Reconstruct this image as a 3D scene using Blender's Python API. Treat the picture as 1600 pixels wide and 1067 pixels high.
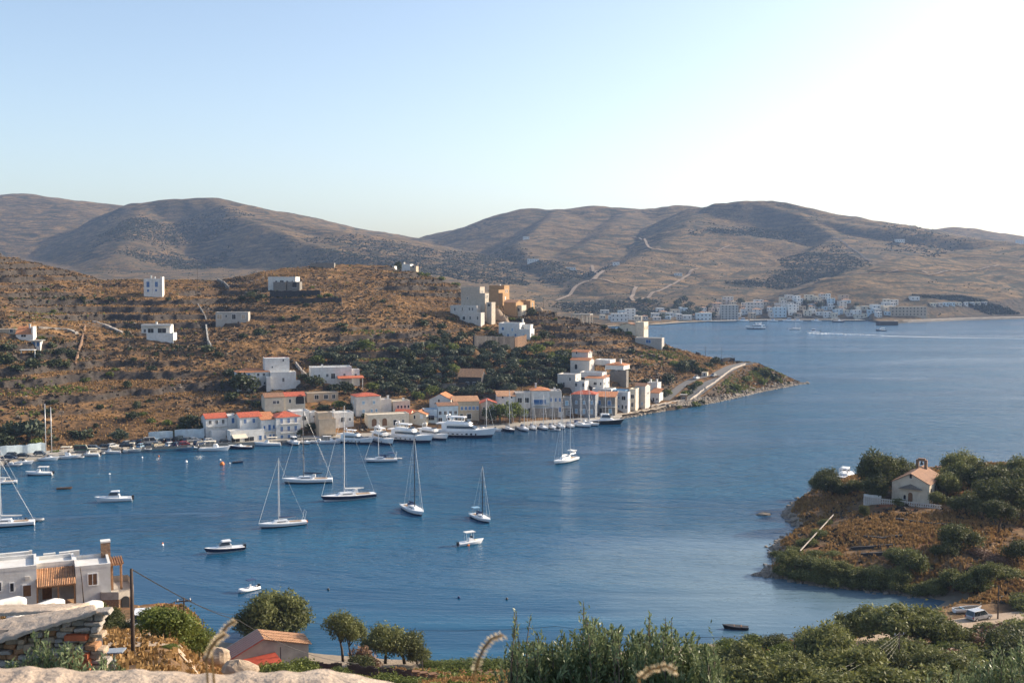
import bpy, math, random
import numpy as np
from mathutils import Vector, Matrix
R = math.radians
C = bpy.context.scene.collection
sc = bpy.context.scene
for o in list(bpy.data.objects): bpy.data.objects.remove(o)
random.seed(7)
# ---------------------------------------------------------------- camera, sky, sun, exposure
CAMZ, F = 60.0, 1700.0            # camera height above the sea; focal length in photo pixels (1600 wide)
PITCH = math.atan(103.5 / F)
cd = bpy.data.cameras.new('camera'); cam = bpy.data.objects.new('camera', cd); C.objects.link(cam)
cam.location = (0, 0, CAMZ); cam.rotation_euler = (math.pi / 2 - PITCH, 0, 0)
cd.sensor_width = 36.0; cd.lens = 36.0 * F / 1600.0; cd.clip_start = 0.1; cd.clip_end = 20000
cd.dof.use_dof = True; cd.dof.focus_distance = 350.0; cd.dof.aperture_fstop = 8.0
sc.camera = cam
SUN_EL, SUN_AZ = 25.0, 21.0       # azimuth: degrees from +x (right) towards +y (away from the viewer)
w = bpy.data.worlds.new('World'); sc.world = w; w.use_nodes = True
nt = w.node_tree; nt.nodes.clear()
sky = nt.nodes.new('ShaderNodeTexSky'); sky.sky_type = 'NISHITA'; sky.sun_disc = False
sky.sun_elevation = R(SUN_EL); sky.sun_rotation = R(90 - SUN_AZ); sky.altitude = 30; sky.air_density = 0.85
sky.dust_density = 1.9; sky.ozone_density = 0.2
bg = nt.nodes.new('ShaderNodeBackground'); bg.inputs['Strength'].default_value = 0.15
wo = nt.nodes.new('ShaderNodeOutputWorld')
nt.links.new(sky.outputs[0], bg.inputs[0]); nt.links.new(bg.outputs[0], wo.inputs[0])
sd = bpy.data.lights.new('sun', 'SUN'); sd.energy = 4.7; sd.angle = R(0.53); sd.color = (1.0, 0.86, 0.68)
sun = bpy.data.objects.new('sun', sd); C.objects.link(sun)
SUN_DIR = Vector((math.cos(R(SUN_EL)) * math.cos(R(SUN_AZ)), math.cos(R(SUN_EL)) * math.sin(R(SUN_AZ)), math.sin(R(SUN_EL))))
sun.rotation_euler = SUN_DIR.to_track_quat('Z', 'Y').to_euler(); sun.location = SUN_DIR * 900
sc.view_settings.view_transform = 'Standard'; sc.view_settings.look = 'None'
sc.view_settings.gamma = 1; sc.view_settings.exposure = 0.68; sc.view_settings.use_curve_mapping = False
sc.cycles.max_bounces = 6; sc.cycles.diffuse_bounces = 3; sc.cycles.glossy_bounces = 3
sc.cycles.transparent_max_bounces = 6; sc.cycles.volume_bounces = 1; sc.cycles.use_denoising = True
sc.cycles.caustics_reflective = False; sc.cycles.caustics_refractive = False

# ---------------------------------------------------------------- photo pixel -> world
cp, sp = math.cos(PITCH), math.sin(PITCH)
def ray(u, v):
    a, b = (u - 800.0) / F, (533.5 - v) / F
    return np.array([a, cp + b * sp, -sp + b * cp])
def PY(u, v, Y):
    d = ray(u, v); return np.array([0, 0, CAMZ]) + d * (Y / d[1])
def PZ(u, v, z=0.0):
    d = ray(u, v); return np.array([0, 0, CAMZ]) + d * ((z - CAMZ) / d[2])
def scale_at(Y): return F / Y
# ---------------------------------------------------------------- noise
def _h(ix, iy, s):
    h = (ix.astype(np.int64) * 374761393 + iy.astype(np.int64) * 668265263 + s * 974634777) & 0xffffffff
    h = ((h ^ (h >> 13)) * 1274126177) & 0xffffffff
    return ((h ^ (h >> 16)) & 0xffff) / 65535.0
def vn(x, y, s=0):
    ix, iy = np.floor(x), np.floor(y); fx, fy = x - ix, y - iy
    fx = fx * fx * (3 - 2 * fx); fy = fy * fy * (3 - 2 * fy)
    a = _h(ix, iy, s); b = _h(ix + 1, iy, s); c = _h(ix, iy + 1, s); d = _h(ix + 1, iy + 1, s)
    return (a * (1 - fx) + b * fx) * (1 - fy) + (c * (1 - fx) + d * fx) * fy
def fbm(x, y, sc_, oc=4, s=0):
    x = np.asarray(x, float) / sc_; y = np.asarray(y, float) / sc_; t = 0; a = 1.0; n = 0
    for k in range(oc):
        t = t + a * (vn(x, y, s + k) - 0.5) * 2; n += a; a *= 0.5; x = x * 2.03 + 11.3; y = y * 2.03 + 5.7
    return t / n
# ---------------------------------------------------------------- object helpers
def tag(o, label=None, cat=None, group=None, kind=None):
    if label: o['label'] = label
    if cat: o['category'] = cat
    if group: o['group'] = group
    if kind: o['kind'] = kind
    return o
def empty(name, loc, rz=0.0, label=None, cat=None, group=None):
    o = bpy.data.objects.new(name, None); C.objects.link(o); o.location = [float(c) for c in loc]
    o.rotation_euler = (0, 0, rz); o.empty_display_size = 0.5
    return tag(o, label, cat, group)
def link(name, me, parent=None, loc=None, rz=0.0):
    o = bpy.data.objects.new(name, me); C.objects.link(o)
    if parent is not None: o.parent = parent
    if loc is not None: o.location = [float(c) for c in loc]
    o.rotation_euler = (0, 0, rz)
    return o
KIDS = {}
def copy_tree(o, parent=None):
    c = o.copy(); C.objects.link(c)
    if parent is not None: c.parent = parent
    for ch in o.children: copy_tree(ch, c)
    return c
class MB:
    def __init__(s): s.v = []; s.f = []; s.m = []
    def add(s, vs, fs, m=0):
        n = len(s.v); s.v += [tuple(map(float, p)) for p in vs]
        for f in fs: s.f.append(tuple(i + n for i in f)); s.m.append(m)
    def box(s, x0, x1, y0, y1, z0, z1, m=0):
        s.add([(x0, y0, z0), (x1, y0, z0), (x1, y1, z0), (x0, y1, z0), (x0, y0, z1), (x1, y0, z1), (x1, y1, z1), (x0, y1, z1)],
              [(0, 3, 2, 1), (4, 5, 6, 7), (0, 1, 5, 4), (1, 2, 6, 5), (2, 3, 7, 6), (3, 0, 4, 7)], m); return s
    def obox(s, c, sz, rz=0, m=0, rx=0, ry=0):
        M = Matrix.Rotation(rz, 3, 'Z') @ Matrix.Rotation(ry, 3, 'Y') @ Matrix.Rotation(rx, 3, 'X'); h = [q / 2 for q in sz]
        vs = [Vector(c) + M @ Vector((a * h[0], b * h[1], d * h[2])) for d in (-1, 1) for a, b in ((-1, -1), (1, -1), (1, 1), (-1, 1))]
        s.add(vs, [(0, 3, 2, 1), (4, 5, 6, 7), (0, 1, 5, 4), (1, 2, 6, 5), (2, 3, 7, 6), (3, 0, 4, 7)], m); return s
    def tube(s, pts, rad, n=6, m=0, cap=True):
        pts = [Vector(p) for p in pts]
        if not hasattr(rad, '__len__'): rad = [rad] * len(pts)
        rings = []
        for i, p in enumerate(pts):
            d = (pts[min(i + 1, len(pts) - 1)] - pts[max(i - 1, 0)]).normalized()
            up = Vector((0, 0, 1)) if abs(d.z) < 0.9 else Vector((1, 0, 0))
            a = d.cross(up).normalized(); b = d.cross(a)
            rings.append([p + (a * math.cos(6.2832 * k / n) + b * math.sin(6.2832 * k / n)) * rad[i] for k in range(n)])
        s.loft(rings, m, cap); return s
    def loft(s, rings, m=0, cap=True, closed=True):
        n = len(rings[0]); vs = [p for r_ in rings for p in r_]; fs = []
        for i in range(len(rings) - 1):
            for k in range(n if closed else n - 1):
                a, b = i * n + k, i * n + (k + 1) % n
                fs.append((a, b, b + n, a + n))
        if cap and closed: fs.append(tuple(range(n - 1, -1, -1))); fs.append(tuple(range((len(rings) - 1) * n, len(rings) * n)))
        s.add(vs, fs, m); return s
    def mesh(s, name, mats, smooth=False, fix=True):
        me = bpy.data.meshes.new(name); me.from_pydata(s.v, [], s.f)
        for mm in (mats if isinstance(mats, (list, tuple)) else [mats]): me.materials.append(mm)
        if len(me.materials) > 1: me.polygons.foreach_set('material_index', s.m)
        if fix:
            import bmesh
            bm = bmesh.new(); bm.from_mesh(me); bmesh.ops.recalc_face_normals(bm, faces=bm.faces); bm.to_mesh(me); bm.free()
        if smooth: me.polygons.foreach_set('use_smooth', [True] * len(me.polygons))
        me.update(); return me
    def build(s, name, mats, parent=None, smooth=False, loc=None, rz=0, fix=True):
        return link(name, s.mesh(name, mats, smooth, fix), parent, loc, rz)
def np_mesh(name, V, Q, mats, smooth=True, mi=None):
    """V (n,3), Q (m,k) faces of k corners"""
    me = bpy.data.meshes.new(name); V = np.asarray(V, np.float32); Q = np.asarray(Q, np.int32); k = Q.shape[1]
    me.vertices.add(len(V)); me.vertices.foreach_set('co', V.ravel())
    me.loops.add(Q.size); me.loops.foreach_set('vertex_index', Q.ravel())
    me.polygons.add(len(Q)); me.polygons.foreach_set('loop_start', np.arange(0, Q.size, k, dtype=np.int32))
    me.polygons.foreach_set('use_smooth', np.full(len(Q), smooth))
    for mm in (mats if isinstance(mats, (list, tuple)) else [mats]): me.materials.append(mm)
    if mi is not None: me.polygons.foreach_set('material_index', np.asarray(mi, np.int32))
    me.update(calc_edges=True); return me
def grid_mesh(name, X, Y, Z, mats, smooth=True):
    n, m = X.shape; V = np.stack([X, Y, Z], -1).reshape(-1, 3)
    i = np.arange(n - 1)[:, None] * m + np.arange(m - 1)[None, :]
    Q = np.stack([i, i + 1, i + m + 1, i + m], -1).reshape(-1, 4)
    return np_mesh(name, V, Q, mats, smooth)

# ---------------------------------------------------------------- materials
class NT:
    def __init__(s, name):
        s.m = bpy.data.materials.new(name); s.m.use_nodes = True; s.t = s.m.node_tree; s.t.nodes.clear()
        s.out = s.t.nodes.new('ShaderNodeOutputMaterial')
    def n(s, typ, **kw):
        nd = s.t.nodes.new(typ)
        for k, v in kw.items():
            if k in nd.inputs.keys(): s.set(nd.inputs[k], v)
            else: setattr(nd, k, v)
        return nd
    def set(s, inp, v):
        if isinstance(v, bpy.types.NodeSocket): s.t.links.new(v, inp)
        else: inp.default_value = v
    def pos(s): return s.n('ShaderNodeNewGeometry').outputs['Position']
    def obj(s): return s.n('ShaderNodeTexCoord').outputs['Object']
    def mapv(s, vec, scale): 
        nd = s.n('ShaderNodeMapping'); s.set(nd.inputs['Vector'], vec); nd.inputs['Scale'].default_value = scale; return nd.outputs[0]
    def noise(s, vec, scale, detail=4, rough=0.55, dist=0.0):
        nd = s.n('ShaderNodeTexNoise'); s.set(nd.inputs['Vector'], vec)
        nd.inputs['Scale'].default_value = scale; nd.inputs['Detail'].default_value = detail
        nd.inputs['Roughness'].default_value = rough; nd.inputs['Distortion'].default_value = dist
        return nd.outputs[0]
    def ramp(s, fac, stops):
        nd = s.n('ShaderNodeValToRGB'); s.set(nd.inputs[0], fac); e = nd.color_ramp.elements
        while len(e) < len(stops): e.new(0.5)
        for el, (p, c) in zip(e, stops):
            el.position = p; el.color = (c, c, c, 1) if not hasattr(c, '__len__') else (*c, 1)
        return nd.outputs[0]
    def mix(s, fac, a, b, mode='MIX'):
        nd = s.n('ShaderNodeMix', data_type='RGBA', blend_type=mode)
        s.set(nd.inputs[0], fac); s.set(nd.inputs[6], (*a, 1) if isinstance(a, tuple) else a); s.set(nd.inputs[7], (*b, 1) if isinstance(b, tuple) else b)
        return nd.outputs[2]
    def math(s, op, a, b=0.0, c=0.0):
        nd = s.n('ShaderNodeMath', operation=op); s.set(nd.inputs[0], a); s.set(nd.inputs[1], b)
        if op in ('MULTIPLY_ADD', 'COMPARE', 'SMOOTH_MIN'): s.set(nd.inputs[2], c)
        return nd.outputs[0]
    def sep(s, vec): nd = s.n('ShaderNodeSeparateXYZ'); s.set(nd.inputs[0], vec); return nd.outputs
    def comb(s, x, y, z):
        nd = s.n('ShaderNodeCombineXYZ'); s.set(nd.inputs[0], x); s.set(nd.inputs[1], y); s.set(nd.inputs[2], z); return nd.outputs[0]
    def bump(s, h, strength=0.4, dist=0.1):
        nd = s.n('ShaderNodeBump'); s.set(nd.inputs['Height'], h); nd.inputs['Strength'].default_value = strength; nd.inputs['Distance'].default_value = dist
        return nd.outputs[0]
    def done(s, col, rough=0.8, normal=None, metal=0.0, spec=None, **kw):
        b = s.n('ShaderNodeBsdfPrincipled'); s.set(b.inputs['Base Color'], (*col, 1) if isinstance(col, tuple) else col)
        s.set(b.inputs['Roughness'], rough); s.set(b.inputs['Metallic'], metal)
        if spec is not None: s.set(b.inputs['Specular IOR Level'], spec)
        if normal is not None: s.set(b.inputs['Normal'], normal)
        for k, v in kw.items(): s.set(b.inputs[k], v)
        s.t.links.new(b.outputs[0], s.out.inputs[0]); s.b = b
        return s.m
def plain(name, col, rough=0.6, var=0.12, scale=3.0, bump=0.0, metal=0.0, spec=None):
    t = NT(name); p = t.obj(); n = t.noise(p, scale, 5)
    d = tuple(c * (1 - var) for c in col); e = tuple(min(1, c * (1 + var * 0.7)) for c in col)
    c = t.ramp(n, [(0.3, d), (0.7, e)])
    return t.done(c, rough, t.bump(t.noise(p, scale * 8, 3), bump, 0.02) if bump else None, metal, spec)
def plaster(name, col, dirt=0.6):
    t = NT(name); p = t.pos(); n = t.noise(p, 0.9, 6, 0.6); g = t.noise(t.mapv(p, (3, 3, 0.35)), 1.0, 5, 0.65)
    c = t.mix(t.ramp(n, [(0.35, 0.0), (0.75, dirt)]), col, tuple(c * 0.62 * k for c, k in zip(col, (1, .95, .86))))
    c = t.mix(t.ramp(g, [(0.55, 0.0), (0.8, dirt)]), c, tuple(c * 0.55 * k for c, k in zip(col, (1, .93, .82))))
    return t.done(c, 0.88, t.bump(t.noise(p, 7, 5), 0.25, 0.03))
def tilemat(name, col):
    t = NT(name); p = t.obj(); x, y, z = t.sep(p)[:3]
    w1 = t.math('SINE', t.math('MULTIPLY', x, 26.0)); n = t.noise(p, 1.7, 6, 0.65); n2 = t.noise(p, 9, 3)
    c = t.ramp(n, [(0.3, tuple(q * 0.55 for q in col)), (0.5, col), (0.72, tuple(min(1, q * 1.45) for q in col))])
    c = t.mix(t.ramp(n2, [(0.5, 0), (0.75, 0.5)]), c, (0.30, 0.22, 0.15))
    c = t.mix(t.ramp(w1, [(0.0, 0.35), (0.5, 0.0)]), c, tuple(q * 0.4 for q in col))
    return t.done(c, 0.85, t.bump(w1, 0.6, 0.05))
def stonemat(name, a, b, mortar, scale=2.2):
    t = NT(name); p = t.obj(); pm = t.mapv(p, (1, 1, 1.8))
    vo = t.n('ShaderNodeTexVoronoi', feature='F1'); t.set(vo.inputs['Vector'], pm); vo.inputs['Scale'].default_value = scale
    ed = t.n('ShaderNodeTexVoronoi', feature='DISTANCE_TO_EDGE'); t.set(ed.inputs['Vector'], pm); ed.inputs['Scale'].default_value = scale
    c = t.mix(t.sep(vo.outputs['Color'])[0], a, b); c = t.mix(t.ramp(t.noise(p, 6, 5), [(0.3, 0.0), (0.7, 0.5)]), c, tuple(q * 0.5 for q in a))
    e = t.ramp(ed.outputs[0], [(0.0, 1.0), (0.07, 0.0)]); c = t.mix(e, c, mortar)
    return t.done(c, 0.9, t.bump(t.ramp(ed.outputs[0], [(0, 0), (0.15, 1)]), 0.8, 0.06))
def leafmat(name, dark, light, trans=0.25, rough=0.6, nscale=0.5):
    t = NT(name); g = t.n('ShaderNodeNewGeometry'); r_ = g.outputs['Random Per Island']; n = t.noise(g.outputs['Position'], nscale, 4)
    oi = t.n('ShaderNodeObjectInfo').outputs['Random']
    f = t.math('ADD', t.math('MULTIPLY', r_, 0.42), t.math('MULTIPLY', n, 0.65)); f = t.math('ADD', f, t.math('MULTIPLY', oi, 0.22))
    c = t.ramp(f, [(0.25, dark), (0.95, light)])
    m = t.done(c, rough, spec=0.25)
    tr = t.n('ShaderNodeBsdfTranslucent'); t.set(tr.inputs[0], c)
    ms = t.n('ShaderNodeMixShader'); ms.inputs[0].default_value = trans
    t.t.links.new(t.b.outputs[0], ms.inputs[1]); t.t.links.new(tr.outputs[0], ms.inputs[2]); t.t.links.new(ms.outputs[0], t.out.inputs[0])
    return m
M = {}
M['white'] = plaster('white_plaster', (0.70, 0.69, 0.66))
M['cream'] = plaster('cream_plaster', (0.68, 0.60, 0.47))
M['ochre'] = plaster('ochre_plaster', (0.44, 0.27, 0.13))
M['tan'] = plaster('tan_plaster', (0.46, 0.37, 0.27))
M['grey'] = plaster('grey_render', (0.42, 0.40, 0.37))
M['pale'] = plaster('pale_grey_plaster', (0.60, 0.56, 0.51))
M['sandwall'] = plaster('sand_coloured_plaster', (0.50, 0.43, 0.35))
M['pink'] = plaster('pinkish_plaster', (0.60, 0.46, 0.36))
M['bluewall'] = plaster('pale_blue_plaster', (0.50, 0.60, 0.66))
M['red'] = tilemat('red_roof_tiles', (0.50, 0.10, 0.045))
M['orange'] = tilemat('orange_roof_tiles', (0.55, 0.21, 0.08))
M['brown'] = tilemat('brown_roof_tiles', (0.30, 0.15, 0.08))
M['terra'] = tilemat('tan_roof_tiles', (0.46, 0.24, 0.12))
M['stone'] = stonemat('grey_stone', (0.30, 0.27, 0.23), (0.20, 0.19, 0.18), (0.12, 0.11, 0.10), 2.0)
M['bluestone'] = stonemat('blue_grey_stone', (0.24, 0.26, 0.28), (0.17, 0.18, 0.20), (0.33, 0.33, 0.33), 2.0)
M['brownstone'] = stonemat('brown_stone', (0.38, 0.22, 0.12), (0.24, 0.14, 0.09), (0.30, 0.24, 0.17), 3.2)
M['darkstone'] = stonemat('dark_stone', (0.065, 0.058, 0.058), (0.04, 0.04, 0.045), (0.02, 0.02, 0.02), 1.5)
M['concrete'] = plain('concrete', (0.36, 0.34, 0.30), 0.9, 0.25, 0.6, 0.3)
M['glass'] = plain('dark_window_glass', (0.02, 0.03, 0.04), 0.12, 0.3, 2, spec=0.6)
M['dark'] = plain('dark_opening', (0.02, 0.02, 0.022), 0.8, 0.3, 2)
M['blue'] = plain('blue_paint', (0.03, 0.12, 0.30), 0.5)
M['ltblue'] = plain('light_blue_paint', (0.20, 0.36, 0.50), 0.5)
M['wood'] = plain('brown_wood', (0.20, 0.10, 0.045), 0.7, 0.35, 4, 0.3)
M['paleframe'] = plain('white_frame', (0.75, 0.75, 0.73), 0.6)
M['canvas'] = plain('cream_canvas', (0.70, 0.62, 0.48), 0.9)
M['gel'] = plain('white_gelcoat', (0.80, 0.80, 0.79), 0.28, 0.05, 0.4)
M['teak'] = plain('teak_deck', (0.36, 0.24, 0.14), 0.7, 0.2, 6)
M['navy'] = plain('navy_paint', (0.012, 0.018, 0.05), 0.25, 0.2, 0.5)
M['black'] = plain('black_paint', (0.012, 0.012, 0.014), 0.3, 0.2, 0.5)
M['alu'] = plain('mast_aluminium', (0.60, 0.60, 0.60), 0.35, 0.1, 1, metal=0.3)
M['carbon'] = plain('dark_mast', (0.03, 0.03, 0.04), 0.35, 0.1, 1)
M['bluecloth'] = plain('navy_canvas', (0.02, 0.05, 0.13), 0.85)
M['wcloth'] = plain('white_canvas', (0.72, 0.71, 0.68), 0.85)
M['rubber'] = plain('grey_rubber', (0.32, 0.33, 0.34), 0.6)
M['tyre'] = plain('black_tyre', (0.015, 0.015, 0.015), 0.85)
M['orangep'] = plain('orange_plastic', (0.75, 0.20, 0.03), 0.5)
M['buoyw'] = plain('white_plastic', (0.75, 0.75, 0.75), 0.5)
M['pole'] = plain('weathered_pole', (0.07, 0.05, 0.04), 0.9, 0.3, 5)
M['wire'] = plain('black_wire', (0.02, 0.02, 0.022), 0.6)
M['wirelt'] = plain('pale_wire', (0.30, 0.28, 0.24), 0.6)
M['bark'] = plain('bark', (0.10, 0.075, 0.055), 0.95, 0.4, 5, 0.5)
M['rustroof'] = plain('rusty_sheet', (0.28, 0.18, 0.12), 0.7, 0.3, 2)
M['redpaint'] = plain('red_roof_paint', (0.42, 0.065, 0.03), 0.75, 0.25, 1.5)
M['redbrick'] = plain('red_clay_brick', (0.46, 0.12, 0.05), 0.9, 0.3, 8, 0.3)
M['steel'] = plain('grey_metal_sheet', (0.30, 0.33, 0.36), 0.45, 0.15, 2, metal=0.2)
M['fencewood'] = plain('dark_fence', (0.07, 0.05, 0.045), 0.9, 0.3, 3)
def sandy(name, a, b, rough=0.95, sc_=0.35):
    t = NT(name); p = t.pos(); n = t.noise(p, sc_, 7, 0.65); m = t.noise(p, sc_ * 14, 4, 0.6)
    c = t.ramp(n, [(0.3, a), (0.7, b)]); c = t.mix(t.ramp(m, [(0.35, 0.45), (0.65, 0)]), c, tuple(q * 0.55 for q in a))
    return t.done(c, rough, t.bump(m, 0.5, 0.06))
M['sand'] = sandy('sand', (0.36, 0.29, 0.21), (0.48, 0.40, 0.30))
M['dirt'] = sandy('dirt_track', (0.34, 0.25, 0.17), (0.50, 0.38, 0.27))
M['asphalt'] = sandy('asphalt', (0.13, 0.125, 0.12), (0.19, 0.18, 0.17))
M['faint'] = sandy('faint_track', (0.24, 0.17, 0.115), (0.33, 0.25, 0.17))
M['quay'] = sandy('quay_concrete', (0.32, 0.29, 0.25), (0.46, 0.42, 0.36))
M['ledge'] = sandy('ledge_rock', (0.36, 0.27, 0.20), (0.52, 0.43, 0.34), sc_=1.6)
M['stone_t'] = sandy('tan_outcrop', (0.26, 0.19, 0.13), (0.44, 0.33, 0.23), sc_=.6)
M['rock'] = sandy('shore_rock', (0.17, 0.14, 0.11), (0.34, 0.29, 0.23), sc_=0.8)
M['palerock'] = sandy('pale_rock', (0.36, 0.31, 0.26), (0.56, 0.50, 0.43), sc_=2.2)
M['olive'] = leafmat('olive_leaves', (0.022, 0.032, 0.018), (0.105, 0.125, 0.075), 0.15)
M['bush'] = leafmat('bush_leaves', (0.014, 0.022, 0.010), (0.07, 0.085, 0.03), 0.12)
M['green'] = leafmat('green_leaves', (0.035, 0.055, 0.010), (0.17, 0.20, 0.04), 0.3)
M['tamarisk'] = leafmat('tamarisk_leaves', (0.05, 0.062, 0.018), (0.22, 0.23, 0.08), 0.35)
M['pine'] = leafmat('pine_needles', (0.02, 0.028, 0.011), (0.14, 0.15, 0.05), 0.3)
M['shade_scrub'] = leafmat('shade_scrub_leaves', (0.022, 0.027, 0.018), (0.05, 0.055, 0.035), 0.0, 0.9)  # dark leaf colour that paints shade onto the far slopes
M['drytwig'] = leafmat('dry_twigs', (0.10, 0.06, 0.04), (0.26, 0.16, 0.10), 0.15)
M['straw'] = leafmat('dry_grass', (0.17, 0.10, 0.038), (0.40, 0.245, 0.098), 0.25)
M['scrubdark'] = leafmat('dark_scrub', (0.028, 0.022, 0.016), (0.09, 0.07, 0.045), 0.05)
M['scrubbrown'] = leafmat('brown_scrub', (0.05, 0.034, 0.018), (0.14, 0.09, 0.046), 0.08)
M['wake'] = plain('sea_foam', (0.75, 0.78, 0.80), 0.8, 0.1, 0.2)
# ---------------------------------------------------------------- terrain heights
def interp_row(pts, q):
    """pts: list of (u,v,Y) or (u,v,None,z) -> Y(q), z(q)"""
    qs, Ys, zs = [], [], []
    for p in pts:
        P = PY(p[0], p[1], p[2]) if len(p) == 3 else PZ(p[0], p[1], p[3])
        qs.append(P[0] / P[1]); Ys.append(P[1]); zs.append(P[2])
    return np.interp(q, qs, Ys), np.interp(q, qs, zs)
SHORE = [(-320, 757), (-200, 745), (0, 727), (60, 720), (130, 713), (200, 704), (320, 699), (400, 695), (480, 690), (560, 687), (640, 683), (720, 679),
         (780, 672), (850, 666), (900, 663), (965, 655), (1040, 641), (1076, 636), (1120, 628), (1150, 621), (1180, 614), (1220, 606), (1252, 600), (1262, 599)]
BACK = [(-320, 742, None, 1.6), (0, 712, None, 1.6), (130, 699, None, 1.6), (200, 691, None, 1.8), (320, 686, None, 2), (480, 678, None, 2), (640, 670, None, 2.2), (780, 658, None, 2.2),
        (900, 650, None, 2.2), (965, 643, None, 2.2), (1034, 632, None, 2), (1076, 624, None, 2.2), (1097, 608, None, 5.5), (1128, 583, None, 10), (1147, 572, None, 11.5), (1170, 567, None, 12.3),
        (1200, 578, 585), (1230, 590, 595), (1252, 599, 600), (1262, 600, 600)]
RIDGE = [(-320, 392, 620), (0, 396, 640), (60, 410, 640), (160, 436, 640), (230, 438, 640), (340, 437, 660), (410, 424, 670), (480, 414, 690), (560, 411, 700), (620, 415, 700),
         (680, 432, 690), (720, 449, 670), (760, 464, 650), (800, 475, 640), (840, 482, 620), (870, 489, 615), (900, 497, 610), (960, 511, 605), (1000, 524, 600), (1050, 540, 592),
         (1090, 551, 590), (1130, 562, 592), (1170, 564, 596), (1200, 574, 600), (1230, 588, 602), (1252, 598, 603), (1262, 600, 603)]
def pen_rows(q):
    Ys, _ = interp_row([(a, b, None, 0.0) for a, b in SHORE], q)
    Yb, zb = interp_row(BACK, q); Yr, zr = interp_row(RIDGE, q)
    Yb = np.maximum(Yb, Ys + 3.0); Yr = np.maximum(Yr, Yb + 3)
    u = q * F + 800
    nat = np.clip((u - 965) / 30, 0, 1)                       # natural rocky bank east of the quay
    tip = np.clip((1262 - u) / 40, 0, 1)
    z1 = (-0.6 + nat * 1.8) * tip - (1 - tip) * 0.6
    zb = zb * np.clip((1262 - u) / 14, 0, 1) - 0.4 * (1 - np.clip((1262 - u) / 14, 0, 1)); zr = zr * np.clip((1262 - u) / 10, 0, 1) - 0.4
    Ym = Yb + (Yr - Yb) * 0.34; zm = zb + (zr - zb) * (0.40 - 0.03 * nat)
    left = np.clip((900 - u) / 200, 0, 1)
    Y5 = Yr + 18 + 30 * left; z5 = zr - 1.5 - 2.5 * (1 - left)
    Y6 = Yr + np.interp(u, [-300, 700, 900, 1000, 1180, 1262], [330, 330, 200, 120, 45, 8]); z6 = np.interp(u, [-300, 700, 860, 900], [4, 4, 1, -3])
    return [(Ys - 6, z1 * 0 - 3.0), (Ys + 0.4, np.where(nat > 0.5, 0.0, -1.4)), (Ys + 2.0, z1), ((Ys + 2.0) * 0.35 + Yb * 0.65, z1 * 0.35 + zb * 0.65), (Yb, zb), (Ym, zm), (Yr, zr), (Y5, z5), (Y6, z6), (Y6 + 200, z6 - 3)]
def rows_z(rows, Y):
    z = np.full_like(Y, -3.0)
    for (Ya, za), (Yb, zb) in zip(rows[:-1], rows[1:]):
        t = np.clip((Y - Ya) / np.maximum(Yb - Ya, 0.01), 0, 1)
        z = np.where(Y >= Ya, za + (zb - za) * t, z)
    return z
ROADS = []          # (points Nx3, half width)
def carve(x, y, z):
    for P, hw in ROADS:
        bb = (x > P[:, 0].min() - 12) & (x < P[:, 0].max() + 12) & (y > P[:, 1].min() - 12) & (y < P[:, 1].max() + 12)
        if not bb.any(): continue
        xs, ys = x[bb], y[bb]; best = np.full(xs.shape, 1e9); bz = np.zeros(xs.shape)
        for a, b in zip(P[:-1], P[1:]):
            d = b - a; L = d[0] ** 2 + d[1] ** 2 + 1e-9
            t = np.clip(((xs - a[0]) * d[0] + (ys - a[1]) * d[1]) / L, 0, 1)
            dd = np.hypot(xs - a[0] - t * d[0], ys - a[1] - t * d[1]); k = dd < best
            best = np.where(k, dd, best); bz = np.where(k, a[2] + t * d[2], bz)
        wgt = np.clip((hw + 3.5 - best) / 3.0, 0, 1); z = z.copy(); z[bb] = z[bb] * (1 - wgt) + (bz - 0.12) * wgt
    return z
PADS = []           # (x, y, r, z): flattened terraces under houses
def pen_z(x, y, terr=True):
    q = x / y; rows = pen_rows(q); z = rows_z(rows, y)
    inl = np.clip((y - rows[4][0]) / 40, 0, 1) * np.clip((z - 2) / 6, 0, 1)
    z = z + inl * (fbm(x, y, 70, 3, 3) * 3.2 + fbm(x, y, 16, 4, 9) * 2.0) * np.clip(1 - np.abs(y - rows[6][0]) / 60, 0.25, 1) ** 0.0 * np.where(np.abs(y - rows[6][0]) < 30, 0.25, 1.0)
    if terr:
        u = q * F + 800
        h = 3.6; n = z / h + fbm(x, y, 90, 2, 21) * 0.9; fr = n - np.floor(n); st = np.clip((fr - 0.70) / 0.16, 0, 1); st = st * st * (3 - 2 * st)
        amp = inl * np.clip(0.62 + fbm(x, y, 55, 2, 33) * 1.5, 0, 1) * np.clip((1050 - u) / 180, 0.15, 1)
        z = z + amp * (st - fr) * h * 0.9
        global RISER; RISER = amp * np.clip(1 - np.abs(fr - .8) / .16, 0, 1)
        z = z + inl * fbm(x, y, 3.0, 3, 40) * 0.45
    bank = np.clip((q * F + 800 - 975) / 20, 0, 1) * np.clip((y - rows[1][0]) / 1.5, 0, 1) * np.clip((rows[4][0] - y) / 3, 0, 1)
    z = z + bank * (fbm(x, y, 5, 4, 51) * 1.1)
    for px, py, r_, pz in PADS:
        d = np.hypot(x - px, y - py); wg = np.clip((r_ + 3 - d) / 3, 0, 1); z = z * (1 - wg) + pz * wg
    return carve(x, y, z)
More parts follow.
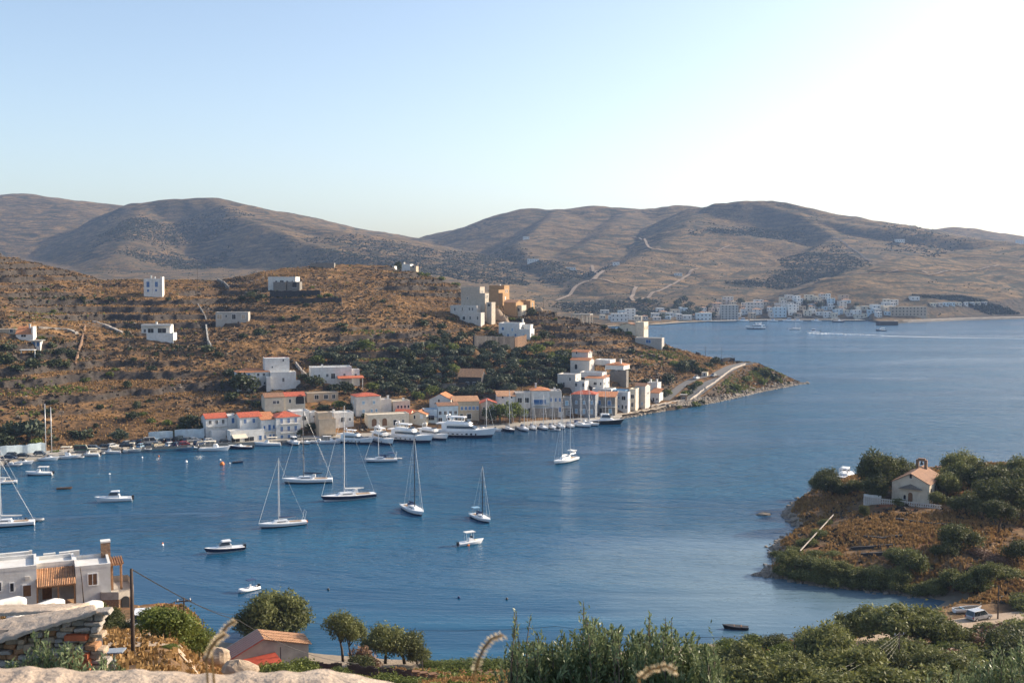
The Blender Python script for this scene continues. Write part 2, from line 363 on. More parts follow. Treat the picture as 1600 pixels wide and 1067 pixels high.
# near shore and promontory
NSH = [(-700, 960), (-300, 980), (0, 985), (250, 992), (400, 1008), (500, 1021), (600, 1029), (700, 1033), (800, 1030), (900, 1025), (1000, 1015), (1080, 1007), (1160, 1003), (1250, 1000), (1340, 986),
       (1420, 964), (1465, 947), (1478, 939), (1450, 933), (1400, 927), (1330, 919), (1260, 911), (1215, 901), (1184, 898), (1200, 889), (1213, 872), (1206, 855), (1232, 838), (1250, 824), (1238, 815),
       (1228, 806), (1232, 797), (1244, 787), (1262, 775), (1280, 764), (1300, 757), (1360, 751), (1450, 743), (1600, 735), (1900, 724), (2500, 710)]
NPOLY = np.array([PZ(u, v)[:2] for u, v in NSH] + [[520, 330], [520, -60], [-330, -60]])
def inside_dist(x, y, P):
    best = np.full(x.shape, 1e9); ins = np.zeros(x.shape, bool); n = len(P)
    for i in range(n):
        a, b = P[i], P[(i + 1) % n]; d = b - a; L = d @ d
        t = np.clip(((x - a[0]) * d[0] + (y - a[1]) * d[1]) / L, 0, 1)
        best = np.minimum(best, np.hypot(x - a[0] - t * d[0], y - a[1] - t * d[1]))
        c = (a[1] > y) != (b[1] > y); ins ^= c & (x < (b[0] - a[0]) * (y - a[1]) / (b[1] - a[1] + 1e-12) + a[0])
    return np.where(ins, best, -best)
PROF_L = ([-60, 0, 2, 6, 14, 30, 60, 85, 100, 106, 112, 124, 138, 150, 162, 172, 190], [60, 58.3, 58.2, 56.5, 53.2, 47.5, 38.5, 31.5, 28, 26.5, 25, 20.4, 13, 7.5, 3.0, 1.2, 0.8])
PROF_C = ([-60, 0, 2, 6, 14, 30, 60, 85, 100, 115, 130, 145, 158, 168, 190], [60, 58.3, 57.8, 56, 52.5, 45.5, 34.5, 26, 21, 15.5, 10.5, 6, 2.8, 1.4, 1.0])
PROF_R = ([-60, 0, 2, 6, 14, 30, 60, 85, 100, 115, 130, 145, 160, 175, 190, 210, 260, 400], [60, 58.3, 57.8, 56, 52.5, 46, 36, 27.5, 22.3, 17, 12, 8, 4.6, 3.2, 3.5, 5.0, 7.5, 8.5])
def near_z(x, y, det=True):
    x = np.asarray(x, float); y = np.asarray(y, float)
    q = x / np.maximum(y, 30.0); u = q * F + 800
    r_ = y
    zl = np.interp(r_, *PROF_L); zc = np.interp(r_, *PROF_C); zr = np.interp(r_, *PROF_R)
    a = np.clip((370 - u) / 110, 0, 1); b = np.clip((u - 1150) / 250, 0, 1)
    zs = zc * (1 - a) * (1 - b) + zl * a + zr * b
    d = inside_dist(x, y, NPOLY)
    prom = np.clip((y - 196) / 12, 0, 1)
    wb = np.interp(u, [1050, 1150], [9.0, 3.5]); rise_b = np.where(d < 0, d * 0.25, np.where(d < wb, d * 0.13, wb * .13 + (d - wb) * 0.75))
    rise_p = np.where(d < 0, d * 0.5, np.where(d < 2.5, d * 0.75, np.where(d < 12, 1.9 + (d - 2.5) * 0.33, 5.0 + (d - 12) * 0.16)))
    rise = rise_b * (1 - prom) + rise_p * prom
    z = np.minimum(rise, zs)
    if det:
        amp = np.clip(z / 3, 0, 1) * np.clip(y / 40, 0.05, 1)
        z = z + amp * (fbm(x, y, 22, 3, 61) * 1.0 + fbm(x, y, 3.5, 4, 66) * 0.35)
        z = z + prom * np.clip(1 - np.abs(d - 2) / 4, 0, 1) * fbm(x, y, 3, 3, 71) * 1.0
    for px, py, rr, pz in NPADS:
        dd = np.hypot(x - px, y - py); wg = np.clip((rr + 4 - dd) / 4, 0, 1); z = z * (1 - wg) + pz * wg
    return carve_near(x, y, z)
NPADS = []; NROADS = []
def carve_near(x, y, z):
    global ROADS
    keep = ROADS; ROADS = NROADS
    try: return carve(x, y, z)
    finally: ROADS = keep
# far mountains: ridge lines as (u,v,Y), slope on the side away from / towards the sun
TENTS = [
 ([(-500, 350, 3600), (-60, 318, 3500), (0, 306, 3500), (30, 300, 3500), (120, 314, 3450), (190, 321, 3400), (260, 345, 3250), (340, 380, 3000)], 0.30, 0.20, 60),
 ([(150, 352, 3000), (180, 329, 2980), (210, 319, 2950), (280, 312, 2900), (330, 311, 2900), (390, 328, 2850), (450, 343, 2850), (520, 358, 2850), (600, 368, 2950), (660, 372, 3050)], 0.72, 0.26, 30),
 ([(330, 312, 2890), (385, 338, 2650), (440, 362, 2400), (510, 388, 2200), (600, 408, 2000), (700, 440, 1800)], 0.62, 0.16, 18),
 ([(225, 318, 2940), (215, 345, 2700), (195, 375, 2450), (180, 405, 2200)], 0.5, 0.3, 25),
 ([(600, 372, 3300), (660, 372, 3300), (740, 352, 3200), (800, 333, 3120), (830, 326, 3100), (870, 328, 3100), (930, 322, 3100), (1000, 328, 3100), (1060, 323, 3000), (1085, 330, 2950), (1130, 345, 2950)], 0.42, 0.24, 50),
 ([(870, 329, 3080), (850, 350, 2800), (808, 378, 2500), (830, 405, 2250), (900, 435, 1950), (960, 462, 1700)], 0.60, 0.15, 15),
 ([(990, 329, 3050), (960, 352, 2750), (930, 375, 2500), (900, 395, 2300)], 0.42, 0.2, 30),
 ([(1040, 352, 2750), (1080, 331, 2680), (1120, 318, 2620), (1160, 314, 2600), (1200, 314, 2600), (1250, 326, 2600), (1300, 344, 2620), (1350, 359, 2650), (1400, 366, 2700), (1450, 372, 2750), (1520, 384, 2800)], 0.85, 0.25, 25),
 ([(1225, 318, 2590), (1262, 340, 2480), (1306, 366, 2350), (1262, 392, 2120), (1180, 418, 1950), (1090, 442, 1780), (1010, 474, 1580)], 0.70, 0.15, 12),
 ([(1306, 366, 2350), (1340, 395, 2150), (1310, 425, 1900), (1240, 455, 1650)], 0.5, 0.2, 20),
 ([(1090, 326, 2650), (1075, 350, 2450), (1040, 382, 2250), (985, 405, 2050), (930, 440, 1800)], 0.45, 0.2, 25),
 ([(1360, 385, 3300), (1400, 370, 3300), (1440, 360, 3300), (1490, 354, 3300), (1540, 362, 3300), (1590, 376, 3300), (1700, 395, 3300), (2200, 410, 3300)], 0.3, 0.25, 50),
 ([(1235, 470, 1500), (1262, 455, 1540), (1300, 436, 1600), (1360, 415, 1720), (1430, 397, 1880), (1500, 390, 1980), (1570, 382, 2050), (1650, 372, 2100), (1850, 352, 2200), (2300, 340, 2300)], 0.40, 0.20, 14),
 ([(1500, 391, 1970), (1440, 420, 1780), (1390, 445, 1640), (1340, 470, 1520)], 0.40, 0.15, 18),
 ([(1650, 374, 2080), (1590, 410, 1850), (1545, 445, 1680), (1500, 472, 1560)], 0.55, 0.2, 20),
]
for i, (pl, a, b, c) in enumerate(TENTS): TENTS[i] = (np.array([PY(*p) for p in pl]), a, b, c)
FSH = [(700, 516), (860, 512), (960, 510), (1015, 508), (1060, 504), (1110, 502), (1200, 500), (1290, 500), (1355, 501), (1380, 507), (1400, 506), (1450, 501), (1520, 499), (1600, 497), (1900, 490), (2300, 484)]
def far_base(x, y):
    q = x / y; Ysh, _ = interp_row([(a, b, None, 0.0) for a, b in FSH], q)
    u = q * F + 800; Ysh = np.where(u < 860, 950 + (Ysh - 950) * np.clip((u - 700) / 160, 0, 1), Ysh)
    d = y - Ysh
    return d, np.where(d < 0, -3.0, np.where(d < 6, -1 + d * 0.5, np.where(d < 90, 2.0 + (d - 6) * 0.012, 3.0 + (d - 90) * 0.058)))
def far_z(x, y, det=True):
    d, z = far_base(x, y); zb = z
    acc = None
    for P, sa, sb, rw in TENTS:
        best = np.full(x.shape, 1e18); h = np.full(x.shape, -50.0)
        for a, b in zip(P[:-1], P[1:]):
            e = b - a; L = e[0] ** 2 + e[1] ** 2
            t = np.clip(((x - a[0]) * e[0] + (y - a[1]) * e[1]) / L, 0, 1)
            dx, dy = x - a[0] - t * e[0], y - a[1] - t * e[1]; dd = np.hypot(dx, dy)
            sunw = (dx * SUN_DIR.x + dy * SUN_DIR.y) / (np.maximum(dd, 1e-6) * math.hypot(SUN_DIR.x, SUN_DIR.y))   # +1 sunny side
            tt = np.clip((sunw + 0.15) / 0.75, 0, 1); sl = sa + (sb - sa) * tt * tt * (3 - 2 * tt)
            drop = sl * (np.sqrt(dd * dd + rw * rw) - rw)
            hh = a[2] + t * e[2] - drop
            h = np.maximum(h, hh)
        k = 5.0; hi = np.maximum(z, h); lo = np.minimum(z, h)
        z = hi + k * np.log1p(np.exp(-(hi - lo) / k)) * 0.5
    up = np.clip((z - zb) / 25, 0, 1) * np.clip(d / 60, 0, 1)
    z = np.where(d < 40, zb + (z - zb) * np.clip(d / 40, 0, 1), z)
    if det:
        z = z + up * (fbm(x, y, 320, 4, 81) * 9 + np.abs(fbm(x, y, 110, 4, 85)) * -7 + fbm(x, y, 30, 3, 88) * 1.5)
    return z
def march(fn, u, v, Y0, Y1, n=3000):
    d = ray(u, v); Y = np.linspace(Y0, Y1, n); t = Y / d[1]; x = d[0] * t; zr = CAMZ + d[2] * t
    h = fn(x, Y); k = np.nonzero(zr <= h)[0]
    i = k[0] if len(k) else int(np.argmin(np.abs(zr - h)))
    return np.array([x[i], Y[i], h[i]])
def at(u, v): return march(pen_z, u, v, 330, 720)
def atn(u, v): return march(near_z, u, v, 20, 330)
def atf(u, v): return march(far_z, u, v, 1250, 3700, 5000)

# ---------------------------------------------------------------- surface materials of the land
def hillmat(name, far=False):
    t = NT(name); p = t.pos(); x, y, z = t.sep(p)[:3]
    S = 0.22 if far else 1.0
    nz = t.sep(t.n('ShaderNodeNewGeometry').outputs['Normal'])[2]
    big = t.noise(p, 0.012 * (0.5 if far else 1), 5, 0.6); mid = t.noise(t.mapv(p, (1, 1.6, 2.5)), 0.07 * (0.4 if far else 1), 6, 0.7, 0.6); fine = t.noise(p, 0.55 * (0.35 if far else 1), 6, 0.72)
    if far:
        straw, earth, scrub, stone = (0.25, 0.158, 0.075), (0.11, 0.078, 0.043), (0.032, 0.036, 0.026), (0.09, 0.08, 0.07)
    else:
        straw, earth, scrub, stone = (0.32, 0.18, 0.077), (0.11, 0.062, 0.032), (0.04, 0.032, 0.022), (0.105, 0.09, 0.078)
    c = t.mix(t.ramp(t.math('ADD', t.math('MULTIPLY', mid, 0.6), t.math('MULTIPLY', big, 0.4)), [(0.40, 0), (0.60, 1)]), earth, straw)
    c = t.mix(t.ramp(t.math('ADD', t.math('MULTIPLY', fine, 0.6), t.math('MULTIPLY', mid, 0.4)), [(0.42, 0.9), (0.56, 0)]), c, scrub)
    # terrace walls follow the contours
    n = t.noise(p, 0.006 if far else 0.012, 2); zz = t.math('ADD', t.math('DIVIDE', z, 11.0 if far else 2.7), t.math('MULTIPLY', n, 7.0 if far else 0.5))
    fr = t.math('FRACT', zz); line = t.ramp(fr, [(0.0, 1), (0.24, 1), (0.36, 0), (0.93, 0), (1.0, 1)])
    brk = t.ramp(t.noise(p, 0.008 if far else 0.05, 5, 0.6), [(0.38, 0), (0.55, 1)])
    if far: c = t.mix(t.math('MULTIPLY', t.math('MULTIPLY', line, brk), 0.8), c, scrub)
    else:
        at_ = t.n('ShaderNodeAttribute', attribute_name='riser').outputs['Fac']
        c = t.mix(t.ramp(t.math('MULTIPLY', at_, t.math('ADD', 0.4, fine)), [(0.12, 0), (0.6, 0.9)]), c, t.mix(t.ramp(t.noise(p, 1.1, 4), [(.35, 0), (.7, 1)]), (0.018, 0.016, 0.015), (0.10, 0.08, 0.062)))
    steep = t.ramp(nz, [(0.72, 1), (0.90, 0)])
    c = t.mix(t.math('MULTIPLY', steep, 0.8), c, t.mix(fine, tuple(q * 0.25 for q in stone), tuple(q * (1.5 if far else 0.95) for q in stone)))
    t.done(c, 0.97, t.bump(t.math('ADD', t.math('MULTIPLY', fine, 0.6), mid), 0.9, 2.2 if far else 0.5), spec=0.1)
    return t.m
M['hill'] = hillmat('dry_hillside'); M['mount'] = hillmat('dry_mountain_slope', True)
def nearmat():
    t = NT('dry_slope_ground'); p = t.pos(); x, y, z = t.sep(p)[:3]
    big = t.noise(p, 0.07, 5, 0.6); mid = t.noise(p, 0.5, 6, 0.7); fine = t.noise(p, 4.0, 5, 0.7)
    c = t.mix(t.ramp(big, [(0.4, 0), (0.6, 1)]), (0.16, 0.09, 0.05), (0.32, 0.20, 0.10))
    c = t.mix(t.ramp(mid, [(0.42, 0.8), (0.6, 0)]), c, (0.10, 0.065, 0.04)); c = t.mix(t.ramp(fine, [(0.4, 0.6), (0.6, 0)]), c, (0.09, 0.06, 0.035))
    red = t.ramp(t.noise(p, 0.13, 3), [(0.56, 0), (0.66, 1)]); c = t.mix(t.math('MULTIPLY', red, 0.6), c, (0.30, 0.10, 0.045))
    wet = t.ramp(t.math('DIVIDE', z, 3.0), [(0.0, 1), (0.30, 1), (0.6, 0)])
    c = t.mix(t.math('MULTIPLY', wet, t.ramp(y, [(0.0, 0), (1.0, 1)])), c, t.mix(mid, (0.20, 0.16, 0.12), (0.40, 0.33, 0.25)))
    return t.done(c, 0.97, t.bump(t.math('ADD', mid, t.math('MULTIPLY', fine, 0.3)), 0.8, 0.2), spec=0.1)
M['near'] = nearmat()
def watermat():
    t = NT('sea_water'); p = t.pos(); x, y, z = t.sep(p)[:3]
    pw = t.mapv(p, (1.0, 1.0, 1.0)); rot = t.n('ShaderNodeMapping'); t.set(rot.inputs[0], p); rot.inputs['Rotation'].default_value = (0, 0, R(25)); rot.inputs['Scale'].default_value = (0.55, 1.0, 1)
    w1 = t.noise(rot.outputs[0], 0.9, 3, 0.6); w2 = t.noise(rot.outputs[0], 0.22, 4, 0.6); w3 = t.noise(rot.outputs[0], 3.0, 2, 0.5)
    gust = t.noise(t.mapv(p, (0.30, 1, 1)), 0.014, 7, 0.66, 1.2)
    calm = t.ramp(t.math('DIVIDE', y, 1000.0), [(0.19, 0.12), (0.32, 1.0)])          # the cove under the near shore lies sheltered
    h = t.math('ADD', t.math('ADD', t.math('MULTIPLY', w1, 0.5), t.math('MULTIPLY', w2, 1.4)), t.math('MULTIPLY', w3, 0.12))
    h = t.math('MULTIPLY', h, t.math('MULTIPLY', calm, t.ramp(gust, [(0.38, 0.25), (0.62, 1.7)])))
    deep = t.mix(t.ramp(gust, [(0.38, 0), (0.62, 1)]), (0.003, 0.048, 0.108), (0.014, 0.098, 0.180))
    # paler water colour in a soft ellipse over the cove
    px = t.math('SUBTRACT', x, 62.0); py = t.math('SUBTRACT', y, 212.0)
    dd = t.math('SQRT', t.math('ADD', t.math('POWER', t.math('DIVIDE', px, 68.0), 2.0), t.math('POWER', t.math('DIVIDE', py, 52.0), 2.0)))
    dd = t.math('ADD', dd, t.math('MULTIPLY', t.math('SUBTRACT', t.noise(p, 0.04, 4), 0.5), 0.8))
    c = t.mix(t.ramp(dd, [(0.25, 0.85), (1.15, 0)]), deep, (0.13, 0.19, 0.22))
    b = t.bump(h, 1.0, 0.8)
    return t.done(c, 0.16, b, spec=0.32, IOR=1.33)
M['sea'] = watermat()

NPADS.append((-56.5, 111.0, 7.5, 28.5)); NPADS.append((-42.5, 126.0, 4.0, 20.3)); NPADS.append((95.0, 256.0, 10.0, 7.2))
# ---------------------------------------------------------------- roads (carved into the land first)
def smooth_line(P, n):
    P = np.array(P, float); s = np.concatenate([[0], np.cumsum(np.linalg.norm(np.diff(P[:, :2], axis=0), axis=1))]); k = np.linspace(0, s[-1], n)
    Q = np.stack([np.interp(k, s, P[:, i]) for i in range(3)], 1)
    for _ in range(6): Q[1:-1] = (Q[:-2] + 2 * Q[1:-1] + Q[2:]) / 4
    return Q
def ribbon(name, P, hw, mat, dz=0.0, cross=3, kind='structure'):
    P = np.asarray(P); T = np.gradient(P[:, :2], axis=0); T /= np.linalg.norm(T, axis=1)[:, None] + 1e-9; N = np.stack([T[:, 1], -T[:, 0]], 1)
    ts = np.linspace(-1, 1, cross)
    hwv = np.broadcast_to(hw, (len(P),))
    X = P[:, 0][:, None] + N[:, 0][:, None] * ts * hwv[:, None]; Yy = P[:, 1][:, None] + N[:, 1][:, None] * ts * hwv[:, None]; Z = np.repeat(P[:, 2][:, None] + dz, cross, 1)
    o = link(name, grid_mesh(name, X, Yy, Z, mat)); o['kind'] = kind; return o
def pix_road(pl, n=60):
    out = []
    for u, v in pl: out.append(march(lambda x, y: pen_z(x, y, False), u, v, 400, 720))
    return smooth_line(out, n)
R1 = pix_road([(1034, 632), (1056, 628), (1076, 622), (1097, 606), (1112, 594), (1128, 582), (1147, 572), (1170, 567)])
R2 = pix_road([(1039, 625), (1052, 614), (1066, 602), (1084, 592), (1100, 588), (1118, 586)], 40)
def pix_near(pl, n=60): return smooth_line([march(near_z, u, v, 60, 300) for u, v in pl], n)
R3 = pix_near([(1120, 1064), (1226, 1036), (1347, 1006), (1420, 991), (1490, 976), (1540, 968), (1600, 962), (1720, 950)])
R4 = pix_near([(222, 970), (221, 980), (222, 990), (226, 1000), (236, 1012)], 24)
NROADS.append((R3, 2.4))
ROADS.append((R1, 4.2)); ROADS.append((R2, 2.4))
# ---------------------------------------------------------------- land, sea, air
def polar(fn, q, rows):
    """rows: (len(q), m) of Y"""
    X = q[:, None] * rows; return X, rows, fn(X.ravel(), rows.ravel()).reshape(rows.shape)
def build_land():
    q = (np.linspace(-330, 1272, 1050) - 800) / F; rr = pen_rows(q)
    Ya, Yb, Yc = rr[0][0], rr[6][0] + 45, rr[8][0] + 150
    t = np.linspace(0, 1, 320)[None, :]; A = Ya[:, None] + (Yb - Ya)[:, None] * t
    B = Yb[:, None] + (Yc - Yb)[:, None] * np.linspace(0, 1, 30)[None, 1:]
    X, Y, Z = polar(pen_z, q, np.concatenate([A, B], 1))
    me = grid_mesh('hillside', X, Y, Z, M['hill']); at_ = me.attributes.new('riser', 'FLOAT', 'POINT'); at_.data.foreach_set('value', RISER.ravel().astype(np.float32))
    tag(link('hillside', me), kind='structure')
    q = (np.linspace(-700, 2300, 900) - 800) / F
    Yr = np.concatenate([np.linspace(900, 1250, 20), np.geomspace(1262, 4200, 330)])
    X, Y, Z = polar(far_z, q, np.repeat(Yr[None, :], len(q), 0))
    tag(link('mountains', grid_mesh('mountains', X, Y, Z, M['mount'])), kind='structure')
    # the slope below the viewer, the cove shore and the promontory
    xs = np.concatenate([np.linspace(-200, -90, 60)[:-1], np.linspace(-90, 170, 520), np.linspace(170, 330, 100)[1:]])
    ys = np.concatenate([np.linspace(-50, 4, 14)[:-1], np.linspace(4, 60, 60)[:-1], np.linspace(60, 320, 480)])
    Y, X = np.meshgrid(ys, xs); Z = near_z(X.ravel(), Y.ravel()).reshape(X.shape)
    tag(link('ground', grid_mesh('ground', X, Y, Z, M['near'])), kind='structure')
    X, Y = np.meshgrid(np.linspace(-9000, 9000, 3), np.linspace(-900, 9000, 3))
    tag(link('sea', grid_mesh('sea', X.T, Y.T, X * 0, M['sea'])), kind='structure')
    X, Y = np.meshgrid(np.linspace(-9000, 9000, 2), np.linspace(-900, 9000, 2))
build_land()
hz = NT('thin_haze'); vol = hz.n('ShaderNodeVolumePrincipled'); vol.inputs['Color'].default_value = (0.42, 0.60, 0.95, 1); vol.inputs['Density'].default_value = 0.7e-4
vol.inputs['Anisotropy'].default_value = 0.2
hz.t.links.new(vol.outputs[0], hz.out.inputs['Volume'])
o = MB().box(-4800, 4800, -500, 4700, -5, 330).build('haze', hz.m); o['kind'] = 'stuff'
# roads on the headland
ribbon('dirt_track', R3, 2.2, M['dirt'], 0.04, 5); o = ribbon('dirt_track', R4, 2.6, M['dirt'], 0.0, 13); co = np.empty(len(o.data.vertices) * 3); o.data.vertices.foreach_get('co', co); co = co.reshape(-1, 3); co[:, 2] = near_z(co[:, 0], co[:, 1]) + .09; o.data.vertices.foreach_set('co', co.ravel()); o.data.update()
ribbon('road', R1, 4.0, M['asphalt'], 0.03, 5); ribbon('road', R2, 2.2, M['asphalt'], 0.03, 5)
P = pix_road([(964, 648), (985, 645), (1006, 641), (1024, 637), (1040, 632)], 40); P[:, 2] = np.maximum(pen_z(P[:, 0], P[:, 1]), 1.2) + .25; ribbon('path', P, 3.0, M['sand'], 0.0, 5)
# the quay along the harbour
def shore_xy(us):
    v = np.interp(us, [a for a, b in SHORE], [b for a, b in SHORE]); return np.array([PZ(a, b)[:2] for a, b in zip(us, v)])
us = np.linspace(-320, 972, 220); S = shore_xy(us); vb = [min(b[1] for b in BACK)]
Bv = interp_row(BACK, S[:, 0] / S[:, 1])[0]
mb = MB(); rings = []
for i in range(len(us)):
    x, y = S[i]; k = (Bv[i] + 2) / y; jit = 0.3 * math.sin(i * 1.7)
    rings.append([(x, y, -1.5), (x, y + .02, 1.15), (x * 1.001, y * 1.001, 1.25), (x * (0.5 + k * .5), y * (0.5 + k * .5), 1.45), (x * k, Bv[i] + 2, 1.75)])
mb.loft(rings, 0, False, False)
mb.build('quay', M['quay'])['kind'] = 'structure'
# ---------------------------------------------------------------- labels for repeated things
LM = [(240, 450, 'the white twin-bay hilltop house'), (445, 448, 'the long white ridge house'), (360, 496, 'the roofless grey block house'), (247, 518, 'the flat white terrace house'),
      (35, 530, 'the small white cottage'), (60, 640, 'the twin utility masts'), (185, 680, 'the round quayside tree'), (440, 585, 'the white two-storey cliff house'), (523, 585, 'the low white villa'),
      (450, 625, 'the beige arcaded house'), (730, 590, 'the brown stone barn'), (730, 480, 'the tall grey-sided house'), (790, 470, 'the ochre hilltop houses'), (808, 518, 'the blue-shuttered cube house'),
      (770, 535, 'the dark retaining wall'), (575, 630, 'the square pale house'), (905, 570, 'the double-roofed white house'), (960, 580, 'the white house with chimney'), (1080, 605, 'the road hedge'),
      (990, 512, 'the cream arched-window house'), (1150, 600, 'the rocky headland'), (350, 655, 'the red-roofed harbour house'), (215, 600, 'the lone dark bush'), (600, 450, 'the hill summit'), (680, 650, 'the harbour front'), (860, 630, 'the balconied harbour house'), (120, 480, 'the stepped hillside'), (640, 560, 'the green vine terrace'), (120, 590, 'the green left terraces')]
REG = []
def reg(o, u, v, desc, cat, group, lms=None):
    tag(o, None, cat, group); REG.append([o, u, v, desc, lms]); return o
ORD = ['leftmost', 'second', 'third', 'fourth', 'fifth', 'sixth', 'seventh', 'eighth', 'ninth', 'tenth', 'eleventh', 'twelfth', 'thirteenth', 'fourteenth', 'fifteenth', 'sixteenth', 'seventeenth', 'eighteenth', 'nineteenth', 'twentieth']
def finish_labels():
    bins = {}
    for it in REG:
        o, u, v, d, lms = it; L = lms or LM
        k = min(L, key=lambda l: ((u - l[0]) ** 2 + (1.6 * (v - l[1])) ** 2)); dx, dy = u - k[0], v - k[1]
        rel = ('right of' if dx > 0 else 'left of') if abs(dx) > 1.2 * abs(dy) else ('below' if dy > 0 else 'above')
        bins.setdefault((d, rel, k[2]), []).append(it)
    for (d, rel, lm), its in bins.items():
        its.sort(key=lambda i: i[1])
        for n, it in enumerate(its):
            if len(its) == 1: s = ''
            elif n == 0: s = ', leftmost'
            elif n == len(its) - 1: s = ', rightmost'
            else: s = ', %s from left' % ORD[min(n, 19)]
            it[0]['label'] = '%s %s %s%s' % (d, rel, lm, s)
# ---------------------------------------------------------------- vegetation
def leaf_cloud(P, N, size, rng, elong=1.6, sizevar=0.4):
    """one quad per point, facing roughly N"""
    n = len(P); N = N / (np.linalg.norm(N, axis=1)[:, None] + 1e-9)
    T = rng.normal(size=(n, 3)); T -= (T * N).sum(1)[:, None] * N; T /= np.linalg.norm(T, axis=1)[:, None] + 1e-9
    B = np.cross(N, T); s = (size * (1 + sizevar * rng.uniform(-1, 1, n)))[:, None]
    a, b = T * s * elong * 0.5, B * s * 0.5
    return np.stack([P - a * .9 - b * .5, P + a * .2 - b, P + a, P - a * .1 + b], 1)
def crown_pts(rng, n, lobes, rad=(1, 1, 0.8), lobr=0.42, fill=0.3):
    c = rng.normal(size=(lobes, 3)); c /= np.linalg.norm(c, axis=1)[:, None]; c *= (rng.uniform(0.35, 1, lobes) ** 0.6)[:, None] * (1 - lobr)
    c[:, 2] = np.abs(c[:, 2]) * 0.9 - 0.25
    lr = lobr * rng.uniform(0.65, 1.25, lobes); k = rng.choice(lobes, n, p=lr ** 2 / (lr ** 2).sum())
    d = rng.normal(size=(n, 3)); d[:, 2] += 0.25; d /= np.linalg.norm(d, axis=1)[:, None]
    r_ = lr[k] * (1 - fill * rng.uniform(0, 1, n) ** 1.5)
    P = c[k] + d * r_[:, None]; return P * np.array(rad), d, c * np.array(rad)
def crown_mesh(name, mat, seed, n, leaf, lobes=14, rad=(1, 1, .8), lobr=.42, elong=1.6, fill=.35, rnd=0.9):
    rng = np.random.default_rng(seed); P, d, c = crown_pts(rng, n, lobes, rad, lobr, fill); P = P + rng.normal(size=P.shape) * (.045 if n > 2000 else .03) + (d * (rng.uniform(0, 1, (n, 1)) > .93) * .12 if n > 2000 else 0)
    Q = leaf_cloud(P, d + rng.normal(size=P.shape) * rnd, leaf, rng, elong)
    me = np_mesh(name, Q.reshape(-1, 3), np.arange(n * 4).reshape(-1, 4), M[mat], False); return me, c
def trunk_mesh(name, c, base_z, r0, mat='bark', limbs=6, lean=0.1, seed=0):
    rnd = random.Random(seed); mb = MB(); fork = Vector((rnd.uniform(-lean, lean), rnd.uniform(-lean, lean), base_z * 0.45))
    mb.tube([(0, 0, base_z), fork * 0.4 + Vector((0, 0, base_z * .45)), fork], [r0 * 1.3, r0, r0 * .8], 6)
    for k in range(min(limbs, len(c))):
        e = Vector(c[k]) ; mid = fork.lerp(e, 0.5) + Vector((rnd.uniform(-.08, .08), rnd.uniform(-.08, .08), 0.04))
        mb.tube([fork, mid, e], [r0 * .6, r0 * .4, r0 * .15], 5)
    return mb.mesh(name, M[mat], True)
TREES = {}
def tree_kind(key, mat, n, leaf, lobes, rad, lobr, base, r0, variants=4, **kw):
    TREES[key] = []
    for i in range(variants):
        me, c = crown_mesh('crown', mat, 100 * len(TREES) + i, n, leaf, lobes, rad, lobr, **kw)
        tm = trunk_mesh('trunk', c, base, r0, seed=i) if base else None
        TREES[key].append((me, tm))
tree_kind('bush', 'bush', 260, .19, 9, (1, 1, .75), .48, 0, 0, 5)
tree_kind('greenbush', 'green', 260, .19, 9, (1, 1, .7), .48, 0, 0, 3)
tree_kind('olive', 'olive', 420, .15, 12, (1, 1, .72), .42, -1.15, .09, 6)
tree_kind('greentree', 'green', 480, .14, 12, (1, 1, .85), .42, -1.2, .08, 3)
tree_kind('darktree', 'bush', 600, .13, 13, (1, 1, .95), .42, -1.2, .08, 4)
tree_kind('tamarisk', 'tamarisk', 6000, .042, 22, (1, 1, .85), .30, -1.0, .045, 5, elong=2.4, fill=.75)
tree_kind('darknear', 'pine', 6000, .042, 22, (1, 1, .9), .31, -1.05, .05, 4, elong=2.2, fill=.6)
tree_kind('nearbush', 'tamarisk', 3600, .055, 16, (1, 1, .62), .42, 0, 0, 4, elong=2.0, fill=.5)
tree_kind('neargreen', 'green', 3600, .055, 16, (1, 1, .7), .42, 0, 0, 3, elong=1.8, fill=.5)
tree_kind('reddish', 'drytwig', 2600, .05, 14, (1, 1, .8), .42, 0, 0, 2, elong=3, fill=.8)
_ti = [0]
def plant(key, P, r, squash=1.0, name=None, variant=None, lift=None, zs=None):
    """P on the ground; r = crown radius in metres"""
    r *= 1.28
    _ti[0] += 1; k = variant if variant is not None else random.randrange(len(TREES[key])); me, tm = TREES[key][k]
    nm = name or ('shrub' if tm is None else 'tree'); zs = zs or squash
    if tm is None:
        o = link(nm, me, None, (P[0], P[1], P[2] + r * 0.22 * zs)); o.rotation_euler[2] = random.uniform(0, 6.28); o.scale = (r, r * random.uniform(.85, 1.1), r * zs)
        return o
    h = (1.2 if lift is None else lift) * r * zs
    root = empty(nm, (P[0], P[1], P[2])); root.rotation_euler[2] = random.uniform(0, 6.28)
    for n2, mm in (('crown', me), ('trunk', tm)):
        c = link(n2, mm, root, (0, 0, h * 0.97)); c.scale = (r, r, r * zs if n2 == 'crown' else h / 1.2 if tm else r)
    return root
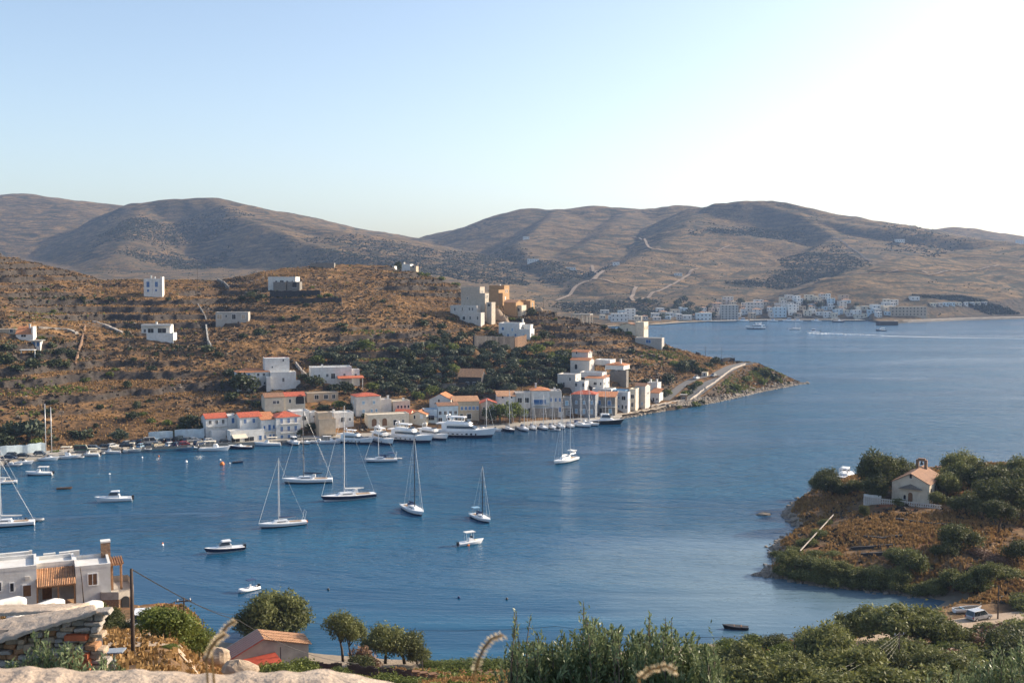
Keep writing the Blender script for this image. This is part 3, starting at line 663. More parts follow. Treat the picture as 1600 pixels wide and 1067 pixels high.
def scatter_stuff(name, mat, P, sizes, quads, seed, flat=0.6, elong=1.5, spread=0.6, upright=False):
    """clumps of a few leaf quads each, one joined object"""
    rng = np.random.default_rng(seed); n = len(P)
    C0 = np.repeat(P, quads, 0); s = np.repeat(sizes, quads)
    d = rng.normal(size=(n * quads, 3)); d[:, 2] = np.abs(d[:, 2]) + (0.1 if not upright else 0); d /= np.linalg.norm(d, axis=1)[:, None]
    off = d * (s * spread * rng.uniform(.5, 1, n * quads))[:, None]; off[:, 2] *= flat
    if upright:
        N = rng.normal(size=(n * quads, 3)); N[:, 2] *= 0.15; N /= np.linalg.norm(N, axis=1)[:, None]; off[:, 2] = 0
        ang = np.cross(N, [0, 0, 1.0]); hw = ang * (s * .28)[:, None]; up = np.array([0, 0, 1.0]) * (s * rng.uniform(.7, 1.1, n * quads))[:, None] + rng.normal(size=(n * quads, 3)) * (s * .15)[:, None]
        B = C0 + off; B[:, 2] -= s * .1; Q = np.stack([B - hw, B + hw, B + hw * .7 + up, B - hw * 1.1 + up * .85], 1)
    else:
        Q = leaf_cloud(C0 + off, d + rng.normal(size=d.shape) * .6, 1.0, rng, elong)
        ctr = Q.mean(1, keepdims=True); Q = ctr + (Q - ctr) * (s * .75)[:, None, None]
    o = link(name, np_mesh(name, Q.reshape(-1, 3), np.arange(len(Q) * 4).reshape(-1, 4), M[mat], False)); o['kind'] = 'stuff'; return o
# ---------------------------------------------------------------- houses
_wc = {}
def opening(parent, x, y, z, w_, h_, col='glass', rz=0.0, name='window', arch=False, frame='paleframe'):
    key = (round(w_, 1), round(h_, 1), col, arch, name, frame)
    if key not in _wc:
        a, b = key[0] / 2, key[1] / 2; t = 0.09 if a < .8 else .12; f = MB()
        f.box(-a - t, -a, -.06, .02, -b - t, b + t); f.box(a, a + t, -.06, .02, -b - t, b + t); f.box(-a, a, -.06, .02, b, b + t); f.box(-a, a, -.09, .02, -b - t, -b)
        if a > .35 and name == 'window': f.box(-.03, .03, -.05, .0, -b, b)
        p = MB()
        if arch:
            n = 8; pts = [(-a, -b), (a, -b)] + [(a * math.cos(k * math.pi / n), b - a * .2 + a * math.sin(k * math.pi / n)) for k in range(n + 1)]
            p.add([(q[0], -.075, q[1]) for q in pts] + [(q[0], .01, q[1]) for q in pts], [tuple(range(len(pts)))] + [(i, (i + 1) % len(pts), (i + 1) % len(pts) + len(pts), i + len(pts)) for i in range(len(pts))])
            f = MB(); f.box(-a - t, a + t, -.10, .02, -b - t, -b)
        else: p.box(-a, a, -.03, .01, -b, b)
        pn = 'pane' if col in ('glass', 'dark') else 'shutter'
        if name == 'door' and pn == 'shutter': pn = 'door_leaf'
        _wc[key] = (f.mesh(name, M[frame]), p.mesh(pn, M[col]), pn)
    f, p, pn = _wc[key]; o = link(name, f, parent, (x, y, z), rz); link(pn, p, o); return o
def roofmesh(kind, x0, x1, y0, y1, z, pitch, over=0.35, th=0.14):
    a, b, c, d = x0 - over, x1 + over, y0 - over, y1 + over; zb = z - over * pitch * .5; f = MB()
    def slab(P):
        lo = [(p[0], p[1], p[2] - th) for p in P]; n = len(P)
        f.add(P + lo, [tuple(range(n)), tuple(range(2 * n - 1, n - 1, -1))] + [(i, (i + 1) % n, (i + 1) % n + n, i + n) for i in range(n)])
    if kind == 'gx':
        m = (c + d) / 2; h = zb + (d - c) / 2 * pitch; slab([(a, c, zb), (b, c, zb), (b, m, h), (a, m, h)]); slab([(a, m, h + .003), (b, m, h + .003), (b, d, zb), (a, d, zb)])
    elif kind == 'gy':
        m = (a + b) / 2; h = zb + (b - a) / 2 * pitch; slab([(a, c, zb), (m, c, h), (m, d, h), (a, d, zb)]); slab([(m, c, h + .003), (b, c, zb), (b, d, zb), (m, d, h + .003)])
    elif kind == 'hip':
        hw = min(b - a, d - c) / 2; h = zb + hw * pitch
        if b - a >= d - c: r1, r2 = (a + hw, (c + d) / 2, h), (b - hw - .01, (c + d) / 2, h)
        else: r1, r2 = ((a + b) / 2, c + hw, h), ((a + b) / 2, d - hw - .01, h)
        A, B_, C_, D_ = (a, c, zb), (b, c, zb), (b, d, zb), (a, d, zb)
        if b - a >= d - c: slab([A, B_, r2, r1]); slab([B_, C_, r2]); slab([C_, D_, r1, r2]); slab([D_, A, r1])
        else: slab([A, B_, r1]); slab([B_, C_, r2, r1]); slab([C_, D_, r2]); slab([D_, A, r1, r2])
    elif kind == 'shed':
        slab([(a, c, zb), (b, c, zb), (b, d, zb + (d - c) * pitch), (a, d, zb + (d - c) * pitch)])
    return f
def vol(root, x0, x1, y0, y1, z0, z1, wall='white', roof='flat', rmat='red', pitch=0.38, wins=(), side=(), left=(), chim=None, parapet=0.45, over=0.3):
    """wins on the facade, side on the right end wall, left on the left end wall: (fx, z, w, h, colour[, name])"""
    b = MB(); b.box(x0, x1, y0, y1, z0, z1)
    if roof == 'gy': b.add([(x0, y0, z1), (x1, y0, z1), ((x0 + x1) / 2, y0, z1 + (x1 - x0) / 2 * pitch), (x0, y1, z1), (x1, y1, z1), ((x0 + x1) / 2, y1, z1 + (x1 - x0) / 2 * pitch)], [(0, 1, 2), (3, 5, 4), (0, 2, 5, 3), (1, 4, 5, 2)])
    if roof == 'gx': b.add([(x0, y0, z1), (x0, y1, z1), (x0, (y0 + y1) / 2, z1 + (y1 - y0) / 2 * pitch), (x1, y0, z1), (x1, y1, z1), (x1, (y0 + y1) / 2, z1 + (y1 - y0) / 2 * pitch)], [(0, 2, 1), (3, 4, 5), (0, 3, 5, 2), (1, 2, 5, 4)])
    b.build('wall', M[wall], root)
    if roof == 'flat' and parapet:
        t = .22; f = MB(); q = .02
        f.box(x0 - q, x1 + q, y0 - q, y0 + t, z1, z1 + parapet); f.box(x0 - q, x1 + q, y1 - t, y1 + q, z1, z1 + parapet); f.box(x0 - q, x0 + t, y0 + t, y1 - t, z1, z1 + parapet); f.box(x1 - t, x1 + q, y0 + t, y1 - t, z1, z1 + parapet)
        f.build('parapet', M[wall], root)
    elif roof not in ('flat', None):
        g = roofmesh(roof, x0, x1, y0, y1, z1 + (0.16 if roof != 'shed' else .16), pitch, over); g.build('roof', M[rmat], root)
    for lst, side_ in ((wins, 0), (side, 1), (left, 2)):
        for w_ in lst:
            fx, z, ww, hh = w_[:4]; col = w_[4] if len(w_) > 4 else 'glass'; nm = w_[5] if len(w_) > 5 else ('door' if z - hh / 2 < z0 + .4 and hh > 1.7 else 'window'); ar = len(w_) > 6
            if side_ == 0: opening(root, x0 + (x1 - x0) * fx, y0 - .003, z, ww, hh, col, 0, nm, ar)
            elif side_ == 1: opening(root, x1 + .003, y0 + (y1 - y0) * fx, z, ww, hh, col, math.pi / 2, nm, ar)
            else: opening(root, x0 - .003, y0 + (y1 - y0) * fx, z, ww, hh, col, -math.pi / 2, nm, ar)
    if chim:
        for cx, cy, ch in (chim if isinstance(chim[0], tuple) else [chim]):
            g = MB(); X, Yc = x0 + (x1 - x0) * cx, y0 + (y1 - y0) * cy; g.box(X - .35, X + .35, Yc - .35, Yc + .35, z1 - .3, z1 + ch); g.box(X - .42, X + .42, Yc - .42, Yc + .42, z1 + ch, z1 + ch + .15); g.build('chimney', M['white' if wall != 'stone' else 'stone'], root)
def row(n, z, w_=0.9, h_=1.2, col='glass', a=0.12, b=0.88):
    return [(a + (b - a) * (i / (n - 1) if n > 1 else 0.5), z, w_, h_, col) for i in range(n)]
def rail(root, x0, x1, y, z, mat='paleframe', h=0.95, n=None, dep=1.1):
    """balcony: floor slab part and railing part in front of the facade at y"""
    MB().box(x0, x1, y - dep, y - .004, z - .16, z).build('balcony', M['white'], root)
    g = MB(); n = n or max(4, int((x1 - x0) / .45))
    g.box(x0, x1, y - dep, y - dep + .05, z + h - .06, z + h)
    for i in range(n + 1): xx = x0 + (x1 - x0 - .04) * i / n; g.box(xx, xx + .04, y - dep + .005, y - dep + .04, z, z + h - .06)
    g.box(x0, x0 + .05, y - dep + .05, y - .01, z + h - .06, z + h); g.box(x1 - .05, x1, y - dep + .05, y - .01, z + h - .06, z + h)
    g.build('railing', M[mat], root)
class House:
    """u, v: photo pixel of the foot of the facade; pixel coordinates become metres at that distance"""
    def __init__(s, u, v, yaw, label, cat='house', name='house', group=None, P=None, Y=None):
        P = at(u, v) if P is None else P
        s.P = P; s.u, s.v = u, v; s.s = F / P[1]; s.c = math.cos(R(yaw)); s.sn = math.sin(R(yaw)); s.yaw = yaw
        s.root = empty(name, P, R(yaw), label, cat, group)
    def x(s, u):          # facade x for a pixel column
        return (u - s.u) / s.s / (s.c - s.P[0] / s.P[1] * s.sn)
    def z(s, v): return (s.v - v) / s.s
    def vol(s, u0, u1, vt, vb, dep, y0=0.0, **k):
        z0 = s.z(vb) if vb is not None else -4.0
        qq = s.P[0] / s.P[1]; big = y0 > 1.5; sh = -y0 * (-s.sn - qq * s.c) / (s.c - qq * s.sn) if big else 0; dz = -(60 - s.P[2]) / s.P[1] * y0 * s.c if big else 0; x0, x1 = s.x(u0) + sh, s.x(u1) + sh; vol(s.root, x0, x1, y0, y0 + dep, z0, s.z(vt) + dz, **k); return s
# ---------------------------------------------------------------- boats
def hull_mesh(L, B, fb, fbow, mat, stripe=None, stern=0.75, draft=0.25, full=2.2, rake=0.09, name='hull'):
    rings = []; N = 14
    for i in range(N + 1):
        t = i / N; X = -L / 2 + L * t
        b = B / 2 * (1 - max(0, (t - .45) / .55) ** full) * (stern + (1 - stern) * min(1, t / .4)) if t < 1 else 0.02
        b = max(b, .02); f = fb + (fbow - fb) * t ** 1.8; rk = rake * L * max(0, (t - .55) / .45)
        rings.append([(X - rk, 0, -draft), (X - rk * .8, b * .62, -.02), (X - rk * .55, b * .86, f * .33), (X, b, f), (X, b - .01, f + .05), (X, -b + .01, f + .05), (X, -b, f), (X - rk * .55, -b * .86, f * .33), (X - rk * .8, -b * .62, -.02)])
    mb = MB(); mb.loft(rings); mb.m = []
    n = 9
    for f in mb.f:
        if len(f) > 4: mb.m.append(0); continue
        ks = sorted(set(i % n for i in f)); mb.m.append(1 if ks in ([1, 2], [7, 8]) and stripe else 0)
    return mb.mesh(name, [M[mat], M[stripe or mat]], False), rings
def deck(root, rings, mat='gel', h=.06, inset=.9):
    D = MB(); a = [(r_[3][0] if i < len(rings) - 1 else r_[3][0] - .1, r_[3][1] * inset, r_[3][2] + .05) for i, r_ in enumerate(rings)]; b_ = [(p[0], -p[1], p[2]) for p in a]
    lo = a + b_[::-1]; n = len(lo); D.add([(p[0], p[1], p[2] + h) for p in lo] + lo, [tuple(range(n))] + [(i, (i + 1) % n, (i + 1) % n + n, i + n) for i in range(n)])
    D.build('deck', M[mat], root)
def wedge(mb, x0, x1, w0, w1, z0, z1, fr=0.3, bk=0.1, tp=.82, m=0):
    """cabin block with raked ends: x0 aft, x1 forward"""
    h = z1 - z0
    mb.add([(x0, -w0, z0), (x1, -w1, z0), (x1, w1, z0), (x0, w0, z0), (x0 + bk * h, -w0 * tp, z1), (x1 - fr * h, -w1 * tp, z1), (x1 - fr * h, w1 * tp, z1), (x0 + bk * h, w0 * tp, z1)],
           [(0, 3, 2, 1), (4, 5, 6, 7), (0, 1, 5, 4), (1, 2, 6, 5), (2, 3, 7, 6), (3, 0, 4, 7)], m)
def sailboat(L, hull='gel', stripe='navy', mast='alu', cover='bluecloth', H=None, two=False, bimini=None, hood='wcloth', ladder=False, crane=False):
    root = empty('sailboat', (0, 0, 0)); B = L * .29; fb = .085 * L; H = H or L * 1.35
    me, rg = hull_mesh(L, B, fb * .85, fb * 1.15, hull, stripe, .72); link('hull', me, root); deck(root, rg, 'gel')
    zd = fb + .06
    c = MB(); wedge(c, -.12 * L, .22 * L, B * .30, B * .20, zd, zd + .045 * L, 1.5, .3); c.build('cabin', M['gel'], root)
    wd = MB()
    for s_ in (-1, 1): wd.box(-.06 * L, .12 * L, s_ * B * .262 - .02, s_ * B * .262 + .02, zd + .015 * L, zd + .030 * L)
    wd.build('window', M['glass'], root)
    ck = MB(); ck.box(-.40 * L, -.15 * L, -B * .20, B * .20, zd - .02, zd + .02); ck.build('cockpit', M['teak'], root)
    if hood:
        h_ = MB(); wedge(h_, -.17 * L, -.06 * L, B * .24, B * .2, zd + .03 * L, zd + .085 * L, 1.1, .1); h_.build('sprayhood', M[hood], root)
    if bimini:
        h_ = MB(); h_.box(-.40 * L, -.22 * L, -B * .33, B * .33, zd + .17 * L, zd + .185 * L)
        for x_ in (-.39, -.23):
            for s_ in (-1, 1): h_.tube([(x_ * L, s_ * B * .32, zd), (x_ * L, s_ * B * .32, zd + .17 * L)], .025, 4)
        h_.build('bimini', M[bimini], root)
    ms = [(.07 * L, H)] if not two else [(.14 * L, H), (-.22 * L, H * .86)]
    for X, hh in ms:
        m = MB(); m.tube([(X, 0, zd), (X - .006 * L, 0, zd + hh * .6), (X - .012 * L, 0, zd + hh)], [.13, .12, .07], 6)
        for q in (.38, .66): m.tube([(X, -.09 * L, zd + hh * q), (X, .09 * L, zd + hh * q)], .035, 4)
        m.build('mast', M[mast], root)
        bl = .36 * L if not two else .26 * L
        MB().tube([(X - .1, 0, zd + .085 * L), (X - bl, 0, zd + .09 * L)], .07, 6).build('boom', M[mast], root)
        MB().tube([(X - .1, 0, zd + .125 * L), (X - .25, 0, zd + .112 * L), (X - bl * .5, 0, zd + .105 * L), (X - bl, 0, zd + .1 * L)], [.12, .2, .19, .08], 6).build('sail_cover', M[cover], root)
    X, hh = ms[0]
    MB().tube([(L * .485, 0, zd + .2), (X, 0, zd + hh * .97)], [.05, .03], 5).build('furled_sail', M['wcloth'], root)
    st = MB(); st.tube([(-L * .49, 0, zd), (ms[-1][0], 0, zd + ms[-1][1] * .98)], .02, 3)
    for X, hh in ms:
        for s_ in (-1, 1): st.tube([(X - .02 * L, s_ * B * .46, zd - .1), (X, s_ * .09 * L, zd + hh * .38), (X, 0, zd + hh * .96)], .018, 3)
    st.build('stay', M['alu'], root)
    r_ = MB()
    for a, b_ in ((rg[i], rg[i + 1]) for i in range(0, 13)):
        for s_ in (-1, 1): r_.tube([(a[3][0], s_ * a[3][1] * .97, a[3][2] + .6), (b_[3][0], s_ * b_[3][1] * .97, b_[3][2] + .6)], .014, 3, cap=False); r_.tube([(a[3][0], s_ * a[3][1] * .97, a[3][2]), (a[3][0], s_ * a[3][1] * .97, a[3][2] + .6)], .014, 3, cap=False)
    r_.build('guardrail', M['alu'], root)
    if crane:
        g = MB()
        for s_ in (-1, 1): g.tube([(-.45 * L, s_ * B * .3, zd), (-.49 * L, s_ * B * .3, zd + .2 * L)], .04, 4)
        g.tube([(-.49 * L, -B * .3, zd + .2 * L), (-.49 * L, B * .3, zd + .2 * L)], .04, 4); g.build('stern_arch', M['alu'], root)
    return root
def motor_yacht(L, B=None, tiers=2, hull='gel', low='navy', pw=6):
    root = empty('motor_yacht', (0, 0, 0)); B = B or L * .25; fb = .105 * L
    me, rg = hull_mesh(L, B, fb * .8, fb * 1.45, hull, low if low else None, .92, .3, 2.6, .10); link('hull', me, root); deck(root, rg, 'gel', .05)
    for i in range(pw):
        for s_ in (-1, 1):
            X = -.25 * L + .52 * L * i / pw; p = MB(); p.obox((X, s_ * B * .452, fb * .55), (.035 * L if i % 3 else .02 * L, .05, .028 * L), 0); p.build('porthole', M['glass'], root)
    z0 = fb * .95; z1 = z0 + .095 * L; z2 = z1 + .07 * L
    c = MB(); wedge(c, -.36 * L, .24 * L, B * .43, B * .30, z0, z1, 1.9, -.1, .86); c.build('superstructure', M['gel'], root)
    wb = MB(); wedge(wb, -.28 * L, .185 * L, B * .425, B * .315, z0 + .035 * L, z0 + .072 * L, 1.9, 0, .935); wb.build('window_band', M['glass'], root)
    dk = MB(); dk.box(-.46 * L, .08 * L, -B * .40, B * .40, z1, z1 + .012 * L); dk.build('upper_deck', M['gel'], root)
    fbg = MB(); wedge(fbg, -.30 * L, .10 * L, B * .34, B * .24, z1 + .012 * L, z1 + .045 * L, 2.0, -.2, .92); fbg.build('flybridge', M['gel'], root)
    sc_ = MB(); wedge(sc_, -.02 * L, .075 * L, B * .27, B * .2, z1 + .045 * L, z1 + .066 * L, 2.2, 1.8, .85); sc_.build('windscreen', M['glass'], root)
    if tiers > 1:
        ht = MB(); wedge(ht, -.26 * L, -.0 * L, B * .30, B * .24, z2 + .035 * L, z2 + .048 * L, 1.5, 1.2, .95)
        for X in (-.22, -.05):
            for s_ in (-1, 1): ht.tube([(X * L, s_ * B * .26, z1 + .03 * L), ((X + .01) * L, s_ * B * .25, z2 + .036 * L)], .012 * L * .5, 4)
        ht.build('hardtop', M['gel'], root)
    ar = MB()
    for s_ in (-1, 1): ar.tube([(-.27 * L, s_ * B * .30, z1 + .02 * L), (-.30 * L, s_ * B * .22, z2 + .06 * L)], .012 * L * .6, 4)
    ar.tube([(-.30 * L, -B * .22, z2 + .06 * L), (-.30 * L, B * .22, z2 + .06 * L)], .012 * L * .6, 4); ar.tube([(-.30 * L, 0, z2 + .06 * L), (-.31 * L, 0, z2 + .12 * L)], .05, 4)
    ar.add(*dome((-.28 * L, B * .1, z2 + .065 * L), .02 * L)); ar.build('radar_arch', M['gel'], root)
    bs = MB(); bs.box(-.49 * L, -.34 * L, -B * .38, B * .38, fb * .72, fb * .76); bs.build('aft_deck', M['teak'], root)
    rl = MB()
    for i in range(7, 14):
        a, b_ = rg[i], rg[i + 1] if i < 14 else rg[i]
        for s_ in (-1, 1): rl.tube([(a[3][0], s_ * a[3][1] * .97, a[3][2] + .8), (b_[3][0], s_ * b_[3][1] * .97, b_[3][2] + .8)], .02, 3, cap=False); rl.tube([(a[3][0], s_ * a[3][1] * .97, a[3][2]), (a[3][0], s_ * a[3][1] * .97, a[3][2] + .8)], .02, 3, cap=False)
    rl.build('guardrail', M['alu'], root)
    return root
def dome(c, r, n=8, k=4):
    vs = []; fs = []
    for i in range(k + 1):
        th = math.pi * i / k
        for j in range(n): vs.append((c[0] + r * math.sin(th) * math.cos(6.283 * j / n), c[1] + r * math.sin(th) * math.sin(6.283 * j / n), c[2] + r * math.cos(th)))
    for i in range(k):
        for j in range(n): fs.append((i * n + j, i * n + (j + 1) % n, (i + 1) * n + (j + 1) % n, (i + 1) * n + j))
    return vs, fs
def motorboat(L, hull='gel', low=None, top='cabin', canopy='wcloth', B=None):
    root = empty('motorboat', (0, 0, 0)); B = B or L * .33; fb = .11 * L
    me, rg = hull_mesh(L, B, fb * .8, fb * 1.35, hull, low, .9, .2, 2.4, .12); link('hull', me, root); deck(root, rg, 'gel', .05)
    z0 = fb * .95
    if top == 'cabin':
        c = MB(); wedge(c, -.18 * L, .26 * L, B * .36, B * .22, z0, z0 + .09 * L, 2.2, .1, .86); c.build('cabin', M['gel'], root)
        g = MB(); wedge(g, -.14 * L, .13 * L, B * .34, B * .27, z0 + .085 * L, z0 + .165 * L, .9, .3, .82); g.build('window', M['glass'], root)
        r_ = MB(); wedge(r_, -.17 * L, .07 * L, B * .31, B * .25, z0 + .165 * L, z0 + .19 * L, .9, .3, .9); r_.build('cabin_roof', M['gel'], root)
    elif top == 'open':
        c = MB(); wedge(c, -.05 * L, .3 * L, B * .34, B * .2, z0, z0 + .06 * L, 2.5, .2, .85); c.build('foredeck', M['gel'], root)
        g = MB(); wedge(g, .02 * L, .12 * L, B * .33, B * .28, z0 + .06 * L, z0 + .12 * L, 1.2, .9, .85); g.build('windscreen', M['glass'], root)
        s_ = MB(); s_.box(-.38 * L, -.06 * L, -B * .33, B * .33, z0 - .03, z0 + .02); s_.build('cockpit', M['teak'], root)
    elif top == 'ttop':
        c = MB(); wedge(c, -.12 * L, .10 * L, B * .2, B * .17, z0, z0 + .14 * L, .6, .1, .85); c.build('console', M['gel'], root)
        g = MB(); wedge(g, -.02 * L, .07 * L, B * .19, B * .16, z0 + .14 * L, z0 + .20 * L, .7, .2, .9); g.build('windscreen', M['glass'], root)
        t = MB(); t.box(-.26 * L, .12 * L, -B * .33, B * .33, z0 + .33 * L, z0 + .355 * L)
        for X in (-.22, .06):
            for s_ in (-1, 1): t.tube([(X * L, s_ * B * .25, z0), (X * L, s_ * B * .28, z0 + .33 * L)], .04, 4)
        t.build('hardtop', M[canopy], root)
        s_ = MB(); wedge(s_, .14 * L, .32 * L, B * .2, B * .1, z0, z0 + .05 * L, 1, .2); s_.build('bow_cushion', M['canvas'], root)
    elif top == 'kaiki':
        c = MB(); c.box(-.35 * L, .02 * L, -B * .32, B * .32, z0 + .2 * L, z0 + .215 * L)
        for X in (-.33, -.16, 0):
            for s_ in (-1, 1): c.tube([(X * L, s_ * B * .3, z0), (X * L, s_ * B * .3, z0 + .2 * L)], .03, 4)
        c.build('canopy', M[canopy], root)
        g = MB(); wedge(g, -.05 * L, .12 * L, B * .25, B * .2, z0, z0 + .12 * L, .5, .1); g.build('wheelhouse', M['gel'], root)
    e = MB(); e.obox((-.52 * L, 0, .09 * L), (.06 * L, .09 * L, .12 * L)); e.tube([(-.53 * L, 0, .05 * L), (-.53 * L, 0, -.1)], .04, 4); e.build('outboard_motor', M['black'], root)
    return root
def rib(L, tube='rubber', canopy=None, console=True):
    root = empty('inflatable_boat', (0, 0, 0)); B = L * .36; r_ = .07 * L
    pts = [(-L / 2, B / 2 - r_, r_), (.15 * L, B / 2 - r_, r_), (.36 * L, B * .28, r_ * 1.3), (L / 2 - r_, 0, r_ * 1.7), (.36 * L, -B * .28, r_ * 1.3), (.15 * L, -B / 2 + r_, r_), (-L / 2, -B / 2 + r_, r_)]
    MB().tube(pts, [r_ * .8] + [r_] * 5 + [r_ * .8], 8).build('side_tube', M[tube], root, True)
    f = MB(); f.box(-.45 * L, .3 * L, -B * .33, B * .33, .02, .1); f.build('floor', M['gel'], root)
    if console:
        c = MB(); wedge(c, -.15 * L, .02 * L, B * .16, B * .14, .1, .26 * L, .4, .1); c.build('console', M['gel'], root)
    if canopy:
        t = MB(); t.box(-.3 * L, .05 * L, -B * .36, B * .36, .44 * L, .46 * L)
        for X in (-.28, .03):
            for s_ in (-1, 1): t.tube([(X * L, s_ * B * .34, .1), (X * L, s_ * B * .34, .44 * L)], .03, 4)
        t.build('bimini', M[canopy], root)
    e = MB(); e.obox((-.5 * L, 0, .14 * L), (.08 * L, .1 * L, .14 * L)); e.build('outboard_motor', M['black'], root)
    return root
def rowboat(L, mat='black', inner='wood'):
    root = empty('rowing_boat', (0, 0, 0)); B = L * .36
    me, rg = hull_mesh(L, B, .1 * L, .15 * L, mat, None, .7, .1, 2.0, .1); link('hull', me, root)
    a = MB()
    lo = [(r_[3][0] * .96, r_[3][1] * .84, r_[3][2] + .052) for r_ in rg]; lo += [(p[0], -p[1], p[2]) for p in lo[::-1]]
    a.add(lo, [tuple(range(len(lo)))]); a.build('interior', M['dark'], root)
    for X in (-.22, .05, .25):
        t = MB(); t.box(X * L - .1, X * L + .1, -B * .36, B * .36, .11 * L + .06, .11 * L + .10); t.build('thwart', M[inner], root)
    return root
def place_boat(o, u, v, head, label, cat='boat', group=None, P=None):
    P = PZ(u, v) if P is None else P; o.location = (P[0], P[1], 0.0); o.rotation_euler = (0, 0, R(head)); tag(o, label, cat, group); return o
# ---------------------------------------------------------------- cars, poles, wires
M['tail'] = plain('red_lamp_glass', (0.35, 0.01, 0.01), 0.3); M['headl'] = plain('lamp_glass', (0.6, 0.6, 0.6), 0.15)
CARMATS = {}
for k, c in {'silver': (.42, .43, .44), 'white': (.75, .75, .74), 'black': (.015, .016, .018), 'navy': (.02, .04, .09), 'grey': (.13, .14, .15), 'red': (.30, .02, .02), 'green': (.03, .09, .06), 'sand': (.36, .31, .23), 'lightblue': (.25, .36, .45)}.items():
    CARMATS[k] = plain('car_paint_' + k, c, 0.25, 0.06, 1.0, metal=0.25 if k in ('silver', 'grey', 'navy') else 0)
_cars = {}
def car(col, style='hatch'):
    if (col, style) in _cars: return copy_tree(_cars[(col, style)])
    root = empty({'pickup': 'pickup_truck', 'van': 'van'}.get(style, 'car'), (0, 0, 0))
    L, Wd, H = {'hatch': (4.0, 1.7, 1.48), 'suv': (4.5, 1.82, 1.72), 'van': (4.9, 1.9, 2.1), 'pickup': (4.9, 1.8, 1.72), 'saloon': (4.5, 1.75, 1.42)}[style]
    bz = .95 if style in ('suv', 'pickup') else .86
    prof = [(-L / 2, .35), (-L / 2 - .02, bz - .15), (-L / 2 + .1, bz), (L / 2 - .9, bz - .02), (L / 2 - .12, bz - .22), (L / 2, .55), (L / 2 - .03, .3)]
    b = MB(); wd = Wd / 2
    rings = [[(x, y * (1 if 0 < i < 6 else .97), z) for i, (x, z) in enumerate(prof)] for y in (-wd, -wd * .98, wd * .98, wd)]
    b.loft([[(x * .985, y, z * .99 + .005) for x, y, z in rings[0]], [(x, y * 1.0, z) for x, y, z in rings[1]], rings[2], [(x * .985, y, z * .99 + .005) for x, y, z in rings[3]]])
    ca = {'hatch': (-L / 2 + .12, -L / 2 + .5, .45, 1.15), 'suv': (-L / 2 + .08, -L / 2 + .35, .55, 1.25), 'van': (-L / 2 + .03, -L / 2 + .12, 1.1, 1.75), 'pickup': (-.65, -.45, .55, 1.2), 'saloon': (-L / 2 + .55, -L / 2 + 1.15, .35, 1.15)}[style]
    r0, r1, f1, f0 = ca
    def cab(a0, a1, b1, b0, z0, z1, w0, w1, mm, shift=0):
        g = MB(); g.add([(a0, -w0, z0), (b0, -w0, z0), (b0, w0, z0), (a0, w0, z0), (a1, -w1, z1), (b1, -w1, z1), (b1, w1, z1), (a1, w1, z1)], [(0, 3, 2, 1), (4, 5, 6, 7), (0, 1, 5, 4), (1, 2, 6, 5), (2, 3, 7, 6), (3, 0, 4, 7)]); return g
    g = cab(r0, r1, f1, f0, bz, H - .05, wd * .93, wd * .78, None)
    rf = cab(r1 - .05, r1 + .02, f1 - .02, f1 + .05, H - .05, H, wd * .8, wd * .72, None)
    for y in (-1, 1):       # pillars
        for xa, xb in ((r0, r1), ((r0 + f0) / 2 - .1, (r1 + f1) / 2 - .05), (f0, f1)):
            rf.tube([(xa, y * wd * .93, bz), (xb, y * wd * .79, H - .04)], .045, 4)
    if style == 'pickup':
        b.box(-L / 2 + .05, -.75, -wd * .96, -wd * .86, bz, bz + .35); b.box(-L / 2 + .05, -.75, wd * .86, wd * .96, bz, bz + .35); b.box(-L / 2 + .05, -L / 2 + .12, -wd * .86, wd * .86, bz, bz + .35)
    b.build('body', CARMATS[col], root); g.build('window_glass', M['glass'], root); rf.build('roof', CARMATS[col], root)
    wm = MB(); wm.tube([(0, -.11, 0), (0, .11, 0)], .33, 12); wme = wm.mesh('wheel', M['tyre']); rm = MB(); rm.tube([(0, -.125, 0), (0, .125, 0)], .19, 8); rme = rm.mesh('rim', M['alu'])
    for x in (-L / 2 + .78, L / 2 - .8):
        for y in (-wd + .1, wd - .1): wo_ = link('wheel', wme, root, (x, y, .33)); link('rim', rme, wo_)
    hm = MB().box(-.03, .03, -.17, .17, -.08, .08)
    hme, tme = hm.mesh('headlight', M['headl']), MB().box(-.03, .03, -.1, .1, -.16, .16).mesh('tail_light', M['tail'])
    for y in (-1, 1): link('headlight', hme, root, (L / 2 - .06, y * wd * .72, .62)); link('tail_light', tme, root, (-L / 2, y * wd * .86, bz - .2))
    _cars[(col, style)] = root; return root
CARDESC = {'hatch': 'small car', 'suv': 'tall estate car', 'van': 'van', 'pickup': 'pickup truck', 'saloon': 'saloon car'}
def pole(P, h, label, arms=1, r=.14, name='utility_pole', mat='pole', cat='utility pole', lean=(0, 0), rz=0.3, group=None):
    root = empty(name, P, 0, label, cat, group)
    MB().tube([(0, 0, -1), (lean[0] * .5, lean[1] * .5, h * .5), (lean[0], lean[1], h)], [r, r * .85, r * .65], 8).build('shaft', M[mat], root, True)
    for k in range(arms):
        g = MB(); g.obox((lean[0], lean[1], h - .35 - k * .6), (1.5, .1, .12), rz); g.build('crossarm', M[mat], root)
        for q in (-.6, .6):
            i_ = MB(); i_.tube([(lean[0] + q * math.cos(rz), lean[1] + q * math.sin(rz), h - .3 - k * .6), (lean[0] + q * math.cos(rz), lean[1] + q * math.sin(rz), h - .1 - k * .6)], .05, 5); i_.build('insulator', M['buoyw'], root)
    return root
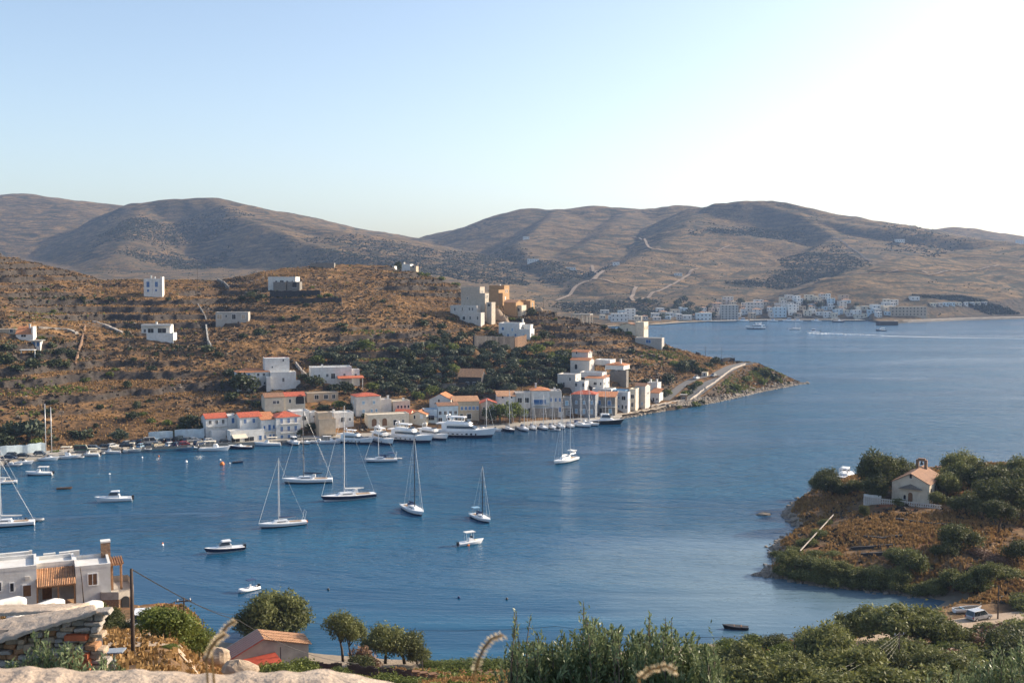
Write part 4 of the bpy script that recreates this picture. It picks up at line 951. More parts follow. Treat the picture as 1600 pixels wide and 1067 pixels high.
def wire(a, b, sag, label, r=.02, mat='wire', n=16):
    a, b = Vector(a), Vector(b); pts = [a.lerp(b, i / n) - Vector((0, 0, sag * 4 * (i / n) * (1 - i / n))) for i in range(n + 1)]
    o = MB().tube(pts, r, 4).build('overhead_wire', M[mat]); return tag(o, label, 'wire')
# ================================================================ THE HARBOUR HOUSES
B_, G_ = 'blue', 'glass'
def HH(*a, **k): return House(*a, **k)
# --- row on the quay, from the left end
h = HH(340, 682, 30, 'white harbour house with red tiled roof and shaded balcony, leftmost on the quay')
h.vol(322, 356, 653, None, 7, roof='gx', rmat='red', wins=[(.2, 5.2, .9, 1.5, 'dark'), (.5, 5.2, .9, 1.5, 'dark'), (.8, 5.2, .9, 1.6, 'dark')]); h.vol(356.5, 373, 652, None, 6, wins=[(.5, 5.4, 1.0, 1.9, B_, 'door'), (.4, 1.6, .8, 1)])
h.vol(328, 350, 672, None, 2.5, y0=-2.6, wall='white', parapet=.2); rail(h.root, h.x(324), h.x(356), 0, 3.9, 'paleframe')
h = HH(393, 690, 30, 'white harbour house with bright red roof above a cream striped taverna awning')
h.vol(375, 409, 651, None, 7, roof='gx', rmat='red', y0=2.0, wins=[(.25, 7.2, .9, 1.5, B_), (.65, 7.2, .9, 1.5, B_)]); h.vol(357, 410, 672, None, 4.5, y0=-2.6, wins=[(.15, 1.2, 3.0, 1.9, 'dark', 'window'), (.55, 1.2, 3.4, 1.9, 'dark', 'window'), (.88, 1.4, 1, 2, B_, 'door')], parapet=.6)
f = MB(); f.add([(h.x(359), -5.2, 2.3), (h.x(381), -5.2, 2.3), (h.x(381), -2.62, 3.4), (h.x(359), -2.62, 3.4), (h.x(359), -5.2, 2.22), (h.x(381), -5.2, 2.22), (h.x(381), -2.62, 3.32), (h.x(359), -2.62, 3.32)], [(0, 1, 2, 3), (4, 7, 6, 5), (0, 4, 5, 1), (1, 5, 6, 2), (3, 2, 6, 7), (0, 3, 7, 4)]); f.build('awning', M['canvas'], h.root)
h = HH(420, 689, 30, 'narrow white harbour house with blue shutters and a small balcony between red roofs')
h.vol(409, 431.5, 655, None, 7, roof='shed', rmat='orange', pitch=.25, wins=[(.2, 5.0, .7, 1.3, B_), (.55, 4.9, .9, 2.0, B_, 'door'), (.85, 5.0, .7, 1.3, B_), (.2, 1.4, .8, 1.9, B_, 'door'), (.6, 1.4, .8, 1.9, B_, 'door'), (.85, 1.4, .7, 1.9, B_, 'door')]); rail(h.root, h.x(411), h.x(430), 0, 3.7, 'blue')
h = HH(451, 689, 30, 'white three-storey harbour house with red hip roof and six blue shuttered windows')
h.vol(432, 470, 651, None, 8, roof='hip', rmat='red', wins=row(3, 7.4, .9, 1.7, B_, .22, .8) + row(3, 4.5, .9, 1.7, B_, .22, .8) + row(3, 1.3, .9, 2.0, B_, .22, .8), side=row(2, 7.4, .8, 1.4, B_)); rail(h.root, h.x(438), h.x(468), 0, 6.4, 'wood'); rail(h.root, h.x(438), h.x(468), 0, 3.3, 'wood')
h = HH(476, 668, 25, 'low white flat-roofed house behind the blue shuttered harbour house'); h.vol(455, 484, 643, None, 6, wins=[(.7, 3.6, 1.6, 1.6, 'dark', 'window')]); h.vol(485, 497, 646, None, 5, wins=[(.5, 4, .6, .8)])
h = HH(512, 690, 25, 'beige two-tier stone house with a cream awning on the quay')
h.vol(499, 525, 655, None, 7, wall='tan', parapet=.3, wins=[(.3, 1.4, 1.4, 2, 'dark', 'door'), (.75, 1.4, 1.2, 2, 'dark', 'door')]); h.vol(499, 521, 645.5, 655, 5, y0=1.5, wall='tan', parapet=.2)
f = MB(); f.obox((h.x(516), -1.6, 3.1), (4.6, 3.0, .12), 0, 0, R(-10)); f.build('awning', M['canvas'], h.root)
h = HH(535, 668, 25, 'white single-storey house with dark doorway behind the big yachts, beside the beige stone house'); h.vol(522, 553, 646, None, 6, wins=[(.45, 3.0, 1.6, 1.8, 'dark', 'window'), (.8, 3.0, .8, 1.0)], chim=(.1, .5, 1.2))
h = HH(576, 650, 24, 'square pale two-storey house with low red hip roof and grey-blue shutters')
h.vol(557, 594, 619, None, 8, wall='pale', roof='hip', rmat='red', pitch=.25, wins=[(.3, 5.2, .9, 1.2, 'ltblue'), (.75, 5.2, .9, 1.2, 'ltblue'), (.3, 2.0, .9, 1.2, 'ltblue'), (.65, 2.0, .7, 1.2, 'ltblue'), (.85, 2.0, .7, 1.2, 'ltblue')], left=[(.5, 5.2, .8, 1.1, 'ltblue')])
h.vol(594.5, 613, 627, None, 6, wall='pale', chim=((.15, .4, 1.4), (.85, .4, 1.5)), y0=.5)
h = HH(627, 646, 18, 'low cream flat house with four small windows, right of the square pale house'); h.vol(614, 641, 628, None, 6, wall='cream', wins=row(4, 2.6, .7, 1.1, G_, .3, .9), chim=(.7, .5, 1.1))
h = HH(607, 668, 20, 'long beige arcaded boathouse behind the motor yachts'); h.vol(575, 640, 648, None, 6, wall='cream', wins=[(.15, 1.8, 1.8, 2.2, 'wood', 'door', 1), (.4, 1.8, 1.8, 2.2, 'wood', 'door', 1), (.65, 1.8, 1.2, 2.0, 'dark', 'door'), (.85, 2.2, .8, 1.1)], parapet=.3)
h = HH(653, 664, -8, 'small cream gabled house with bright orange-red roof over the yachts')
h.vol(640, 666, 648, None, 9, wall='cream', roof='gy', rmat='orange', wins=[(.3, 3.0, .7, 1.4, 'dark'), (.72, 3.2, 1.0, 1.4, 'paleframe')], side=row(2, 2.8, .8, 1.2)); h.vol(615, 639.5, 648, None, 7, wall='cream', roof='gx', rmat='red', y0=1, wins=row(3, 2.8, .8, 1.2, 'dark'))
h = HH(687, 640, -12, 'white gabled house with orange side roof high behind the largest yacht'); h.vol(671, 704, 624, None, 8, roof='gy', rmat='orange', pitch=.5, wins=[(.45, 3.6, .7, 1.1)])
h = HH(690, 662, 12, 'grey-blue open veranda taverna with brown roof behind the largest yacht')
h.vol(663, 683, 641, None, 6, wall='bluewall', wins=[(.5, 2.4, 2.8, 1.8, 'dark', 'window')]); h.vol(684, 716, 634, None, 7, wall='bluewall', roof='gx', rmat='brown', pitch=.25, wins=row(4, 4.2, 1.0, 1.3, 'dark') + row(3, 1.3, 1.5, 2.0, 'dark'))
f = MB(); f.obox((h.x(672), -2, 3.1), (5.4, 4, .12), 0, 0, R(-6))
for q in (-2.4, 2.4): f.tube([(h.x(672) + q, -3.7, -1), (h.x(672) + q, -3.7, 3)], .06, 4)
f.build('canopy', M['bluecloth'], h.root)
h = HH(731, 656, 10, 'long tan house with a row of blue shutters, right of the veranda taverna')
h.vol(709, 749, 627, None, 7, wall='tan', roof='shed', rmat='terra', pitch=.18, wins=row(5, 4.6, .9, 1.4, B_, .32, .93) + [(.3, 1.4, 1.2, 2, 'dark', 'door'), (.6, 1.4, 1.6, 2, 'dark', 'door')])
h = HH(763, 656, 5, 'brick-brown gabled house with white framed windows beside the quay tamarisks'); h.vol(750, 776, 630, None, 7, wall='pink', roof='gy', rmat='red', pitch=.35, wins=[(.25, 4.4, .9, 1.4, 'dark'), (.65, 4.5, .8, 1.2, 'paleframe'), (.85, 4.5, .6, 1.2, 'paleframe')], side=row(2, 4, .8, 1.2))
h = HH(791, 650, 6, 'white house with five small blue windows behind the quay tamarisks'); h.vol(777, 805, 619, None, 7, wins=row(4, 4.6, .6, 1.0, B_) + row(2, 7.6, .7, .9, G_, .3, .8), roof='shed', rmat='terra', pitch=.2)
h = HH(817, 650, 6, 'grey-white flat-roofed harbour house with large dark veranda openings'); h.vol(805.5, 829, 615, None, 7, wall='pale', wins=row(2, 6.4, 1.7, 2.0, 'dark', .28, .75) + row(3, 2.4, .8, 1.6, G_))
h = HH(854, 650, 4, 'large white balconied harbour house with red-brown roof and tall white chimney')
h.vol(829.5, 859, 610, None, 8, roof='hip', rmat='orange', pitch=.3, wins=[(.45, 5.8, 5.2, 1.9, B_, 'window'), (.2, 2.4, .8, 1.6, G_), (.6, 2.4, .8, 1.6, G_)], chim=(.3, .5, 2.6)); h.vol(859.5, 877, 612, None, 8, wall='pale', wins=row(3, 6.6, .8, 1.5, B_) + row(2, 2.6, .9, 1.9, B_), side=row(2, 6, .8, 1.4, B_), chim=(.5, .5, 1.2)); rail(h.root, h.x(831), h.x(857), 0, 4.6, 'ltblue')
h = HH(890, 650, -6, 'narrow stone harbour house with pale blue balcony, left of the blue-grey stone house'); h.vol(879, 892, 622, None, 6, wall='bluestone', wins=[(.5, 5.3, 1.2, 1.9, 'ltblue', 'door'), (.3, 1.4, 1.0, 2.0, 'ltblue', 'door'), (.75, 1.4, .8, 1.8, G_)]); rail(h.root, h.x(878), h.x(893), 0, 3.6, 'ltblue')
h = HH(911, 650, -14, 'blue-grey stone two-storey house with red roof and white framed windows'); h.vol(893, 930, 616, None, 8, wall='bluestone', roof='hip', rmat='red', pitch=.3, wins=row(3, 5.6, .8, 1.4, 'ltblue', .2, .85) + row(3, 1.9, .9, 1.9, 'ltblue', .2, .85), side=row(2, 5.4, .8, 1.4, 'ltblue'))
h = HH(945, 648, -14, 'stone harbour house with two blue balconies and orange roof'); h.vol(931, 961, 620, None, 7, wall='stone', roof='shed', rmat='orange', pitch=.2, wins=[(.2, 5.0, .9, 1.9, 'blue', 'door'), (.7, 5.0, 1.5, 1.9, 'blue', 'door'), (.25, 1.6, 1.2, 2.0, 'dark', 'door'), (.75, 1.6, 1.2, 2.0, 'ltblue', 'door')]); rail(h.root, h.x(931), h.x(961), 0, 3.5, 'ltblue')
h = HH(972, 643, -20, 'narrow white harbour house with dark upper doorway, left of the cream house'); h.vol(962, 981, 614, None, 4, wins=[(.25, 5.9, .5, .9, B_), (.65, 5.8, 1.6, 1.6, 'dark', 'window'), (.25, 2.2, .5, .9, B_), (.55, 2.0, .7, 1.7, 'dark'), (.85, 2.0, .6, 1.3)], side=row(1, 5, .8, 1.2))
h = HH(987, 641, -20, 'slim cream harbour house squeezed between two white ones'); h.vol(983, 993, 609, None, 7, wall='cream', wins=[(.5, 6.0, 1.4, 1.6, 'dark', 'window'), (.5, 2.4, 1.0, 1.8, 'dark')])
h = HH(1003, 638, -28, 'tall sunlit white house with brown roof at the east end of the quay'); h.vol(992, 1008, 603, None, 6, wall='pale', roof='gx', rmat='brown', pitch=.3, wins=[(.25, 2.0, .8, 1.5, 'ltblue'), (.7, 2.0, .8, 1.5, 'ltblue')], side=[(.4, 6.4, .7, 1.1), (.7, 6.4, .7, 1.1)])
h = HH(1022, 617, -28, 'white flat-roofed house with two chimneys above the east end of the quay'); h.vol(1011, 1027, 599, None, 5, wins=row(2, 2.8, .7, 1.1, G_), chim=((.2, .4, 1.6), (.85, .3, 1.8)))
h = HH(1024, 630, -28, 'small white annex with orange tiled porch beside the road'); h.vol(1016, 1030, 614, None, 5, roof='shed', rmat='orange', pitch=.3, wins=[(.35, 1.5, .8, 1.9, 'dark', 'door'), (.75, 1.8, .7, .9)])
# --- upper row
h = HH(443, 645, 22, 'beige arcaded house with two red-brown roofs and a wide dark arch'); h.vol(414, 444, 620, None, 8, wall='cream', roof='gx', rmat='brown', pitch=.3, wins=[(.5, 4.2, 1.0, 1.1), (.68, 4.2, 1.0, 1.1)]); h.vol(444.5, 478, 620, None, 8, wall='cream', roof='gx', rmat='red', pitch=.3, wins=[(.28, 4.4, .7, 1.4), (.75, 4.2, 3.2, 2.3, 'dark', 'window', 1)], y0=.6)
h = HH(398, 607, 24, 'white two-storey cliff house with orange hip roof and balcony')
h.vol(372, 421, 582, None, 8, roof='hip', rmat='orange', pitch=.3, wins=[(.35, 5.0, 1.0, 2.1, B_, 'door'), (.65, 5.4, .9, 1.1), (.83, 5.4, .9, 1.1), (.4, 1.6, 1.2, 2, 'dark', 'door'), (.68, 1.6, .8, 1.6, 'dark'), (.85, 1.8, .7, 1.0, 'dark')]); rail(h.root, h.x(382), h.x(404), 0, 3.7, 'blue')
h = HH(437, 608, 18, 'tall windowless white tower house with red coping beside the cliff house'); h.vol(414, 453, 560, None, 8, y0=3.5, wall='white', parapet=.3, wins=[(.75, 11.5, .6, .8, 'dark'), (.3, 8.8, .5, .7, 'dark')]); h.vol(463.3, 470, 597, None, 4, y0=.6, wall='white', parapet=.2); h.vol(416, 422.6, 588, None, 3, y0=-1.2, wall='white', parapet=.1); h.vol(423, 463, 583, None, 7, wins=[(.5, 3.8, .8, 1.5)]); f = MB(); f.box(h.x(414), h.x(453), 3.4, 3.9, h.z(560) + .31, h.z(560) + .5); f.build('coping', M['redbrick'], h.root)
h = HH(518, 600, 16, 'low white villa with red terrace canopy among the olive trees'); h.vol(486, 550, 575, None, 8, wins=[(.4, 3.6, .9, 1.2), (.54, 3.3, 1.6, 2.1, 'dark', 'window'), (.82, 3.6, .8, 1.2), (.2, 3.6, .7, .9)], chim=(.3, .5, 1.1)); h.vol(550.5, 563, 580, None, 5, y0=1, wins=[(.5, 3.4, .8, 1.0)])
f = MB(); f.obox((h.x(547), -2.3, h.z(589)), (h.x(568) - h.x(527), 4.5, .18), 0, 0, R(8)); f.build('canopy', M['redbrick'], h.root)
for q in (530, 548, 565): MB().tube([(h.x(q), -4, -4), (h.x(q), -4, h.z(591))], .15, 6).build('post', M['white'], h.root)
h = HH(503, 626, 20, 'low tan outbuilding with three openings under the white villa'); h.vol(480, 529, 614, None, 5, wall='tan', wins=[(.3, 1.5, 1.6, 1.6, 'dark', 'window'), (.6, 1.5, 1.6, 1.6, 'dark', 'window'), (.85, 1.5, 1.2, 1.6, 'dark', 'window')], parapet=.2)
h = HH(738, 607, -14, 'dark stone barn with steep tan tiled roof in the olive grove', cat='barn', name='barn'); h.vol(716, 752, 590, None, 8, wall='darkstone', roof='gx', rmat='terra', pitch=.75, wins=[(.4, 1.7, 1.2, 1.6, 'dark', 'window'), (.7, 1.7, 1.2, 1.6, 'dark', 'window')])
h = HH(905, 585, -26, 'white double-roofed house with arched dark window above the harbour'); h.vol(891, 921, 563, None, 6, wall='pale', roof='gx', rmat='orange', pitch=.3, wins=[(.3, 3.2, 1.2, 1.8, 'dark', 'window', 1)], side=[(.5, 4.0, .9, 1.3)]); h.vol(893, 919, 550, None, 5, y0=6.2, wall='pale', roof='gx', rmat='orange', pitch=.35, side=[(.3, 9.6, .8, 1.3), (.7, 9.6, .8, 1.3)], wins=[(.3, 9.4, .7, 1.2)])
h = HH(886, 605, -24, 'white split-level house with sloping parapet below the double-roofed house'); h.vol(871, 899, 586, None, 7, wall='pale', wins=[(.7, 3.6, .8, 1.4), (.35, 1.2, .9, 1.8, 'dark')], side=[(.4, 3.4, .7, 1.2)]); h.vol(899, 914, 596, None, 5, y0=-.5, wins=row(2, 1.4, 1.0, 1.5, 'dark'))
h = HH(928, 609, -24, 'white cube house with flat brown-edged roof and wide window'); h.vol(914, 943, 591, None, 8, roof='shed', rmat='orange', pitch=.1, wins=[(.55, 2.8, 1.4, 1.2, 'dark', 'window'), (.85, 2.8, .7, 1.2)], side=row(2, 2.8, .8, 1.2)); h.vol(905, 941, 583, 592, 6, y0=5, wall='white')
h = HH(940, 622, -22, 'white house with round-arched blue window behind the stone harbour houses'); h.vol(925, 955, 609, None, 7, wins=[(.5, 2.2, .9, 1.3, B_, 'window', 1)]); h.vol(957, 977, 610, None, 6, y0=2, wall='ltblue', wins=row(2, 2.2, 1.0, 1.4, G_))
h = HH(966, 598, -26, 'white house with tall white chimney on a dark stone base'); h.vol(953, 969, 580, None, 6, wall='stone', parapet=0); h.vol(945, 974, 571, 578, 8, y0=.2, roof='hip', rmat='orange', pitch=.25, wins=[(.6, 3.6 + 1.6, 1.0, .9)], chim=(.75, .3, 2.6)); h.vol(929, 953, 563.5, 572, 7, y0=2, parapet=.2); h.vol(969, 979, 579, None, 3, y0=-.4, wall='stone', parapet=.2)
# --- hill houses
h = HH(239, 464, 8, 'white twin-bay hilltop house with four blue windows and two chimneys')
h.vol(225, 238.3, 437, None, 6, wins=[(.5, 6.8, 1.6, 3.0, B_, 'window'), (.5, 3.4, 1.2, 1.3, B_)], chim=(.8, .4, 2.2)); h.vol(238.6, 251, 437, None, 6, wins=[(.5, 6.8, 1.4, 2.8, B_, 'window'), (.45, 3.6, .9, 1.2, B_)], chim=(.2, .4, 1.4)); h.vol(251.3, 254, 434, None, 6)
h = HH(443, 455, -6, 'long white house with flat roof and stone wing on the ridge'); h.vol(419, 462, 434, None, 8, wins=[(.3, 5.0, 1.2, 1.8), (.5, 5, 2.2, 2.2, 'dark', 'window'), (.7, 5, 1.2, 1.8, 'dark', 'window'), (.88, 5, .7, 1.8)], side=row(2, 5, .8, 1.3)); h.vol(430, 449, 441, None, 3, y0=-3.3, wall='stone', parapet=.1); h.vol(450, 470, 441, None, 5, y0=-2.2, wall='stone', parapet=.2, wins=[(.6, 3.2, 2.4, 2.2, 'dark', 'window', 1)])
h = HH(362, 505, 4, 'roofless grey block house with one dark doorway on the hillside'); h.vol(337, 388, 488, None, 6, wall='grey', parapet=.1, wins=[(.12, 3.2, 2.4, 2.4, 'tan', 'window'), (.33, 3.6, .9, 1.2, 'dark'), (.56, 3.2, 1.8, 2.4, 'dark', 'window'), (.85, 3.2, 1.8, 2.2, 'tan', 'window')])
h = HH(248, 533, 2, 'flat white house over a blank white terrace wall, with dark veranda'); h.vol(229, 271, 521, None, 6, wall='white', parapet=.2); h.vol(221, 266, 509, 521, 6, y0=2.6, wall='white', wins=[(.12, 4.6, 1.0, 1.4, 'dark'), (.33, 4.6, 2.6, 1.9, 'dark', 'window'), (.72, 4.6, 3.8, 2.2, 'dark', 'window')], chim=(.5, .3, 1.6)); f = MB(); f.box(h.x(220), h.x(267), .9, 3.5, h.z(509.5), h.z(507)); f.build('roof_slab', M['white'], h.root)
h = HH(38, 532, 8, 'small white cottage with orange tiled roof and long low wing'); h.vol(25, 49, 522, None, 5, roof='shed', rmat='orange', pitch=.55, wins=[(.5, 2.0, 2.0, 1.0, 'dark', 'window')], chim=(.75, .8, 4)); h.vol(-30, 24.6, 514, None, 6, y0=3, wall='tan', parapet=.1, wins=row(3, 4, 1.2, 1.4, 'dark')); h.vol(49.3, 52, 512, None, 5)
h = HH(57, 545, 8, 'small flat-roofed outbuilding with bright blue shutters below the cottage'); h.vol(49, 63, 533, None, 4, wins=[(.3, 2.0, 1.0, 1.8, B_, 'door'), (.75, 2.0, 1.0, 1.8, B_, 'door')], parapet=0); f = MB(); f.box(h.x(46), h.x(67), -1.6, 4.2, h.z(532.8), h.z(531.8)); f.build('roof_slab', M['concrete'], h.root)
h = HH(503, 414, 0, 'ruined stone hut on the skyline of the hill', cat='ruin', name='ruin', P=at(503, 418)); h.vol(485, 522, 407, None, 5, wall='stone', parapet=0)
h = HH(640, 424, -14, 'white summit house half hidden behind a dark bush'); h.vol(628, 641, 414, None, 6, chim=(.1, .5, 1.6)); h.vol(641, 650, 417, None, 5, wall='tan', wins=[(.5, 3, 1.2, 1.6, 'dark')]); h.vol(605, 616, 417, None, 5)
h = HH(735, 503, -30, 'tall grey-sided terraced white house stepping down the hill')
h.vol(720, 750, 449, None, 5, y0=7.0, wall='sandwall', roof='flat', wins=[(.35, 12.5, .8, .9)], side=[(.25, 16, .8, 1.5), (.6, 16, .8, 1.5)]); h.vol(748, 758, 459, None, 4, y0=6, wall='sandwall', side=[(.3, 13.5, .7, 1.6), (.65, 13.5, .7, 1.6)])
h.vol(701, 719, 479, None, 6, y0=1.5, wall='pale', wins=[(.4, 6.5, .9, 1.6, 'dark')]); h.vol(719.5, 745, 478.5, None, 6, y0=2, wall='pale', wins=[(.1, 6.8, .9, 1.6, 'dark'), (.55, 6.8, .8, 1.6, 'dark'), (.75, 6.8, .8, 1.6, 'dark')]); h.vol(721, 754, 490, None, 4, y0=-1.8, wall='pale', parapet=.7, wins=[(.2, 2.0, 1.6, 1.8, 'dark', 'window'), (.5, 2.2, .9, 1.8, 'dark'), (.85, 2.2, .9, 1.8, 'dark')])
h.vol(760, 768, 473, None, 4, y0=5, wall='sandwall', wins=[(.5, 9, 1.4, 1.6, 'dark', 'window')])
h = HH(775, 478, -30, 'ochre cubic house with pale parapet on the hill crest'); h.vol(765, 779, 454, None, 7, wall='ochre', side=[(.4, 6.5, .7, 1.5, 'paleframe')]); h.vol(779, 785, 459, None, 6, y0=.4, wall='ochre', side=[(.5, 4.5, .8, 1.6, 'paleframe')]); h.vol(764, 788, 447, None, 6, y0=8.5, wall='ochre', side=[(.3, 8.5, .7, 1.8), (.6, 8.5, .7, 1.8)], chim=(.55, .5, .9))
h = HH(800, 494, -32, 'ochre house with red tiled roof below the crest houses'); h.vol(787, 806, 473, None, 8, wall='ochre', roof='gx', rmat='terra', pitch=.35, side=[(.3, 4.5, .8, 1.6), (.65, 4.5, .8, 1.6)]); h.vol(806, 815, 478, None, 5, y0=2, wall='cream', wins=[(.5, 3.6, 1.2, 1.8, 'dark')])
h = HH(823, 486, -30, 'ochre row house with pale corner bays at the end of the crest'); h.vol(811, 822, 470, None, 7, wall='ochre', side=[(.4, 3.6, .9, 2.4, 'paleframe')]); h.vol(823, 830, 471, None, 5, y0=-1, wall='ochre', side=[(.5, 3.6, .9, 2.2)])
h = HH(808, 529, -20, 'white cube house with blue shutters and sunlit right wing'); h.vol(779, 812, 506, None, 8, wins=[(.2, 5.0, 1.2, 1.5, B_), (.65, 4.6, .9, 1.4, 'ltblue'), (.45, 1.6, .9, 1.4, B_), (.8, 1.8, 1.0, 1.3, B_)], side=[(.3, 5, .8, 1.5), (.65, 5, .8, 1.5)], chim=(.95, .8, 2.2)); h.vol(813, 829, 516, None, 7, y0=-1.0, parapet=.7, side=[(.45, 2.0, 2.0, 1.6, 'dark', 'window')], wins=[(.4, 2.0, .8, 1.2, 'ltblue')]); h.vol(812.5, 829, 508, None, 4, y0=4, wins=[(.3, 5, .7, 1.3)])
h = HH(990, 524, -24, 'cream house with grey pitched roof and three narrow arched windows on the headland'); h.vol(968, 992, 509, None, 8, wall='cream', roof='gy', rmat='brown', pitch=.3, wins=[(.5, 3, .8, 1.4, 'dark')]); h.vol(992.5, 1006, 503.5, None, 8, wall='cream', parapet=.2, side=[(.2, 4, .7, 1.8, 'dark', 'window', 1), (.5, 4, .7, 1.8, 'dark', 'window', 1), (.8, 4, .7, 1.8, 'dark', 'window', 1)])
h = HH(1016, 541, -20, 'low grey block house with blue shutter below the arched-window house'); h.vol(992, 1034, 528, None, 6, wall='grey', parapet=.1, wins=[(.5, 2.6, 2.6, 1.8, B_, 'window')])
h = HH(908, 500, -20, 'unfinished concrete frame with bare columns on the headland crest', cat='unfinished building', name='concrete_frame')
f = MB(); f.box(h.x(892), h.x(922), 0, 6, h.z(489.5), h.z(488)); f.build('slab', M['concrete'], h.root)
for q in (893, 899, 905, 911, 917, 921):
    for yy in (.2, 5.6): MB().box(h.x(q) - .2, h.x(q) + .2, yy - .2, yy + .2, -3, h.z(489.6)).build('column', M['concrete'], h.root)
h = HH(1068, 627, -10, 'small square stone shelter at the fork of the road', cat='shelter', name='stone_shelter'); h.vol(1063, 1073, 617, None, 2.5, wall='brownstone', parapet=0, wins=[(.5, 1.1, 1.3, 1.6, 'dark', 'window')]); f = MB(); f.box(h.x(1062), h.x(1074), -.3, 2.8, h.z(617) + .005, h.z(617) + .2); f.build('roof_slab', M['concrete'], h.root)
h = HH(960, 506 + 60, -20, 'small white shed with flat roof on the road bend', P=at(1101, 588)); h.vol(955, 964, 560, None, 3, wall='cream', wins=[(.5, .9, .8, 1.4, 'dark')], parapet=.1)
# ---------------------------------------------------------------- walls on the hill
def drywall(pl, hgt, label, mat='darkstone', th=.5, name='stone_wall', base=-1.5, fn=at):
    P = [fn(*p) for p in pl]; mb = MB(); rings = []; P = [a + (b - a) * t for a, b in zip(P[:-1], P[1:]) for t in np.arange(0, 1, 1 / max(2, int(np.linalg.norm(b - a) / 1.6)))] + [P[-1]]
    P = [np.array(p) + np.array([math.sin(i * 2.3) * .12, math.cos(i * 1.9) * .2, (math.sin(i * 1.3) + math.sin(i * 2.9)) * .09 * min(1.5, hgt)]) for i, p in enumerate(P)]
    for i, p in enumerate(P):
        a = P[max(i - 1, 0)]; b = P[min(i + 1, len(P) - 1)]; d = np.array([b[0] - a[0], b[1] - a[1]]); d /= np.linalg.norm(d) + 1e-9; nx, ny = -d[1] * th / 2, d[0] * th / 2
        rings.append([(p[0] - nx, p[1] - ny, p[2] + base), (p[0] - nx, p[1] - ny, p[2] + hgt), (p[0] + nx, p[1] + ny, p[2] + hgt), (p[0] + nx, p[1] + ny, p[2] + base)])
    mb.loft(rings); o = mb.build(name, M[mat]); return tag(o, label, 'wall')
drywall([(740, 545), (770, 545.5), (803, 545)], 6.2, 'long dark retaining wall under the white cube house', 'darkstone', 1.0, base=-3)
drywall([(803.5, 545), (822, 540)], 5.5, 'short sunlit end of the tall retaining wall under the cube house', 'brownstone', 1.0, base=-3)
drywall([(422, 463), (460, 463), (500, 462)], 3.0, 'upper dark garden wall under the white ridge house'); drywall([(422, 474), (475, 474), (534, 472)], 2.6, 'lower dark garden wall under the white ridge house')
drywall([(322, 512), (323, 520), (325, 535), (330, 545)], 1.6, 'narrow pale wall running downhill beside the roofless house', 'concrete', .6)
drywall([(309, 478), (316, 488), (322, 500), (323, 512)], 1.2, 'rough stone wall descending from the upper field', 'stone', .6)
drywall([(118, 573), (122, 555), (128, 535), (133, 512)], 1.3, 'straight sunlit wall climbing the left hillside', 'brownstone', .6)
drywall([(145, 504), (165, 510), (190, 521)], 1.0, 'pale curved wall above the terraced field', 'palerock', 1.2)
drywall([(60, 513), (90, 515), (110, 517), (120, 522)], .8, 'pale curved garden wall right of the small cottage', 'palerock', 1.6)
drywall([(340, 437), (350, 444), (358, 452)], 1.6, 'short field wall on the hill crest', 'stone', .7)
drywall([(462, 570), (470, 580), (485, 596)], 1.3, 'pale sloping wall left of the low white villa', 'palerock', .5)
drywall([(0, 712), (40, 709), (72, 705)], 3.0, 'white quayside wall with blue paint at far left', 'bluewall', .4, base=-.5)
drywall([(232, 690), (252, 688), (270, 687)], 3.2, 'white wall behind the parked cars, left section', 'bluewall', .4, base=-.5); drywall([(273, 687), (295, 685.5), (320, 684)], 3.4, 'white wall behind the parked cars, right section', 'bluewall', .4, base=-.5)
drywall([(828, 652), (856, 651.5), (884, 651)], 3.6, 'rough pale stone terrace wall below the balconied harbour house', 'stone', .8, base=-.5)
drywall([(1018, 636), (1034, 633), (1062, 627.5), (1078, 626), (1092, 616), (1100, 609)], .9, 'low pale parapet along the seaward edge of the road', 'palerock', .4, base=-1)
drywall([(1102, 608), (1116, 599), (1130, 588), (1145, 577), (1165, 570), (1176, 569)], .9, 'low pale parapet on the headland bend', 'palerock', .4, base=-1)
drywall([(600, 592), (640, 590), (690, 588)], 1.4, 'dark terrace wall in the middle of the olive grove', 'stone', .6); drywall([(640, 606), (680, 605), (712, 604)], 1.2, 'lower pale terrace wall in the olive grove', 'stone', .6)
h = MB(); P = at(44, 556); r_ = empty('pergola', P, 0, 'white open pergola below the small cottage', 'pergola')
MB().box(-3, 3, -1.2, 1.2, 2.4, 2.6).build('top_frame', M['paleframe'], r_)
for q in (-2.8, 2.8): MB().box(q - .12, q + .12, -.12, .12, -1, 2.4).build('post', M['paleframe'], r_)
def proj(x, y, z):
    dz = z - CAMZ; depth = y * cp - dz * sp; up = y * sp + dz * cp
    return 800 + F * x / depth, 533.5 - F * up / depth
